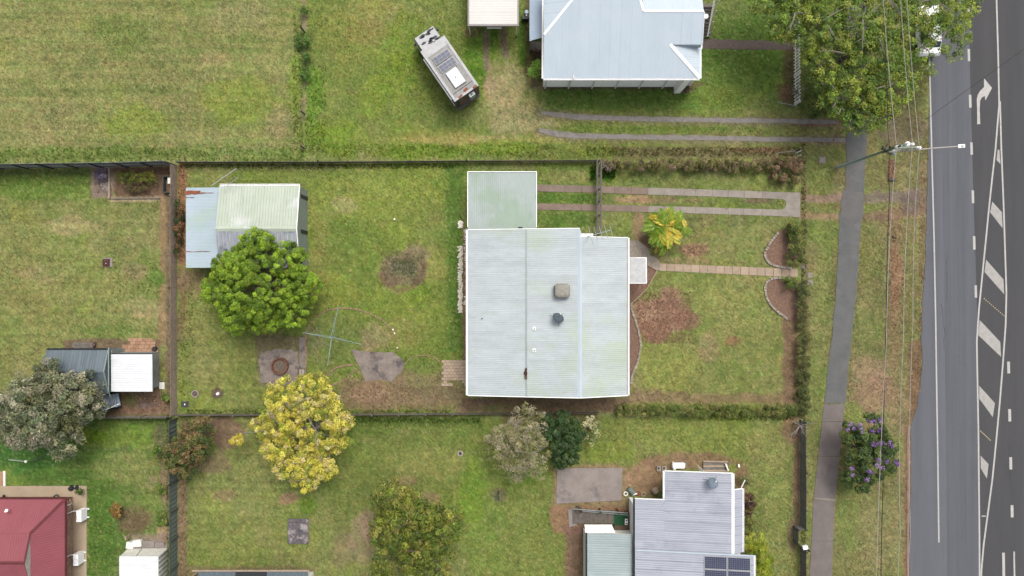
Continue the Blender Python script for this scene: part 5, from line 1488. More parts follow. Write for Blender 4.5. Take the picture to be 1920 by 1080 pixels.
MB().cbox(P(560, 995) + V((0, 0, -.02)), 1.78, 2.05, .14).build('base', M['concrete_old'], t)
mc = mat('scorched_concrete', A(128, 120, 122), A(100, 94, 100), scale=2.5, rough=.95, grain=.25, gscale=9, c3=A(186, 176, 172), s3=1.3, t3=.5)
for j, (y0, y1) in enumerate(((971.5, 977.5), (978.5, 1018))):
    q = [(541, y0), (579, y0), (579, y1), (541, y1)]
    MB().prism([P(x, y) + V((0, 0, .2)) for x, y in q], -.075).build('top_slab', mc, t)
# ------------------------------------------------------------------ blue-white house at the top
ZE, ZR, = 3.7, 5.0
def PE(x, y): return P(x, y, ZE)
L0 = PE(1019, 0).x; R1 = PE(1312, 0).x; R2 = P(1320, 0, 5.2).x; B0 = PE(0, 147).y
slope = math.tan(R(16))
def up(y): return ZE + (y - B0) * slope          # height of the big south plane
topy = B0 + 7.2
bh = thing('house', 'raised house under a blue-white hipped metal roof at the top edge', 'house', ((L0 + R1) / 2, B0 + 4, 0))
# hip on the left: 45 degrees in plan starting at (1019,75)
hy = B0 + 3.15; dL = topy - hy
zt_ = up(topy)
A1 = V((L0, B0, ZE)); A2 = V((L0, hy, up(hy)))
def ysolve(py):
    y = PE(0, py).y
    for _ in range(20): y = P(0, py, up(y)).y
    return y
ridge_y = ysolve(21); zr_ = up(ridge_y)
vx, vy = P(1258, 81, 4.7).x, P(1258, 81, 4.7).y
p_s = [A1, V((R1, B0, ZE)), V((vx, vy, up(vy))), V((R2, vy, up(vy))), V((R2, ridge_y, zr_)), V((P(1207, 0, 5.2).x, ridge_y, zr_)), V((P(1186, 0, 5.2).x, topy, zt_)), V((L0 + dL * .88, topy, zt_)), A2]
# split so each piece has one span along the ribs
xs_ = sorted(set([L0, R1, vx, R2, p_s[5].x, p_s[6].x, p_s[7].x]))
def ylow(x): return B0 if x <= vx else (B0 + (vy - B0) * (R1 - x) / (R1 - vx) if x <= R1 else vy)
def yhigh(x):
    if x < p_s[7].x: return hy + (topy - hy) * (x - L0) / (p_s[7].x - L0)
    if x < p_s[6].x: return topy
    if x < p_s[5].x: return topy + (ridge_y - topy) * (x - p_s[6].x) / (p_s[5].x - p_s[6].x)
    return ridge_y
planes = []
for x0, x1 in zip(xs_[:-1], xs_[1:]):
    e = 1e-4
    if x0 >= vx - 1e-6:
        lo0 = lo1 = vy
    else: lo0, lo1 = B0, B0
    q = [V((x0, lo0, up(lo0))), V((x1, lo1, up(lo1))), V((x1, yhigh(x1 - e), up(yhigh(x1 - e)))), V((x0, yhigh(x0 + e), up(yhigh(x0 + e))))]
    planes.append((q, (0, 1), .15, .012, .76, M['roof_blue']))
tri = [V((vx, B0, ZE)), V((R1, B0, ZE)), V((vx, vy, up(vy)))]
planes.append((tri, (0, 1), .15, .012, .76, M['roof_blue']))
zz = up(vy)
planes.append(([V((R1 + .02, B0, ZE)), V((R1 + .02, vy, ZE)), V((vx + .03, vy, zz - .03))], (1, 0), .15, .012, .76, M['roof_blue']))
# left hip plane, far plane over the ridge, small gable beyond
planes.append(([V((L0, hy, up(hy))), V((p_s[7].x, topy, zt_)), V((L0, topy, up(hy)))], (1, 0), .15, .012, .76, M['roof_blue']))
planes.append(([V((p_s[5].x, ridge_y + .02, zr_)), V((R2, ridge_y + .02, zr_)), V((R2, ridge_y + 3.0, zr_ - 1.05)), V((p_s[5].x, ridge_y + 3.0, zr_ - 1.05))], (0, 1), .15, .012, .76, M['roof_blue']))
broof = roof(bh, planes, M['offwhite'])
def cap(parent, a, b, wd=.2, matl=None):
    a, b = V(a), V(b); d = (b - a).normalized(); n = d.cross(V((0, 0, 1))).normalized() * wd / 2; mb = MB(); t = V((0, 0, .09))
    mb.add([a - n + t * .4, a + t, a + n + t * .4, b - n + t * .4, b + t, b + n + t * .4], [(0, 1, 4, 3), (1, 2, 5, 4)])
    return mb.build('ridge_cap', matl or M['white'], parent)
cap(broof, A2, (p_s[7].x, topy, zt_)); cap(broof, (p_s[6].x, topy, zt_), (p_s[5].x, ridge_y, zr_)); cap(broof, (p_s[5].x, ridge_y, zr_), (R2, ridge_y, zr_))
cap(broof, (vx, vy, zz), (R1, B0, ZE + .02), .26)
MB().box(vx + .05, R2 - .05, vy - .03, vy - .002, ZE - .1, zz - .07).build('gable_infill', M['roof_blue'], bh)
gutter(bh, (L0, B0 - .07, ZE - .02), (R1, B0 - .07, ZE - .02)); gutter(bh, (R1 + .07, B0, ZE - .02), (R1 + .07, vy, ZE - .02)); gutter(bh, (R2 + .05, vy - .3, zz - .1), (R2 + .05, ridge_y, zr_ - .1))
gutter(bh, (L0 - .07, B0, ZE - .02), (L0 - .07, topy, ZE + 1.0))
wy = P(0, 165, .0).y
mb = MB()
nb = int((ZE - .5) / .2)
for i in range(nb):
    z = .4 + i * .2
    mb.box(L0 + .1, P(1290, 0, 0).x, wy + .0 + .004 * i, wy + .06 + .004 * i, z, z + .18)
mb.build('wall', M['cream_wall'], bh)
MB().box(L0 + .12, R1 - 1.2, wy + .08, topy, 0, ZE - .15).build('wall_core', M['offwhite'], bh)
MB().box(R1 - 1.2, R2 - .6, vy - 2.6, topy, 0, ZE - .15).build('wall', M['cream_wall'], bh)
for x in np.linspace(L0 + .3, P(1285, 0).x, 7):
    MB().cbox((x, wy - .03, 0), .12, .06, ZE - .4).build('post', M['offwhite'], bh)
pv = P(1075, 146, ZE); MB().tube([pv + V((0, .2, .1)), pv + V((.02, -.1, .25)), V((pv.x - .1, wy - .12, 2.2)), V((pv.x - .12, wy - .12, .2))], .04, 6).build('drain_pipe', M['offwhite'], bh)
# side roof, landing and stairs
z2 = 2.8; a = P(993, 0, z2); b = P(1021, 77, z2)
sr = thing('side_awning', 'light blue lower awning along the west wall of the blue-white house', 'awning', ((a.x + b.x) / 2, b.y + 2, 0))
roof(sr, [([V((a.x, b.y, z2)), V((L0 + .05, b.y + .25, z2 + .25)), V((L0 + .05, topy, z2 + .25)), V((a.x, topy, z2))], (1, 0), .15, .012, .76, M['roof_blue_dark'])], M['white'])
for y in (b.y + .2, b.y + 3): MB().cbox((a.x + .1, y, 0), .09, .09, z2 - .1).build('post', M['timber_grey'], sr)
sheet('concrete_pad', [(994, 78), (1020, 78), (1020, 98), (1008, 99), (994, 92)], .04, M['concrete_old'])
st = thing('front_stairs', 'timber stairs with white handrail on the east side of the blue-white house', 'stairs', P(1330, 30))
for i in range(10):
    z = .25 + i * .23; y = 66 - i * 6.2
    a_, b_ = P(1312, y, z), P(1333 + i * .55, y, z)
    MB().box(a_.x, b_.x, a_.y - .13, a_.y + .14, z - .05, z).build('tread', M['timber_grey'], st)
MB().tube([P(1327, 68, .9), P(1340, 2, 3.3)], .035, 6).build('handrail', M['white'], st)
MB().tube([P(1326, 68, .5), P(1338, 2, 2.8)], .025, 6).build('handrail', M['white'], st)
for i in range(5):
    q = P(1326 + i * 2.6, 67 - i * 15, .1); MB().tube([q, q + V((0, 0, .8 + .55 * i))], .03, 5).build('baluster', M['white'], st)
MB().cyl(P(1322, 33, 1.7), .16, .3, 12, .2).build('pot', M['white'], None)
pt = bpy.data.objects['pot']; pt.location = P(1322, 33, 1.72); props(pt, 'white pot standing on the timber stairs', 'plant pot')
# things between carport and house
gb = thing('gas_bottle', 'small blue-grey bottle and cover against the west awning posts', 'gas bottle', P(987, 30)); MB().cyl(P(987, 30), .2, .9, 14, .16).build('body', M['roof_blue_dark'], gb); MB().cyl(P(987, 30, .9) , .07, .18, 8).build('valve', M['offwhite'], gb); MB().cbox(P(985, 36), .5, .4, .6).build('cover', M['dark'], gb)

# white carport at the top
z = 2.35; a = P(877, -150, z); b = P(973, 49, z)
wc = thing('carport', 'white flat carport roof at the top edge above two wheel tracks', 'carport', ((a.x + b.x) / 2, b.y + 2, 0))
roof(wc, [([V((a.x + .12, b.y + .15, z)), V((b.x - .12, b.y + .15, z)), V((b.x - .12, a.y, z + .1)), V((a.x + .12, a.y, z + .1))], (1, 0), .2, .012, .9, M['roof_cream'])], M['white'])
mg = mat('taupe_fascia', A(176, 168, 166), rough=.6)
MB().box(a.x, b.x, b.y, b.y + .14, z - .12, z + .04).build('fascia', mg, wc); MB().box(b.x - .13, b.x, b.y + .141, a.y, z - .12, z + .06).build('fascia', mg, wc); MB().box(a.x, a.x + .13, b.y + .141, a.y, z - .12, z + .06).build('fascia', mg, wc)
for px in (882, 969): q = P(px, 66); MB().cbox((q.x, q.y, 0), .09, .09, z - .12).build('post', M['offwhite'], wc)
for px in (882, 969): q = P(px, 66); MB().cbox((q.x, q.y + 4, 0), .09, .09, z - .12).build('post', M['offwhite'], wc)
q = P(927, 52, 1.9); MB().bar(q + V((-.6, 0, 0)), q + V((.6, 0, 0)), .15, .08).build('beam', M['offwhite'], wc)

# ------------------------------------------------------------------ camper van
f0, r0 = P(810.5, 81.5, 2.9), P(875, 175.5, 2.9)
dirv = (f0 - r0); ang = math.atan2(dirv.y, dirv.x); cc_ = (f0 + r0) / 2
Lb, Wb = dirv.length, 2.3
van = thing('camper_truck', 'weathered white camper truck with two roof solar panels parked askew on the grass', 'camper truck', (cc_.x, cc_.y, 0), ang)
hx, hw = Lb / 2, Wb / 2
mb = MB(); mb.box(-hx, hx, -hw, hw, .75, 2.82); mb.build('body', M['camper_side'], van, local=True)
mb = MB(); mb.box(-hx - .01, hx + .01, -hw - .02, hw + .02, 2.823, 2.88); mb.build('roof', M['camper_grey'], van, local=True)
for y in (-hw + .07, hw - .07): MB().box(-hx, hx, y - .1, y + .1, 2.883, 2.905).build('roof_edge', M['camper_white'], van, local=True)
MB().box(-hx, -hx + .16, -hw + .18, hw - .18, 2.883, 2.905).build('roof_edge', M['camper_white'], van, local=True)
MB().box(hx - .75, hx, -hw + .18, hw - .18, 2.883, 2.9).build('roof_front', M['camper_white'], van, local=True)
for xx, yy in ((-hx + .1, .55), (-hx + .08, -.85)): MB().cbox(V((xx, yy, 2.906)), .16, .4, .006, .1).build('rust_stain', M['rust'], van, local=True)
MB().cbox(V((-hx + .3, -.1, 2.888)), .22, .4, .006, .3).build('rust_stain', M['rust'], van, local=True)
for i, xc in enumerate((1.1, .32)):
    fr = MB().box(xc - .31, xc + .31, -.78, .72, 2.95, 2.985).build('solar_panel', M['alu'], van, local=True)
    cell = MB().box(-.135, .135, -.17, .17, 0, .006).mesh('cell', M['solar_blue'])
    for a_ in range(2):
        for b_ in range(4):
            piece_ = obj_from_mesh('cell', cell, fr, (xc - .145 + a_ * .29, -.57 + b_ * .36, 2.986))
mb = MB(); mb.box(-1.62, -.2, -.5, .5, 2.9, 3.05); mb.build('roof_hatch', M['roof_white'], van, local=True)
MB().box(-.93, -.87, -.04, .04, 3.052, 3.08).build('hatch_knob', M['dark'], van, local=True)
MB().box(-.2, -.12, -.6, -.5, 2.88, 2.96).build('vent', M['dark'], van, local=True)
# cab: tapered shape with windscreen, bonnetless truck front
c0, c1 = hx, hx + 1.6; mb = MB()
sec = [(c0, 1.0, .55, 2.35), (c0 + 1.35, .98, .55, 2.35), (c1 - .0, .95, .55, 1.5), (c1 + .04, .9, .6, 1.1)]
vs = []
for x, wv, zl_, zh in sec: vs += [(x, -wv, zl_), (x, wv, zl_), (x, wv * (.93 if zh > 2 else 1), zh), (x, -wv * (.93 if zh > 2 else 1), zh)]
fs = [(0, 1, 2, 3)[::-1], (12, 13, 14, 15)]
for j in range(3):
    for k in range(4): fs.append((j * 4 + k, j * 4 + (k + 1) % 4, (j + 1) * 4 + (k + 1) % 4, (j + 1) * 4 + k))
mb.add(vs, fs); mb.build('cab', M['camper_white'], van, local=True)
MB().add([(c0 + 1.37, -.84, 2.33), (c0 + 1.37, .84, 2.33), (c1 + .01, .88, 1.56), (c1 + .01, -.88, 1.56)], [(0, 3, 2, 1)]).build('windscreen', M['glass'], van, local=True)
for s in (-1, 1):
    MB().add([(c0 + .15, s * 1.0, 1.4), (c0 + .95, s * .99, 1.4), (c0 + .9, s * .955, 2.2), (c0 + .15, s * .955, 2.2)], [(0, 1, 2, 3)]).build('side_window', M['glass'], van, local=True)
    MB().cbox(V((c0 + 1.15, s * 1.12, 1.5)), .12, .2, .3).build('mirror', M['dark'], van, local=True)
    for x in (-hx + .95, hx + .55):
        w_ = MB(); 
        ring_ = [(x + .4 * math.cos(2 * math.pi * k / 18), .4 + .4 * math.sin(2 * math.pi * k / 18)) for k in range(18)]
        y0, y1 = s * (hw - .32), s * (hw - .05)
        w_.add([(a, y0, b) for a, b in ring_] + [(a, y1, b) for a, b in ring_], [tuple(range(18)), tuple(reversed(range(18, 36)))] + [(k, (k + 1) % 18, 18 + (k + 1) % 18, 18 + k) for k in range(18)])
        w_.build('wheel', M['black'], van, local=True)
    MB().box(-hx + .3, hx - .3, *sorted((s * hw, s * (hw + .04))), .7, .78).build('side_rail', M['white'], van, local=True)
    MB().box(-1.2, -.2, *sorted((s * (hw + .003), s * (hw + .02))), 1.6, 2.2).build('side_window', M['glass'], van, local=True)
MB().box(c1 - .02, c1 + .12, -.9, .9, .5, .72).build('bumper', M['dark'], van, local=True)
for s in (-1, 1): MB().box(c1 - .01, c1 + .03, s * .7 - .12, s * .7 + .12, .8, .98).build('headlight', M['offwhite'], van, local=True)
MB().tube([(-hx + .4, hw + .1, 2.45), (hx - .5, hw + .1, 2.45)], .07, 8).build('awning_roll', M['white'], van, local=True)
for x_ in (-1.9, -.05, 1.75): MB().box(x_, x_ + .05, -hw + .12, hw - .12, 2.884, 2.893).build('roof_seam', M['dark'] if x_ < -1 else M['camper_white'], van, local=True)
# dark stains and leaf litter lying on the cab roof
for i in range(15):
    x_, y_ = c0 + random.uniform(.12, 1.2), random.uniform(-.75, .75)
    sz = random.uniform(.16, .34)
    MB().prism([V((x_ + math.cos(a) * sz * random.uniform(.5, 1) * .5, y_ + math.sin(a) * sz * random.uniform(.5, 1), 2.353)) for a in np.linspace(0, 5.6, 7)], .012).build('roof_stain', M['dark'], van, local=True)
MB().box(-hx - .34, -hx - .03, -.62, -.1, 1.7, 2.55).build('rear_box', M['galv'], van, local=True)
MB().box(-hx - .25, -hx - .12, -.42, -.25, 2.553, 2.57).build('rear_label', M['dark'], van, local=True)
MB().box(-hx - .012, -hx - .002, -hw + .1, .75, .9, 2.6).build('rear_door', M['timber_brown'], van, local=True)
MB().box(-hx - .015, -hx - .002, .8, hw - .05, .9, 2.6).build('rear_panel', M['dark'], van, local=True)
MB().box(-hx - .2, -hx, -hw, hw, .55, .7).build('bumper', M['camper_side'], van, local=True)
MB().box(c0 - .0, c0 + .02, -hw, hw, 1.0, 2.82).build('front_wall', M['camper_white'], van, local=True)

# car under the street tree
cl_ = P(1731, 62)
car = thing('parked_car', 'white car parked by the road, mostly hidden under the big street tree', 'car', (cl_.x, cl_.y, 0), R(91))
mb = MB(); prof = [(-2.15, .35), (-2.2, .75), (-2.05, .95), (-1.6, 1.0), (-1.2, 1.42), (.35, 1.45), (1.05, .98), (1.9, .85), (2.15, .65), (2.15, .35)]
n_ = len(prof); vs = []
for s in (-1, 1): vs += [(x, s * (.86 if z < 1.1 else .66), z) for x, z in prof]
mb.add(vs, [tuple(range(n_)), tuple(reversed(range(n_, 2 * n_)))] + [(k, k + n_, (k + 1) % n_ + n_, (k + 1) % n_) for k in range(n_)])
mb.build('body', M['white'], car, local=True)
MB().add([(.38, -.62, 1.46), (.38, .62, 1.46), (1.02, .78, 1.01), (1.02, -.78, 1.01)], [(0, 3, 2, 1)]).build('windscreen', M['glass'], car, local=True)
MB().add([(-1.22, -.62, 1.435), (-1.22, .62, 1.435), (-1.58, .78, 1.03), (-1.58, -.78, 1.03)], [(0, 1, 2, 3)]).build('rear_window', M['glass'], car, local=True)
for s in (-1, 1):
    MB().add([(-1.3, s * .87, 1.05), (.85, s * .87, 1.05), (.3, s * .69, 1.4), (-1.1, s * .69, 1.4)], [(0, 1, 2, 3)]).build('side_window', M['glass'], car, local=True)
    for x in (-1.35, 1.35):
        w_ = MB(); ring_ = [(x + .31 * math.cos(2 * math.pi * k / 16), .31 + .31 * math.sin(2 * math.pi * k / 16)) for k in range(16)]
        w_.add([(a, s * .7, b) for a, b in ring_] + [(a, s * .88, b) for a, b in ring_], [tuple(range(16)), tuple(reversed(range(16, 32)))] + [(k, (k + 1) % 16, 16 + (k + 1) % 16, 16 + k) for k in range(16)])
        w_.build('wheel', M['black'], car, local=True)
    MB().box(2.1, 2.17, s * .6 - .14, s * .6 + .14, .6, .74).build('headlight', M['alu'], car, local=True)

# ------------------------------------------------------------------ left neighbour's sheds
ze, zg = 2.3, 2.9
a = P(88, 656, ze); b = P(206, 738, ze); yr_ = P(0, 697, zg).y; rx_ = P(195, 0, zg).x
s1 = thing('shed', 'blue-grey gabled shed beside the glaring white roof, its corner under the grey tree', 'shed', ((a.x + b.x) / 2, yr_, 0))
roof(s1, [([V((a.x, yr_, zg)), V((rx_, yr_, zg)), V((rx_, a.y, ze)), V((a.x, a.y, ze))], (0, 1), .2, .018, .76, M['roof_slate']),
          ([V((a.x, b.y, ze)), V((rx_, b.y, ze)), V((rx_, yr_, zg)), V((a.x, yr_, zg))], (0, 1), .2, .018, .76, M['roof_slate'])], M['timber_grey'])
cap(s1, (a.x, yr_, zg), (rx_, yr_, zg), .3, M['roof_slate'])
mb = MB(); x0_, x1_ = a.x + .1, rx_ - .04; mb.box(x0_, x1_, b.y + .06, a.y - .06, 0, ze - .08)
mb.add([(x1_, b.y + .06, ze - .08), (x1_, a.y - .06, ze - .08), (x1_, yr_, zg - .08)], [(0, 1, 2)]); mb.build('wall', M['roof_slate'], s1)
MB().bar(V((rx_ + .02, a.y, ze + .04)), V((rx_ + .02, yr_, zg + .05)), .05, .12).build('barge_board', M['galv'], s1); MB().bar(V((rx_ + .02, b.y, ze + .04)), V((rx_ + .02, yr_, zg + .05)), .05, .12).build('barge_board', M['galv'], s1)
gutter(s1, (a.x, a.y + .06, ze), (rx_, a.y + .06, ze), M['dark'])
MB().tube([P(203.5, 652, 2.6), P(203.5, 735, 2.6), P(208, 745, 2.2)], .05, 8).build('downpipe', M['verdigris'], s1)
z = 2.15; a = P(209, 664, z); b = P(286, 734, z)
s2 = thing('shed', 'small shed with a glaring white ribbed roof beside the blue-grey shed', 'shed', ((a.x + b.x) / 2, (a.y + b.y) / 2, 0))
roof(s2, [([V((a.x, b.y, z)), V((b.x, b.y, z)), V((b.x, a.y, z + .05)), V((a.x, a.y, z + .05))], (1, 0), .2, .02, .76, M['roof_white'])], M['offwhite'])
MB().box(a.x - .1, P(297.5, 0).x, b.y + .1, a.y - .0, 0, z - .1).build('wall', M['fence_grey'], s2)
MB().bar(V((a.x, a.y + .05, z)), V((b.x, a.y + .05, z)), .08, .1).build('trim', M['dark'], s2)
MB().box(P(190, 0, 1.9).x, a.x - .102, a.y - .4, a.y + .3, 0, 1.9).build('annex', M['fence_grey'], s2)
ts = thing('timber_stack', 'grey weathered timber stack along the north wall of the blue-grey shed', 'timber stack', P(156, 650))
for i in range(4):
    for j in range(3): MB().bar(P(136 + random.uniform(-1, 2), 643.5 + i * 3, .08 + .09 * j), P(176 + random.uniform(-3, 3), 643.5 + i * 3, .08 + .09 * j), .12, .08).build('plank', M['timber_grey'], ts)
MB().bar(P(118, 653, .1), P(140, 653, .1), .1, .1).build('plank', M['timber_brown'], ts); MB().cbox(P(179, 645), .12, .35, .3).build('brick', M['brick'], ts)
pot = thing('upright_lid', 'grey round lid standing at the paved patch corner', 'lid', P(291, 654)); MB().cyl(P(291, 654), .22, .25, 16, .18).build('body', M['dark'], pot)
wt = obj_from_mesh('paving_tile', box_mesh('paving_tile', .45, .58, .06, M['offwhite'], .01), None, P(304, 723)); props(wt, 'single pale tile on the mulch right of the glaring white shed', 'tile')
# trailer half under the grey tree
tc = P(208, 752, .5)
tr = thing('box_trailer', 'pale blue caged trailer half hidden below the grey tree', 'trailer', (tc.x, tc.y, 0), R(12))
MB().box(-.95, .75, -.55, .55, .5, .56).build('tray', M['roof_blue_dark'], tr, local=True)
for y in (-.55, .5): MB().box(-.95, .75, y, y + .05, .562, .95).build('side_panel', M['roof_blue_dark'], tr, local=True)
for i in range(7): MB().bar(V((-.1 + i * .14, -.5, 1.1)), V((-.1 + i * .14, .5, 1.1)), .02, .02).build('cage_bar', M['alu'], tr, local=True)
MB().bar(V((.74, -.55, 1.1)), V((.74, .55, 1.1)), .05, .05).build('cage_bar', M['alu'], tr, local=True)
MB().bar(V((-.3, -.6, 1.0)), V((.95, -.35, 1.0)), .08, .05).build('drawbar', M['white'], tr, local=True)
MB().cyl(V((-.55, .05, .57)), .38, .3, 18).build('drum', M['white'], tr, local=True); MB().cyl(V((-.55, .05, .872)), .12, .01, 14).build('drum_hole', M['black'], tr, local=True)
for s in (-1, 1):
    w_ = MB(); ring_ = [(.28 * math.cos(2 * math.pi * k / 14), .28 + .28 * math.sin(2 * math.pi * k / 14)) for k in range(14)]
    w_.add([(p_, s * .6, q_) for p_, q_ in ring_] + [(p_, s * .74, q_) for p_, q_ in ring_], [tuple(range(14)), tuple(reversed(range(14, 28)))] + [(k, (k + 1) % 14, 14 + (k + 1) % 14, 14 + k) for k in range(14)]); w_.build('wheel', M['black'], tr, local=True)

# compost bin and timber edging of the corner bed
cb = thing('compost_crate', 'dark open crate in the corner bed against the boundary fence', 'crate', P(318, 346))
for (x0, y0, x1, y1) in ((308, 331, 308, 361), (308, 361, 328, 361), (308, 331, 328, 331), (328, 331, 328, 361)):
    MB().bar(P(x0, y0, .25), P(x1, y1, .25), .08, .5).build('side_board', M['timber_dark'], cb)
MB().cbox(P(322, 340), .3, .5, .4).build('lid', M['offwhite'], cb)
bt = thing('bed_divider', 'long thin timber edging board dividing the corner mulch bed', 'edging board', P(205.5, 340)); MB().bar(P(205.5, 310, .1), P(205.5, 372, .1), .1, .2).build('board', M['paver_pink'], bt)
bt2 = thing('bed_edging', 'pale timber edging along the lower side of the corner bed', 'edging board', P(255, 373)); MB().bar(P(208, 372.5, .05), P(300, 371.5, .05), .08, .12).build('board', M['timber_grey'], bt2)

# ------------------------------------------------------------------ red roofed house, bottom left
ze = 2.5; zt2 = 4.35
xe_ = P(122, 0, ze).x; ye_ = P(0, 936, ze).y
rh = thing('house', 'brick house with a dusty red hipped roof in the bottom left corner', 'house', (xe_ - 5, ye_ - 5, 0))
# hip apex where the hip meets the gablet
hp = P(57, 1000, zt2 - .25); dx = xe_ - hp.x; dy = ye_ - hp.y; zt3 = hp.z
ya = P(0, 1055, zt2 + .3).y; xa = P(46, 0, zt2 + .3).x; za = zt2 + .3
yb2 = ya - (hp.y - ya)
north = [V((xe_ - 26, ye_, ze)), V((xe_, ye_, ze)), hp.copy(), V((hp.x - .0, hp.y, zt3))]
k_ = (za - ze) / (zt3 - ze)
planes = [([V((-60, ye_, ze)), V((hp.x, ye_, ze)), V((hp.x, hp.y, zt3)), V((-60, hp.y, zt3))], (0, 1), .2, .015, .76, M['roof_red']),
          ([V((hp.x, ye_, ze)), V((xe_, ye_, ze)), V((hp.x, hp.y, zt3))], (0, 1), .2, .015, .76, M['roof_red']),
          ([V((xe_, ye_, ze)), V((xe_, yb2 - (ye_ - hp.y), ze)), V((hp.x, yb2, zt3)), V((hp.x, hp.y, zt3))], (1, 0), .2, .015, .76, M['roof_red']),
          ([V((-60, hp.y + .001, zt3)), V((hp.x, hp.y + .001, zt3)), V((xa, ya, za)), V((-60, ya, za))], (0, 1), .2, .015, .76, M['roof_red']),
          ([V((-60, yb2, zt3)), V((hp.x, yb2, zt3)), V((xa, ya, za)), V((-60, ya, za))], (0, 1), .2, .015, .76, M['roof_red'])]
# keep the long planes short of the frame edge
planes = [([V((max(p.x, -56), p.y, p.z)) for p in pl[0]],) + pl[1:] for pl in planes]
rroof = roof(rh, planes, M['trim_red'])
MB().add([(hp.x + .01, hp.y, zt3), (hp.x + .01, yb2, zt3), (xa + .01, ya, za + .02)], [(0, 1, 2), (2, 1, 0)]).build('gablet', M['offwhite'], rroof)
cap(rroof, (xe_, ye_, ze), (hp.x, hp.y, zt3), .22, M['trim_red']); cap(rroof, (-56, ya, za), (xa, ya, za), .25, M['trim_red']); cap(rroof, (hp.x, hp.y, zt3), (xa, ya, za), .14, M['trim_red'])
gutter(rh, (-56, ye_ + .06, ze), (xe_ + .1, ye_ + .06, ze), M['trim_red']); gutter(rh, (xe_ + .06, ye_, ze), (xe_ + .06, -34, ze), M['trim_red'])
wx = P(139.5, 0).x; wy2 = P(0, 937, 0).y - .9
bw = MB().box(-56, wx - .1, -34, ye_ - .55, 0, ze - .08).build('wall', M['brick'], rh)
bmz = mat('wall_brick', A(224, 188, 164), A(196, 160, 138), scale=5, rough=.95, grain=.2, rnd=.2)
bme = box_mesh('brick', .05, .38, .14, bmz)
ct = 0
for r_ in range(14):
    for j in range(21):
        y = ye_ - .8 - j * .4 - (r_ % 2) * .2
        obj_from_mesh('brick', bme, bw, V((wx - .085 + random.uniform(0, .012), y, .05 + r_ * .16)) - wl(bw))
for py in (965, 1046): pass
for y_, h_ in ((ye_ - 2.2, 1.0), (ye_ - 6.0, 1.0)): window(rh, (wx - .055, y_, 1.1), 1.2, 1.0, 'y', 1)
cowl = thing('roof_cowl', 'small white pipe cowl on the red roof', 'roof vent', P(12, 958, 3.3)); MB().tube([P(12, 958, 3.25), P(12, 958, 3.6), P(9, 960, 3.65)], .06, 8).build('pipe', M['white'], cowl); MB().cyl(P(13, 957, 3.6), .12, .08, 12).build('cap', M['white'], cowl)
for i, (px, py, lab) in enumerate(((148, 968, 'upper of two white air conditioner boxes beside the brick wall'), (142, 1050, 'lower of two white air conditioner boxes beside the brick wall'))):
    c = P(px, py, .9)
    ac = thing('air_conditioner', lab, 'air conditioner', (c.x, c.y, 0), group='air conditioners beside the brick wall')
    MB().cbox(V((c.x, c.y, .12)), .42, .95, .8).build('case', M['white'], ac)
    MB().ring(V((c.x + .0, c.y - .1, .922)), .0001 + .18, .2, .004).build('grille', M['alu'], ac)
    MB().tube([V((c.x - .1, c.y + .42, .85)), V((c.x - .35, c.y + .5, 1.1)), V((wx - .05, c.y + .25, 1.3))], .03, 6).build('pipe', M['white'], ac)
    for dy_ in (-.35, .35): MB().cbox(V((c.x + .1, c.y + dy_, 0)), .5, .08, .12).build('foot', M['white'], ac)
c = P(131, 945, .8); MB
hr_ = thing('hose_reel', 'round wire hose reel on the cream slab beside the red eave', 'hose reel', P(108, 932)); MB().ring(P(108, 932) + V((0, 0, .1)), .2, .24, .1).build('reel', M['dark'], hr_); MB().ring(P(108, 931) + V((0, 0, .22)), .28, .3, .03).build('rim', M['galv'], hr_)
db = thing('downlight_bracket', 'white bent downpipe at the top corner of the brick wall', 'downpipe', P(130, 945)); MB().tube([P(124, 948, 2.3), P(131, 946, 1.6), P(134, 944, .6)], .045, 6).build('pipe', M['white'], db)
bk = thing('dark_bracket', 'dark metal bracket standing by the red eave at the left edge', 'bracket', P(7, 932)); MB().bar(P(7, 928, .4), P(7, 936, .4), .1, .2).build('upright', M['dark'], bk); MB().bar(P(0, 936, .4), P(7, 936, .4), .08, .2).build('arm', M['galv'], bk)
rk = thing('garden_rock', 'dark rounded rock on the cream slab corner', 'rock', P(138, 915)); 
mb = MB(); mb.cyl(P(135, 915), .28, .3, 9, .16); mb.cyl(P(145, 914), .22, .24, 8, .12); mb.build('stone', M['dark'], rk, smooth=False)
# short clothes line post
lp = thing('washing_line_post', 'pale leaning T post of a washing line on the lower left lawn', 'washing line', P(48, 865)); MB().tube([P(48, 865), P(48.5, 865, 1.2)], .04, 6).build('post', M['verdigris'], lp); MB().tube([P(16, 862, 1.2), P(49, 865.5, 1.2)], .03, 6).build('arm', M['alu'], lp); MB().cyl(P(49, 865, 1.2), .11, .08, 10).build('cap', M['offwhite'], lp)
lb = thing('leaning_branch', 'dark bare branch lying across the lower left lawn', 'branch', P(70, 862)); MB().tube([P(62, 866, .05), P(75, 860, .12), P(88, 853, .1)], [.05, .04, .02], 5).build('stick', M['timber_dark'], lb)

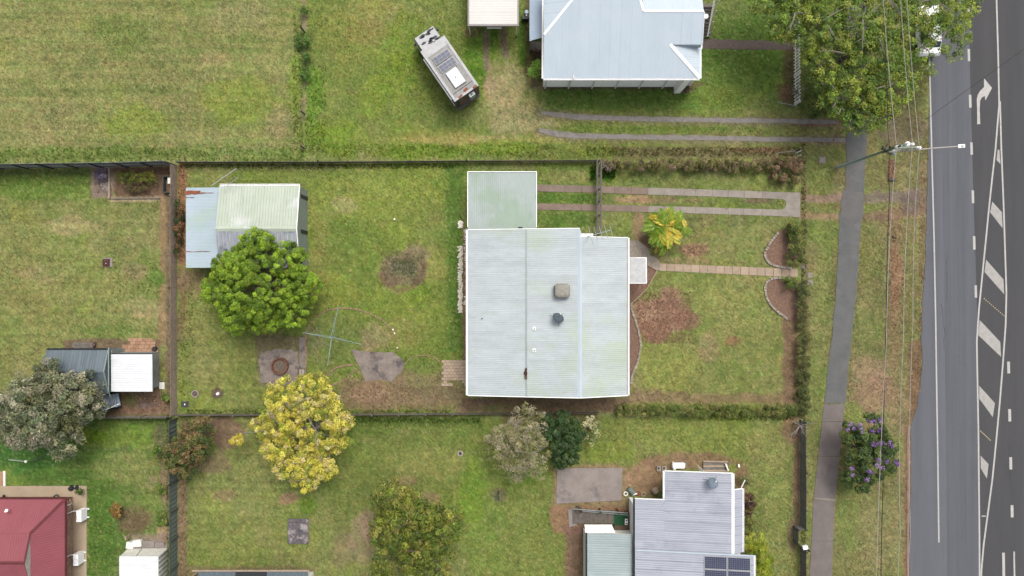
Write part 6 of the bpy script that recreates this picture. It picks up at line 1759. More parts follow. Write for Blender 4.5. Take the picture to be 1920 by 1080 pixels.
# white shed at the bottom
zz_ = 1.9
a = P(224, 1043, zz_); b = P(297, 1180, zz_); g = P(240, 1028)
s3 = thing('shed', 'small white roofed garden shed beside the dark green fence at the bottom edge', 'shed', ((a.x + b.x) / 2, a.y - 2.5, 0))
roof(s3, [([V((a.x, b.y, zz_)), V((b.x, b.y, zz_)), V((b.x, a.y, zz_)), V((a.x, a.y, zz_))], (1, 0), .2, .012, .8, M['roof_white'])], M['offwhite'])
gx1 = P(314.5, 0).x
mb = MB(); wv = []
mb.add([(g.x, g.y, 0), (gx1, g.y, 0), (b.x - .02, a.y - .02, zz_ - .065), (a.x + .02, a.y - .02, zz_ - .065), (g.x, b.y, 0), (gx1, b.y, 0), (b.x - .02, b.y, zz_ - .065), (a.x + .02, b.y, zz_ - .065)], [(0, 1, 2, 3)[::-1], (4, 5, 6, 7), (0, 3, 7, 4), (1, 5, 6, 2)])
mb.build('wall', M['offwhite'], s3)
for i in range(30):
    t = .02 + i * .2; q0 = V((gx1 + .012, g.y - t, .05)); q1 = V((b.x + .0, a.y - t, zz_ - .1))
    MB().bar(q0, q1, .05, .03).build('wall_rib', M['timber_grey'] if i % 2 else M['offwhite'], s3)
MB().bar(V((g.x + 1.2, g.y + .01, .02)), V((a.x + 1.35, a.y + .0, zz_ - .1)), .03, .03).build('door_joint', M['dark'], s3)
rkp = thing('rubble_pile', 'pale tarpaulin and rubble heaped against the white garden shed', 'rubble', P(262, 1020))
for (px, py, sx, sy, h_) in ((246, 1021, .6, .55, .25), (260, 1017, .7, .55, .3), (280, 1019, 1.0, .5, .14), (300, 1021, .8, .4, .1)):
    MB().cbox(P(px, py), sx, sy, h_, random.uniform(-.2, .2)).build('lump', M['offwhite'] if px < 270 else M['concrete_old'], rkp)
st_ = thing('garden_stake', 'pale timber stake standing near the white garden shed', 'stake', P(244.5, 1003)); MB().cbox(P(244, 1004), .12, .3, .7).build('shaft', M['paver_pink'], st_)
# grey panels at the bottom edge
zp = 1.6
s4 = thing('shed', 'low shed with two grey ribbed panels and a plain middle at the bottom edge', 'shed', P(468, 1120))
for x0, x1, mm, nm in ((372, 440, 'roof_slate', 'r'), (441, 500, 'concrete_old', 'p'), (501, 577, 'roof_slate', 'r')):
    a_, b_ = P(x0, 1072, zp), P(x1, 1170, zp)
    if nm == 'r': roof(s4, [([V((a_.x, b_.y, zp - .1)), V((b_.x, b_.y, zp - .1)), V((b_.x, a_.y, zp)), V((a_.x, a_.y, zp))], (0, 1), .16, .03, .8, M[mm])], M['timber_grey'])
    else: MB().box(a_.x, b_.x, b_.y, a_.y, zp - .08, zp - .02).build('roof_panel', M['dark'], s4)
a_, b_ = P(360, 1070, zp), P(580, 1070, zp); MB().bar(V((a_.x, a_.y, zp)), V((b_.x, a_.y, zp)), .12, .1).build('trim', M['paver_pink'], s4)
MB().bar(V((P(372, 0, zp).x, a_.y, zp)), V((P(354, 0, .6).x, P(0, 1085, .6).y, .6)), .1, .1).build('trim', M['paver_pink'], s4)
MB().box(P(372, 0, zp).x + .05, b_.x - .1, P(0, 1170, zp).y, a_.y - .75, 0, zp - .15).build('wall', M['offwhite'], s4)

# ------------------------------------------------------------------ grey roofed house, bottom right
zE, zR2 = 3.1, 4.1
gx0 = P(1190, 0, zE).x; gx1_ = P(1246, 0, zE + .35).x; gr = P(1374, 0, zR2).x; ge = P(1392, 0, zR2 - .35).x
yA = P(0, 935, zE).y; yB_ = P(0, 884.5, zE + .5).y; yC = P(0, 1036, 3.8).y; yD = P(0, 916, 3.7).y
gh = thing('house', 'house with a stepped light grey corrugated roof at the bottom right', 'house', ((gx0 + gr) / 2, yC, 0))
def zg_(x): return zE + (zR2 - zE) * (x - gx0) / (gr - gx0)
bx = P(1410, 0, 4.0).x
def zg2(x): return zg_(x) + .12
pls = [([V((gx0, yC, zg_(gx0))), V((gx1_, yC, zg_(gx1_))), V((gx1_, yA, zg_(gx1_))), V((gx0, yA, zg_(gx0)))], (1, 0), .17, .022, .76, M['roof_grey']),
       ([V((gx1_, yC, zg_(gx1_))), V((gr, yC, zg_(gr))), V((gr, yB_, zg_(gr))), V((gx1_, yB_, zg_(gx1_)))], (1, 0), .17, .022, .76, M['roof_grey']),
       ([V((gr, yC, zR2)), V((ge, yC, zR2 - .35)), V((ge, yD, zR2 - .35)), V((gr, yD, zR2))], (1, 0), .17, .022, .76, M['roof_grey']),
       ([V((gx0, -36, zg2(gx0))), V((bx, -36, zg2(bx))), V((bx, yC - .02, zg2(bx))), V((gx0, yC - .02, zg2(gx0)))], (1, 0), .17, .022, .76, M['roof_grey'])]
groof = roof(gh, pls, M['timber_grey'])
cap(groof, (gr, yC, zR2), (gr, yB_, zR2), .22, M['white']); MB().bar(V((gx0, yC - .0, zg2(gx0) + .06)), V((bx, yC, zg2(bx) + .06)), .1, .1).build('flashing', M['roof_blue'], groof)
MB().box(gx0 + .35, gr, -36, yA - .95, 0, zE - .1).build('wall', M['white'], gh); MB().box(gx1_ + .7, gr - .002, yA - .948, yB_ - 1.15, 0, zE + .2).build('wall', M['white'], gh)
# the west wall leans into view: it stands west of the eave
wxl = P(1179, 0, 0).x
MB().box(wxl, gx0 + .34, P(0, 1000, 0).y, P(0, 932, 0).y, 0, 2.85).build('wall', M['white'], gh)
MB().box(gr + .001, ge - .12, -34, yD - 1.1, 0, zR2 - .5).build('wall', M['white'], gh)
MB().box(ge - .118, bx - .12, -36, yC - 1.1, 0, zR2 - .35).build('wall', M['cream_wall'], gh)
gutter(gh, (gx0 - .06, -36, zE), (gx0 - .06, yA, zE), M['dark']); gutter(gh, (gx1_ - .06, yA + .1, zg_(gx1_)), (gx1_ - .06, yB_, zg_(gx1_)), M['white']); gutter(gh, (ge + .06, yC, zR2 - .37), (ge + .06, yD, zR2 - .37), M['white'])
gutter(gh, (bx + .06, -36, zg2(bx) - .02), (bx + .06, yC, zg2(bx) - .02), M['white'])
for p_, q_ in (((gx0, yA, zE), (gx1_, yA, zg_(gx1_))), ((gx1_, yB_, zg_(gx1_)), (gr, yB_, zR2)), ((gr, yD, zR2), (ge, yD, zR2 - .35))): MB().bar(V(p_) + V((0, .03, .03)), V(q_) + V((0, .03, .03)), .05, .14).build('barge_board', M['white'], gh)
MB().bar(P(1397, 900, 2.2), P(1390, 914, 3.4), .05, .06).build('brace', M['white'], gh)
for y_ in (yA - 2.0, yA - 4.2):
    pass
# solar panels
sp0 = None
for i in range(2):
    for j in range(3):
        x0 = P(1321, 0, 4.1).x + i * 1.78; y0 = P(0, 1043, 4.1).y - j * 1.06
        zb0, zb1 = zg2(x0) + .1, zg2(x0 + 1.74) + .1
        pn = thing('solar_panel', ['upper left', 'second row left', 'lowest left', 'upper right', 'second row right', 'lowest right'][i * 3 + j] + ' dark blue solar panel on the grey roof', 'solar panel', (x0 + .87, y0 - .5, zb0 - .05), group='solar panels on the grey roof')
        MB().prism([V((x0, y0 - 1.02, zb0)), V((x0 + 1.74, y0 - 1.02, zb1)), V((x0 + 1.74, y0, zb1)), V((x0, y0, zb0))], -.035).build('frame', M['alu'], pn)
        for u in range(10):
            for v_ in range(6):
                xa_, xb_ = x0 + .04 + u * .166, x0 + .04 + u * .166 + .158; ya_, yb_ = y0 - .04 - v_ * .157, y0 - .04 - v_ * .157 - .149
                sl = (zb1 - zb0) / 1.74
                if u == 0 and v_ == 0:
                    cm = MB().prism([V((0, 0, .003)), V((.158, 0, .003 + .158 * sl)), V((.158, -.149, .003 + .158 * sl)), V((0, -.149, .003))], -.002).mesh('cell', M['solar'])
                obj_from_mesh('cell', cm, pn, V((xa_, ya_, zb0 + sl * (xa_ - x0))) - wl(pn))
dish('pale blue satellite dish with a soft shadow on the grey roof', 1336, 906, 4.0, .42, M['dish_light'], (.35, .45, .95), mast=.55)
# lower green-grey roof and small porch
zl2 = 2.5; a_, b_ = P(1101, 1000, zl2), P(1187, 1180, zl2 + .15)
lg = thing('carport', 'lower pale green-grey roof attached west of the grey roofed house', 'carport', ((a_.x + b_.x) / 2, a_.y - 3, 0))
roof(lg, [([V((a_.x, -36, zl2 - .05)), V((gx0 - .15, -36, zl2 + .2)), V((gx0 - .15, a_.y, zl2 + .2)), V((a_.x, a_.y, zl2 - .05))], (1, 0), .2, .02, .76, M['roof_grey_green'])], M['offwhite'])
MB().box(P(1094, 0, 0).x - .02 + .0, gx0 + .3, -36, P(0, 983, 0).y - .35, 0, zl2 - .15).build('wall', M['offwhite'], lg)
gutter(lg, (a_.x - .06, -36, zl2 - .06), (a_.x - .06, a_.y, zl2 - .06), M['dark'])
a5, b5 = P(1097, 985, 2.0), P(1147, 997, 2.0)
pb = thing('window_hood', 'cream sloping hood on the north wall of the green-grey roof', 'awning', ((a5.x + b5.x) / 2, (a5.y + b5.y) / 2, 1.8))
MB().prism([V((a5.x, b5.y, 2.2)), V((b5.x + .25, b5.y, 2.2)), V((b5.x, a5.y, 1.9)), V((a5.x, a5.y, 1.9))], -.06).build('sheet', M['cream_wall'], pb)
for x in (a5.x, b5.x): MB().bar(V((x, a5.y, 1.85)), V((x + .1, b5.y, 2.15)), .05, .1).build('bracket', M['white'], pb)
# deck
dk = thing('deck_ramp', 'grey slatted timber ramp running west from the grey roofed house', 'ramp', P(1112, 968))
n_ = 44
for i in range(n_):
    x = 1074 + i * (1152 - 1074) / n_; z = .15 + .35 * i / n_
    y0 = 955 if i < 10 else 957
    MB().box(P(x, 0, z).x, P(x + 1.35, 0, z).x, P(0, 982, z).y, P(0, y0, z).y, z - .04, z).build('plank', M['timber_grey'], dk)
MB().bar(P(1074, 954, .9), P(1178, 962, 1.2), .06, .05).build('handrail', M['galv'], dk)
MB().bar(P(1090, 958, .55), P(1178, 966, .95), .05, .04).build('handrail', M['galv'], dk)
for px, py in ((1088, 953), (1124, 953), (1157, 955), (1180, 962)): MB().cbox(P(px, py, 0), .09, .09, 1.15).build('post', M['rust_dark'], dk)
gm = obj_from_mesh('green_mat', box_mesh('green_mat', 1.15, .95, .03, M['plastic_green'], .008), None, P(1164, 974, .5)); props(gm, 'dark green mat at the house end of the slatted ramp', 'mat')
pw = thing('porch_landing', 'dark brown landing under the green mat', 'landing', P(1165, 980)); MB().box(P(1152, 0, .45).x, wxl - .01, P(0, 1000, .45).y, P(0, 962, .45).y, 0, .45).build('deck', M['timber_brown'], pw)
sk = thing('shoe_rack', 'white two hole rack at the right side of the green mat', 'rack', P(1174, 978, .5)); 
MB().cbox(P(1174, 978, .53), .22, .48, .1).build('base', M['white'], sk)
for d_ in (-.12, .12): MB().cyl(P(1174, 978, .53) + V((0, d_, .101)), .07, .01, 10).build('hole', M['black'], sk)
# items along the north side
wh = thing('water_heater', 'white horizontal water tank against the top wall of the grey roofed house', 'water heater', P(1272, 873))
q = P(1272, 873, .5); vs = []
MB().tube([q + V((-.52, 0, 0)), q + V((-.45, 0, 0)), q + V((.45, 0, 0)), q + V((.52, 0, 0))], [.2, .26, .26, .2], 14).build('tank', M['white'], wh)
MB().cbox(P(1261, 871), .18, .5, .7).build('bracket', M['offwhite'], wh); MB().cbox(P(1272, 868), 1.2, .14, .35).build('bracket', M['galv'], wh)
MB().tube([P(1264, 878, .4), P(1268, 884, .8), P(1272, 886, 1.2)], .035, 6).build('pipe', M['white'], wh)
for px, lab in ((1235, 'left'), (1245, 'right')):
    cbk = thing('concrete_block', lab + ' hollow grey block beside the top left corner of the grey roof', 'concrete block', P(px, 878), group='hollow blocks by the grey roof')
    MB().cbox(P(px, 878), .38, .42, .2).build('body', M['block'], cbk); MB().cbox(P(px, 878, .2) + V((0, 0, .002)), .14, .18, .01).build('hole', M['black'], cbk)
dpp = thing('downpipe', 'white bent downpipe at the top left corner of the grey roof', 'downpipe', P(1244, 888)); MB().tube([P(1247, 889, 3.0), P(1243, 884, 2.0), P(1243, 886, .3)], .05, 6).build('pipe', M['white'], dpp)
ba = thing('barrel', 'tan barrel leaning by the inner corner of the grey roof', 'barrel', P(1229, 921))
q0, q1 = P(1226, 915, .3), P(1231, 924, .45); MB().tube([q0, (q0 + q1) / 2, q1], [.26, .29, .26], 14).build('body', M['paver_pink'], ba); MB().tube([q1, q1 + (q1 - q0) * .08], [.2, .18], 12).build('lid', M['offwhite'], ba)
jk = thing('wheelbarrow', 'dark green tub with a red and white item beside the concrete pad', 'garden tub', P(1184, 919))
MB().tube([P(1178, 915, .25), P(1188, 925, .25)], [.2, .26], 10).build('tub', M['fence_green'], jk); MB().tube([P(1186, 928, .2), P(1196, 925, .2)], .06, 6).build('handle', M['white'], jk); MB().cyl(P(1197, 924), .15, .3, 10).build('bucket', M['rust'], jk)
for px, py, lab in ((1173, 925, 'coiled pale hose at the white wall corner'), (1206, 926, 'small round pink pot by the wall of the grey roofed house')):
    o = MB().ring(P(px, py), .12, .2, .15).build('hose_coil' if px < 1200 else 'flower_pot', M['offwhite'] if px < 1200 else M['paver_pink'], None); props(o, lab, 'hose' if px < 1200 else 'flower pot')
pt_ = thing('timber_landing', 'old timber landing at the top right of the grey roofed house', 'landing', P(1343, 875))
for i in range(8): MB().cbox(P(1341, 864.5 + i * 2.9) + V((0, 0, .1)), 2.1, .115, .06, random.gauss(0, .01)).build('plank', M['timber_grey'] if i % 3 else M['paver_pink'], pt_)
MB().bar(P(1360, 869, .3), P(1365, 882, .3), .1, .25).build('side_board', M['offwhite'], pt_)
bb_ = thing('bench_board', 'white board leaning on the north eave beside the timber landing', 'board', P(1313, 880)); MB().bar(P(1309, 876, .4), P(1322, 888, 1.6), .25, .04).build('panel', M['offwhite'], bb_)
wb = obj_from_mesh('white_marker', box_mesh('white_marker', .12, .25, .1, M['white'], .01), None, P(1385, 873)); props(wb, 'tiny white marker on the grass right of the timber landing', 'marker')

# ------------------------------------------------------------------ fences
fence('dark timber fence across the top of the left neighbour yard', [(-40, 317), (100, 315), (240, 313), (331, 310)], 2.1, 'paling', M['fence_grey'], M['timber_dark'], post_side=-1)
fence('timber fence between the left neighbour and the shed yard', [(332, 312), (332, 540), (332, 776)], 1.15, 'paling', M['timber_pale'], M['timber_grey'], post_side=-1)
fence('dark green steel fence dividing the two lower lawns', [(332, 784), (333, 900), (333.5, 1110)], 1.4, 'steel', M['fence_green'], M['timber_dark'])
fence('grey timber fence below the mulch bed of the left neighbour', [(178, 780), (322, 780)], 1.0, 'paling', M['timber_grey'], M['timber_grey'])
fence('low timber fence along the north side of the back yard', [(338, 306), (600, 306), (876, 304), (1118, 303)], .7, 'paling', M['timber_grey'], M['timber_grey'], post_side=1)
fence('low timber fence along the south side of the back yard', [(338, 776), (600, 776), (900, 774), (1120, 772)], .7, 'paling', M['timber_grey'], M['timber_grey'], post_side=-1)
fence('white picket fence in front of the blue-white house', [(1488, -20), (1488, 90), (1488.5, 197)], 1.25, 'picket', M['white'], M['offwhite'])
t_ = thing('broken_rail', 'fallen pale rail lying beside the white picket fence end', 'fence rail', P(1476, 197)); MB().tube([P(1458, 192, .15), P(1476, 195, .4), P(1496, 199, .8)], .03, 5).build('rail', M['verdigris'], t_)
fence('short white picket return at the top right corner of the lot', [(1490, 284), (1490, 300)], 1.2, 'picket', M['white'], M['timber_dark'])
t_ = thing('fence_rail', 'weathered rail running west from the white picket return', 'fence rail', P(1470, 288)); MB().bar(P(1455, 287, .8), P(1493, 283, .9), .06, .06).build('rail', M['timber_grey'], t_)
fence('black stained picket fence along the verge of the lower neighbour', [(1499, 788), (1500, 880), (1500, 984)], 1.25, 'paling', M['timber_stained'], M['timber_dark'], panel=1.4)
fence('black stained fence recess around the letterbox', [(1500, 984), (1487, 986), (1487, 1012), (1500, 1024)], 1.1, 'paling', M['timber_stained'], M['timber_dark'], panel=1.0)
fence('black stained fence continuing below the letterbox', [(1500, 1026), (1500, 1110)], 1.25, 'paling', M['timber_stained'], M['timber_dark'], panel=1.4)
mbx = thing('letterbox', 'white letterbox on the black stained fence by the verge', 'letterbox', P(1508, 1025)); MB().cbox(P(1508, 1025), .1, .1, 1.15).build('post', M['timber_dark'], mbx)
MB().cbox(P(1508, 1025, 1.15), .4, .28, .28, .2).build('box', M['white'], mbx); MB().cbox(P(1508, 1025, 1.15) + V((.0, -.145, .16)), .28, .01, .05, .2).build('slot', M['dark'], mbx)
fence('old wire fence with leaning posts between the two top paddocks', [(571, -30), (570, 60), (571, 150), (569, 278)], 1.05, 'wire', M['timber_dark'], M['timber_dark'], panel=3.0)

# utility covers
for px, py, s_, lab in ((1541.5, 300, .42, 'rusty edged square pit cover in the grass by the pole'), (1519, 516, .3, 'upper of two small square meter covers on the verge'), (1519, 530, .3, 'lower of two small square meter covers on the verge'), (1506, 501, .22, 'small pale cover at the street end of the front path')):
    o = thing('meter_cover', lab, 'utility cover', P(px, py)); MB().cbox(P(px, py) + V((0, 0, -.03)), s_ + .16, s_ + .16, .05).build('surround', M['concrete_old'], o); MB().cbox(P(px, py) + V((0, 0, .023)), s_, s_ * .9, .015).build('lid', M['block'] if px < 1530 else M['offwhite'] if px > 1541 and False else M['concrete'], o)
lg_ = thing('log', 'short dark log lying on the leaf litter of the verge', 'log', P(1677, 444)); MB().tube([P(1674, 443.5, .1), P(1680, 444.5, .1)], .09, 8).build('wood', M['timber_brown'], lg_)
lg2 = thing('log', 'short dark log across the end of the red litter strip below the pole', 'log', P(1672, 338)); MB().tube([P(1666, 337, .1), P(1678, 338, .1)], .09, 8).build('wood', M['timber_dark'], lg2)

# ------------------------------------------------------------------ power pole, lamp and wires
base = P(1569, 314); topz = 9.6; top = P(1691, 272.5, topz)
# straight pole through both measured points
pole = thing('power_pole', 'grey-green power pole with crossarm and insulators beside the footpath', 'power pole', base)
dv = (top - base); MB().tube([base - V((0, 0, .2)), base + dv * .5, top], [.13, .1, .08], 12).build('shaft', M['verdigris'], pole, smooth=True)
def at(px, py, z): return P(px, py, z)
MB().bar(at(1677, 277, 9.0), at(1726, 276, 9.0), .09, .09).build('crossarm', M['verdigris'], pole)
MB().bar(at(1682, 281, 8.6), at(1714, 281, 8.7), .05, .05).build('crossarm_brace', M['galv'], pole)
MB().tube([at(1690, 273, 9.4), at(1702, 269, 9.7)], .05, 6).build('pole_arm', M['verdigris'], pole)
for px, py, r_ in ((1702, 270, .2), (1711, 270.5, .13), (1682, 275.5, .13), (1685, 274.5, .11), (1724, 277, .13), (1720, 276.5, .1)):
    MB().cyl(at(px, py, 9.05), r_, .12, 12, r_ * .6).build('insulator', M['white'], pole)
for i in range(12):
    s = at(1662 + random.uniform(-8, 12), 281 + random.uniform(-6, 6), 7.4 + random.uniform(-.3, .3)); e = s + V((random.uniform(-.4, .4), random.uniform(-.3, .3), random.uniform(-.2, .3)))
    MB().tube([s, (s + e) / 2 + V((0, 0, .08)), e], .035, 5).build('cable_fitting', M['wire_black'], pole)
for px, py in ((1655, 278), (1661, 284), (1669, 277)): MB().cyl(at(px, py, 7.5), .1, .25, 8).build('clamp', M['dark'], pole)
MB().cbox(at(1671, 286, 7.6), .22, .4, .35).build('junction_box', M['galv'], pole)
lamp = thing('street_lamp', 'long pale lamp arm reaching from the pole over the road', 'street lamp', at(1667, 285, 8.0))
MB().tube([at(1667, 285, 7.9), at(1700, 282.5, 8.6), at(1750, 278, 9.0), at(1797, 274.5, 9.2)], [.06, .055, .05, .045], 8).build('arm', M['wire'], lamp)
MB().bar(at(1796, 274.4, 9.17), at(1808.5, 273.6, 9.2), .24, .12).build('lamp_head', M['white'], lamp)
MB().bar(at(1803, 273.9, 9.27), at(1807, 273.6, 9.28), .14, .03).build('photocell_lens', M['galv'], lamp)

def wire(label, pts, r=.013, sag=.25, matl='wire'):
    allp = []
    for (a, b) in zip(pts[:-1], pts[1:]):
        for k in range(12):
            t = k / 12; p = a.lerp(b, t); p.z -= sag * 4 * t * (1 - t); allp.append(p)
    allp.append(pts[-1])
    mb = MB(); mb.tube(allp, r, 4, False)
    o = mb.build('power_line', M[matl], None, loc=tuple(pts[0])); props(o, label, 'power line', group='overhead lines along the street'); return o
wire('westernmost pale overhead wire above the verge', [at(1646, -180, 9.4), at(1681, 275, 9.25), at(1662, 640, 9.3), at(1640, 1260, 9.4)], .022)
wire('middle pale overhead wire above the verge', [at(1680, -180, 9.4), at(1711, 270, 9.25), at(1694, 640, 9.3), at(1688, 1000, 9.3), at(1685, 1260, 9.4)], .02)
wire('easternmost pale overhead wire above the verge', [at(1692, -180, 9.4), at(1724, 277, 9.25), at(1712, 600, 9.3), at(1707, 1000, 9.3), at(1705, 1260, 9.4)], .02)
wire('thick black overhead cable running south from the pole', [at(1668, 284, 7.5), at(1668, 360, 7.4), at(1662, 600, 7.3), at(1656, 900, 7.3), at(1650, 1260, 7.4)], .028, .1, 'wire_black')
wire('thick black overhead cable running north from the pole', [at(1668, 278, 7.5), at(1664, 200, 7.4), at(1652, -180, 7.4)], .024, .1, 'wire_black')
wire('thin dark service wire crossing diagonally over the road', [at(1690, 278, 7.6), at(1735, 225, 7.2), at(1960, 64, 6.2), at(2100, -30, 6.0)], .014, .05, 'wire_black')
# ------------------------------------------------------------------ trees, shrubs, hedges
g = lambda *c: [A(*x) for x in c]
def gi(f, *c): return [tuple(v * f for v in A(*x)) for x in c]
# foliage of the round green tree
tree('round_tree', 'dense round bright green tree covering the corner of the old shed', 'tree', 490, 530, 104, 100, 6.8,
     gi(2.47, (112, 138, 36), (98, 124, 34), (126, 148, 44), (88, 112, 34)), 900, per=115, crad=.27, leaf=.12, cjit=.22, jit=.24, lobes=11, lobe_sz=.34, spread=.72, trunk_r=.2, inner=.12, seedv=3,
     blobs=[(488, 535, 80, 3.6, 2.6), (440, 505, 38, 3.6, 1.6), (480, 465, 34, 3.7, 1.5), (497, 448, 20, 3.8, 1.0), (540, 490, 34, 3.6, 1.4), (570, 540, 30, 3.2, 1.3), (550, 580, 34, 3.1, 1.4),
            (500, 600, 34, 3.0, 1.4), (450, 590, 36, 3.0, 1.4), (412, 545, 32, 3.2, 1.4), (592, 530, 14, 3.0, .8), (568, 492, 14, 3.4, .9)], zmin=-.5, )
tree('yellow_tree', 'yellow leaved tree on the south boundary with pale bare limbs showing', 'tree', 572, 815, 85, 105, 7.0,
     gi(2.09, (206, 192, 84), (194, 182, 72), (170, 168, 66), (200, 184, 124), (142, 150, 56), (196, 186, 96)), 800, per=85, crad=.3, leaf=.12, jit=.25, cjit=.22, trunk_r=.16, bark=M['bark_pale'], limb_show=22, seedv=5, inner=.15,
     blobs=[(540, 748, 40, 3.6, 1.2), (585, 740, 38, 3.8, 1.3), (615, 765, 26, 3.5, 1.0), (530, 790, 36, 3.6, 1.1), (600, 800, 44, 4.0, 1.3), (520, 835, 28, 3.3, 1.0), (545, 865, 34, 3.4, 1.1), (590, 860, 30, 3.2, .9),
            (610, 870, 28, 3.2, .9), (575, 895, 26, 2.9, .8), (635, 820, 24, 3.3, .9), (640, 790, 20, 3.4, .8), (505, 805, 22, 3.2, .7), (492, 790, 16, 3.0, .5)])
tree('yellow_sapling', 'small outlying yellow branch cluster west of the yellow tree', 'shrub', 470, 805, 30, 20, 3.0,
     gi(1.90, (204, 188, 66), (190, 176, 56), (206, 188, 100)), 34, per=50, crad=.25, leaf=.14, trunk_r=.05, bark=M['bark_pale'], limb_show=0, blobs=[(446, 822, 11, 2.2, .5), (478, 795, 12, 2.4, .4), (495, 800, 10, 2.4, .4)])
yt = bpy.data.objects['yellow_tree']; o_ = P(560, 805, 3.2)
for e_ in ((450, 812, 2.3), (478, 790, 2.5), (500, 822, 2.6), (625, 850, 3.4), (590, 870, 3.6)):
    mb = MB(); e = P(*e_); m1 = o_.lerp(e, .5) + V((0, 0, .25)); mb.tube([o_, m1, e], [.08, .05, .02], 6)
    for k in range(4):
        q = m1.lerp(e, random.uniform(.1, .9)); mb.tube([q, q + V((random.uniform(-.5, .4), random.uniform(-.5, .5), .1))], [.02, .008], 4)
    mb.build('limb', M['bark_pale'], yt)
tree('grey_tree', 'wide olive grey tree overhanging the blue-grey shed on the left', 'tree', 92, 765, 98, 90, 7.0,
     gi(2.03, (136, 134, 104), (112, 118, 88), (92, 102, 74), (150, 146, 122), (104, 108, 70)), 420, per=75, crad=.45, leaf=.26, narrow=.32, trunk_r=.2, seedv=9, inner=.2, jit=.3, cjit=.2,
     blobs=[(95, 765, 66, 4.0, 2.2), (60, 745, 44, 3.8, 1.6), (100, 705, 30, 3.9, 1.3), (150, 735, 36, 3.8, 1.4), (165, 765, 26, 3.4, 1.2), (120, 815, 40, 3.3, 1.4), (50, 800, 40, 3.3, 1.4), (20, 760, 28, 3.2, 1.2), (10, 790, 20, 3.0, 1.0)])
tree('red_tipped_shrub', 'dark green shrub with red and orange tips straddling the green fence', 'shrub', 355, 840, 46, 52, 3.2,
     gi(1.81, (96, 106, 52), (68, 84, 42), (122, 100, 66), (108, 110, 58), (130, 116, 72)), 170, per=60, crad=.3, leaf=.2, narrow=.4, trunk_r=.08, seedv=12, jit=.25,
     blobs=[(375, 808, 26, 1.9, .9), (355, 838, 34, 2.0, 1.0), (335, 860, 26, 1.8, .8), (352, 880, 16, 1.5, .6), (312, 850, 14, 1.6, .6), (388, 835, 14, 1.6, .6)])
tree('grey_wispy_tree', 'sparse grey-green feathery tree left of the dark green bush', 'tree', 972, 838, 60, 56, 5.0,
     gi(1.99, (156, 148, 116), (140, 138, 92), (168, 158, 132), (130, 134, 80)), 190, per=44, crad=.4, leaf=.28, narrow=.16, trunk_r=.1, seedv=14, bark=M['bark_pale'], limb_show=26, jit=.22, inner=.35,
     blobs=[(985, 800, 42, 3.2, 1.2), (955, 822, 34, 3.0, 1.0), (1000, 845, 34, 2.9, 1.0), (935, 850, 24, 2.6, .8), (968, 872, 30, 2.5, .8), (1005, 878, 18, 2.4, .6), (922, 820, 14, 2.5, .6)])
tree('dark_bush', 'glossy dark green bush above the concrete pad', 'bush', 1054, 824, 42, 48, 3.8,
     gi(1.65, (62, 88, 44), (50, 74, 38), (82, 104, 60), (58, 82, 36)), 150, per=70, crad=.3, leaf=.2, trunk_r=.09, seedv=16, blobs=[(1050, 810, 34, 2.4, 1.1), (1060, 845, 26, 2.1, .9), (1075, 810, 20, 2.2, .8), (1035, 800, 22, 2.3, .9), (1050, 862, 14, 1.8, .6)],
     extra=None)
tree('cream_flowered_shrub', 'straggly shrub with small cream flowers right of the dark green bush', 'shrub', 1106, 808, 20, 28, 2.0,
     gi(1.81, (120, 136, 84), (208, 204, 160), (96, 116, 60), (190, 186, 130)), 34, per=26, crad=.26, leaf=.15, trunk_r=.04, seedv=17, limb_show=6)
tree('olive_tree', 'large olive gold tree with dark gaps at the bottom edge', 'tree', 775, 1000, 92, 88, 6.5,
     gi(2.08, (118, 124, 46), (100, 112, 42), (84, 102, 38), (130, 128, 58), (92, 106, 40)), 330, per=62, crad=.42, leaf=.2, trunk_r=.18, seedv=19, jit=.25, cjit=.25, inner=.3, limb_show=6,
     blobs=[(735, 940, 38, 3.6, 1.3), (775, 965, 44, 4.0, 1.5), (825, 985, 40, 3.7, 1.3), (735, 1000, 38, 3.4, 1.3), (790, 1025, 40, 3.5, 1.3), (740, 1060, 40, 3.2, 1.3), (820, 1060, 36, 3.1, 1.2), (850, 965, 16, 3.0, .6)])
tree('purple_flowered_tree', 'small street tree dotted with purple flower clusters beside the footpath', 'tree', 1630, 850, 52, 66, 4.2,
     gi(1.98, (74, 92, 46), (60, 80, 40), (92, 108, 58), (82, 98, 42)), 210, per=64, crad=.32, leaf=.19, trunk_r=.1, seedv=21, jit=.22,
     blobs=[(1630, 808, 30, 2.9, 1.0), (1605, 830, 26, 2.8, .9), (1655, 840, 26, 2.7, .9), (1625, 865, 38, 2.7, 1.1), (1610, 895, 26, 2.3, .8), (1668, 870, 16, 2.4, .6), (1592, 808, 14, 2.6, .6)])
pf = bpy.data.objects['purple_flowered_tree']; Q = []; Cc = []
for px, py in ((1594, 797), (1588, 805), (1602, 803), (1614, 808), (1640, 789), (1650, 789), (1632, 792), (1612, 796), (1650, 806), (1636, 808), (1638, 832), (1645, 832), (1668, 832), (1672, 836), (1655, 833), (1645, 862), (1644, 872), (1665, 866), (1683, 872), (1680, 866), (1634, 885), (1628, 884), (1597, 880), (1624, 898), (1655, 877), (1598, 890)):
    c = P(px, py, 3.9); q, k = leaf_cloud(np.array([c + V((random.gauss(0, .08), random.gauss(0, .08), 0)) for _ in range(3)]) - np.array([pf.location.x, pf.location.y, 0]), .18, 22, .09, gi(1.81, (140, 96, 168), (122, 80, 158), (176, 140, 196)))
    Q.append(q); Cc.append(k)
quads_soup('flowers', np.vstack(Q), np.vstack(Cc), M['leaf'], None, pf)
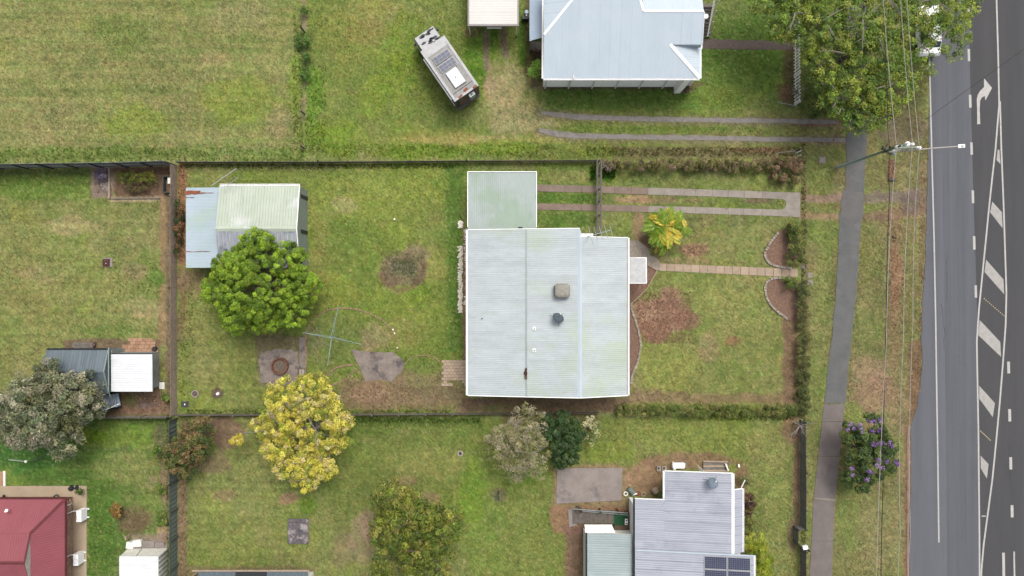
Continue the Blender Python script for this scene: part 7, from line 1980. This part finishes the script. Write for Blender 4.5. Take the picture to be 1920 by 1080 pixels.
# the big street tree
tree('street_tree', 'huge spreading green tree with grey twiggy gaps at the top right', 'tree', 1610, 80, 210, 150, 9.0,
     gi(2.53, (118, 134, 48), (94, 116, 46), (132, 138, 58), (76, 98, 42), (104, 124, 46)), 1750, per=52, crad=.36, leaf=.155, trunk_r=.28, seedv=23, jit=.24, cjit=.2, inner=.22, limb_show=60, bark=M['bark_pale'],
     blobs=[(1440, -20, 46, 5.6, 1.2), (1500, -30, 60, 6.0, 1.6), (1480, 35, 40, 5.6, 1.2), (1530, 50, 52, 5.9, 1.4), (1580, -20, 70, 6.4, 1.6), (1600, 50, 60, 6.2, 1.6), (1570, 110, 50, 5.6, 1.3), (1640, 110, 56, 5.8, 1.4), (1610, 160, 50, 5.2, 1.3), (1660, 165, 50, 5.0, 1.2), (1620, 205, 42, 4.4, 1.1),
            (1605, 225, 28, 4.2, .8), (1645, 222, 24, 4.2, .8), (1562, 190, 26, 4.6, .8), (1520, 120, 28, 5.0, .9), (1690, 130, 34, 4.8, 1.0), (1670, 40, 60, 6.1, 1.5), (1730, 10, 56, 5.8, 1.2), (1780, 20, 48, 5.3, 1.0), (1815, 0, 30, 5.0, .8), (1765, 62, 34, 4.9, .9), (1800, 70, 16, 4.5, .6), (1785, 100, 14, 4.3, .5), (1720, 95, 26, 4.8, .8), (1735, 130, 14, 4.4, .5), (1545, 160, 22, 4.8, .8), (1570, 205, 18, 4.4, .7), (1450, 60, 22, 5.0, .8)])
tree('small_weed_tree', 'low mixed shrub spilling over the fallen rail by the picket fence', 'shrub', 1540, 205, 26, 16, 1.4, gi(1.65, (92, 110, 52), (110, 124, 60), (80, 98, 44)), 40, per=36, crad=.25, leaf=.16, trunk_r=.04, seedv=24, limb_show=5)
# reddish shrubs and lime bush beside the grey roofed house
tree('red_brown_shrub', 'dark red-brown shrub against the east eave of the grey roofed house', 'shrub', 1404, 945, 14, 26, 2.2, gi(1.65, (96, 66, 56), (74, 52, 48), (110, 92, 58)), 44, per=50, crad=.24, leaf=.16, trunk_r=.05, seedv=25, blobs=[(1403, 940, 13, 1.5, .6), (1400, 955, 9, 1.3, .5)])
tree('bronze_shrub', 'bronze and green shrub between the red-brown shrub and the lime bush', 'shrub', 1401, 982, 11, 20, 2.0, gi(1.65, (112, 108, 56), (92, 80, 54), (118, 124, 60)), 34, per=46, crad=.24, leaf=.16, trunk_r=.05, seedv=26, blobs=[(1401, 976, 10, 1.3, .5), (1399, 992, 9, 1.3, .5)])
tree('small_green_shrub', 'low green shrub at the top right corner of the grey roofed house', 'shrub', 1394, 902, 8, 10, 1.0, gi(1.65, (104, 112, 60), (120, 116, 74)), 16, per=40, crad=.2, leaf=.13, trunk_r=.03, seedv=27)
tree('lime_bush', 'bright lime yellow conifer bush by the solar panels', 'bush', 1422, 1045, 26, 50, 3.4, gi(1.90, (148, 158, 46), (126, 142, 40), (164, 168, 60), (104, 124, 36)), 130, per=80, crad=.28, leaf=.16, narrow=.25, trunk_r=.08, seedv=28, blobs=[(1415, 1020, 20, 2.0, 1.0), (1424, 1045, 22, 2.0, 1.1), (1420, 1075, 24, 2.0, 1.1)])
tree('orange_bush', 'small orange-brown bush on the lower left lawn', 'bush', 219, 958, 12, 14, 1.1, gi(1.81, (156, 120, 66), (130, 112, 60), (140, 104, 60)), 22, per=40, crad=.22, leaf=.14, trunk_r=.03, seedv=29)
tree('pot_plant', 'small green pot plant on the corner of the cream slab', 'plant', 150, 921, 7, 6, .8, gi(1.65, (104, 128, 50), (76, 100, 44)), 8, per=40, crad=.16, leaf=.12, trunk_r=.02, seedv=30)
for px, py, rx_, ry_, lab in ((302, 916, 10, 10, 'low green weed clump by the green fence, upper'), (303, 972, 10, 18, 'low green weed clump by the green fence, lower'), (296, 848, 8, 16, 'pale green clump left of the red tipped shrub'), (312, 745, 7, 6, 'tiny green plant on the mulch above the grey fence')):
    tree('weed_clump', lab, 'weeds', px, py, rx_, ry_, .7, gi(1.65, (110, 136, 52), (136, 146, 72), (84, 112, 42)), 16, per=40, crad=.2, leaf=.13, trunk_r=.015, seedv=31)
for px, py, rx_, ry_, c_, lab in ((238, 333, 24, 12, ((112, 122, 44), (90, 100, 40)), 'green leafy plant in the corner mulch bed'), (275, 333, 20, 11, ((108, 120, 44), (124, 124, 52)), 'second green plant near the compost crate'), (258, 350, 34, 10, ((104, 88, 58), (96, 96, 50)), 'brownish low plants along the front of the corner bed'), (192, 328, 12, 10, ((104, 92, 116), (130, 120, 134)), 'purplish low plant left of the timber divider')):
    tree('bed_plant', lab, 'plant', px, py, rx_, ry_, .7, gi(1.65, *c_), 34, per=36, crad=.2, leaf=.16, narrow=.25, trunk_r=.015, seedv=33)
tree('strap_leaf_plant', 'twin lime green strappy plants at the west wall of the blue-white house', 'plant', 1007, 132, 12, 14, 1.3, gi(1.90, (116, 160, 56), (92, 136, 44), (140, 176, 76)), 10, per=60, crad=.42, leaf=.4, narrow=.1, trunk_r=.03, seedv=34, blobs=[(998, 138, 5, .8, .3), (1011, 127, 7, .9, .3)])
tree('dark_corner_shrub', 'dark twiggy shrub by the concrete pad of the blue-white house', 'shrub', 1010, 103, 8, 8, .9, gi(1.65, (92, 64, 54), (70, 72, 44)), 14, per=36, crad=.2, leaf=.13, trunk_r=.02, seedv=35)
tree('dark_corner_shrub', 'brown shrub at the bottom right corner of the blue-white house', 'shrub', 1289, 168, 9, 9, .8, gi(1.65, (112, 96, 74), (92, 80, 62)), 14, per=36, crad=.2, leaf=.13, trunk_r=.02, seedv=36)
# plants growing in the paddock fence
for px, py, r_ in ((563, 80, 10), (576, 78, 8), (574, 140, 11), (571, 20, 6), (574, 108, 8)):
    tree('fence_weed', {563: 'green weeds left of the wire fence', 576: 'green weeds right of the wire fence with a yellow flower', 574: 'dark green weed bush on the wire fence' if py == 140 else 'green weeds between the two bushes on the wire fence', 571: 'greyish weeds near the top of the wire fence'}[px], 'weeds', px, py, r_, r_, .7, gi(1.65, (88, 128, 46), (64, 100, 42), (100, 122, 56)), 16, per=36, crad=.18, leaf=.12, trunk_r=.015, seedv=37)
# hedges of the lot
hc = gi(1.73, (120, 120, 60), (104, 110, 50), (136, 126, 84), (88, 98, 42))
hedge('mixed brown and green hedge along the driveway side of the lot', (1128, 304, 1440, 321), .9, gi(1.65, (128, 116, 80), (116, 112, 62), (138, 116, 92), (96, 96, 50)), leaf=.14)
hedge('reddish end of the driveway hedge at the street corner', (1440, 300, 1492, 345), 1.0, gi(1.65, (124, 100, 76), (100, 104, 52), (136, 112, 84)), leaf=.14)
hedge('clipped street hedge north of the front path', (1470, 414, 1500, 497), 1.1, gi(1.65, (104, 118, 52), (84, 98, 44), (124, 128, 66)), leaf=.12)
hedge('long clipped street hedge south of the front path', (1490, 530, 1507, 780), .9, gi(1.65, (96, 104, 54), (80, 92, 46), (112, 110, 66)), leaf=.12)
hedge('green hedge tuft at the head of the lower front bed', (1466, 522, 1488, 540), .9, gi(1.65, (100, 122, 48), (84, 104, 40)), leaf=.12)
hedge('low clipped hedge along the south side of the front yard', (1155, 758, 1486, 776), .8, gi(1.65, (110, 122, 54), (92, 108, 46), (128, 128, 70)), leaf=.12)
hedge('dark weedy growth behind the old shed', (338, 378, 347, 470), .8, gi(1.65, (96, 76, 48), (56, 80, 40), (140, 104, 70)), leaf=.14)
# golden cane palm
pc_ = P(1240, 432)
palm = thing('golden_cane_palm', 'yellow green golden cane palm beside the entry slab', 'palm', pc_)
fr_cols = gi(1.98, (190, 186, 60), (150, 168, 52), (110, 142, 44), (220, 178, 84))
fms = [frond_mesh('frond', 1.9, .5, fr_cols, wide=.03), frond_mesh('frond', 1.8, .55, gi(1.98, (104, 138, 40), (140, 160, 50), (84, 118, 36)), wide=.03), frond_mesh('frond', 1.6, .5, gi(1.98, (216, 190, 72), (200, 170, 70), (170, 176, 60)), wide=.03)]
for i in range(80):
    a_ = i * 2.39996; tl = -(.1 + .8 * (i / 72)) if i > 12 else -.9
    off = V((random.gauss(0, .45), random.gauss(0, .45), 1.9 + random.uniform(-.4, .5)))
    o = obj_from_mesh('frond', fms[(0, 1, 1, 2, 1)[i % 5]], palm, off, (random.gauss(0, .3), tl * .55 + .35, a_))
    o.scale = [random.uniform(.55, 1.0)] * 3
for i in range(6):
    e = V((random.gauss(0, .35), random.gauss(0, .35), 1.9)); MB().tube([pc_ + V((e.x * .4, e.y * .4, 0)), pc_ + e], .045, 7).build('stem', M['bark_pale'], palm)
# bare tree on the corner and cycad-like dead growth by the gate
def bare_tree(name, label, px, py, h, n, L_, matl):
    c = P(px, py); t = thing(name, label, 'bare tree', c); mb = MB()
    mb.tube([c, c + V((.05, 0, h * .5))], [.07, .05], 6); mb.build('trunk', matl, t); mb = MB(); hub = c + V((.05, 0, h * .5))
    for i in range(n):
        a_ = 2 * math.pi * i / n + random.uniform(-.3, .3); l = L_ * random.uniform(.6, 1.1); e = hub + V((math.cos(a_) * l, math.sin(a_) * l, h * random.uniform(.2, .5)))
        mb.tube([hub, hub.lerp(e, .5) + V((0, 0, .1)), e], [.045, .028, .01], 5, False)
        for k in range(4):
            q = hub.lerp(e, random.uniform(.35, .95)); a2 = a_ + random.uniform(-.9, .9); l2 = l * random.uniform(.2, .45)
            mb.tube([q, q + V((math.cos(a2) * l2, math.sin(a2) * l2, .15))], [.018, .006], 4, False)
    mb.build('branches', matl, t); return t
bare_tree('bare_tree', 'bare pale twiggy tree at the corner of the black stained fence', 1488, 793, 2.2, 9, 1.1, M['bark_pale'])
bare_tree('bare_tree', 'dry pale bare shrub beside the driveway gate', 1133, 314, 1.4, 8, .5, M['bark_pale'])
bare_tree('bare_tree', 'thin bare shrub tangled over the picket fence end', 1484, 178, 1.6, 9, .9, M['bark_pale'])
bare_tree('bare_tree', 'thin dark bare shrub at the west end of the slatted ramp', 1082, 949, .9, 7, .35, M['timber_brown'])

# loose leaves, flowers
tall_grass('tall_grass', 'taller unmown grass and weeds along fences, walls and beds', [(280, 291, 290, 15, 650, (110, 146, 50)), (592, 205, 20, 80, 220, (112, 148, 52)), (558, 150, 9, 120, 200, (118, 146, 54)), (800, 282, 240, 12, 500, (124, 156, 44)), (1300, 284, 200, 8, 700, (130, 124, 72)),
    (352, 640, 14, 110, 160, (130, 138, 76)), (600, 772, 250, 4, 500, (104, 126, 56)), (600, 312, 260, 4, 500, (106, 124, 56)), (1112, 325, 5, 12, 120, (84, 134, 34)), (1140, 326, 14, 9, 200, (80, 126, 34)), (1400, 782, 90, 5, 250, (110, 128, 60)), (760, 788, 140, 4, 350, (84, 112, 44)),
    (346, 980, 9, 110, 160, (134, 136, 78)), (318, 900, 5, 160, 300, (116, 138, 62)), (1506, 650, 4, 380, 700, (120, 122, 66)), (252, 520, 50, 30, 100, (140, 140, 80)), (1000, 60, 6, 60, 200, (86, 118, 46))])
tall_grass('dead_stems', 'dry brown stems on the old mound and bare patches', [(756, 503, 42, 32, 900, (150, 136, 108)), (757, 500, 22, 14, 300, (118, 132, 84)), (1245, 595, 52, 48, 1300, (168, 128, 106)), (700, 742, 80, 24, 500, (160, 136, 106)), (1300, 470, 28, 10, 200, (178, 140, 114)), (194, 345, 16, 26, 160, (150, 130, 116)), (262, 758, 48, 16, 260, (156, 128, 102)), (250, 975, 28, 24, 200, (136, 114, 88))], .02, .08, 1.0)
scatter_flat('dandelion_flowers', 'tiny yellow flowers scattered through the grass', 'flowers', [(1400, 170, 80, 40, 170), (1290, 190, 120, 25, 60), (1340, 60, 60, 50, 60), (700, 30, 60, 30, 60), (660, 100, 50, 60, 50), (690, 230, 60, 40, 60), (760, 280, 160, 12, 80), (1000, 285, 240, 8, 70), (100, 60, 100, 60, 30), (190, 1020, 22, 50, 60), (180, 930, 15, 30, 20), (480, 170, 60, 60, 30), (570, 76, 3, 3, 6)],
             [A(214, 204, 70), A(200, 196, 80)], .045, (.05, .09))
scatter_flat('fallen_leaves', 'brown fallen leaves on beds, verges and fence lines', 'fallen leaves', [(341, 400, 6, 90, 420), (345, 330, 12, 22, 90), (1680, 540, 14, 130, 300), (1733, 480, 10, 160, 240), (1716, 720, 12, 70, 160), (1702, 950, 4, 140, 160), (1641, 745, 46, 40, 160), (324, 560, 8, 220, 300), (262, 755, 50, 18, 130), (1243, 595, 60, 50, 260), (1460, 560, 20, 40, 90), (1462, 475, 16, 24, 80), (1120, 965, 60, 12, 90), (270, 345, 50, 25, 120), (1671, 320, 7, 20, 120), (1600, 620, 6, 140, 60), (1551, 700, 6, 80, 50), (1400, 764, 90, 8, 60), (780, 745, 100, 22, 200), (1700, 250, 36, 40, 120), (1535, 231, 50, 6, 70)],
             [A(150, 104, 70), A(176, 132, 90), A(120, 84, 62), A(186, 150, 116)], .07, (.01, .05))
scatter_flat('white_specks', 'small pale stones and scraps lying in the grass', 'stones', [(755, 500, 22, 14, 26), (730, 725, 60, 20, 24), (198, 345, 8, 22, 60), (835, 560, 20, 150, 10), (1150, 300, 200, 4, 6), (300, 700, 12, 60, 20)], [A(214, 206, 190), A(190, 180, 168)], .06, (.01, .04))
build_ground()
build_grass()
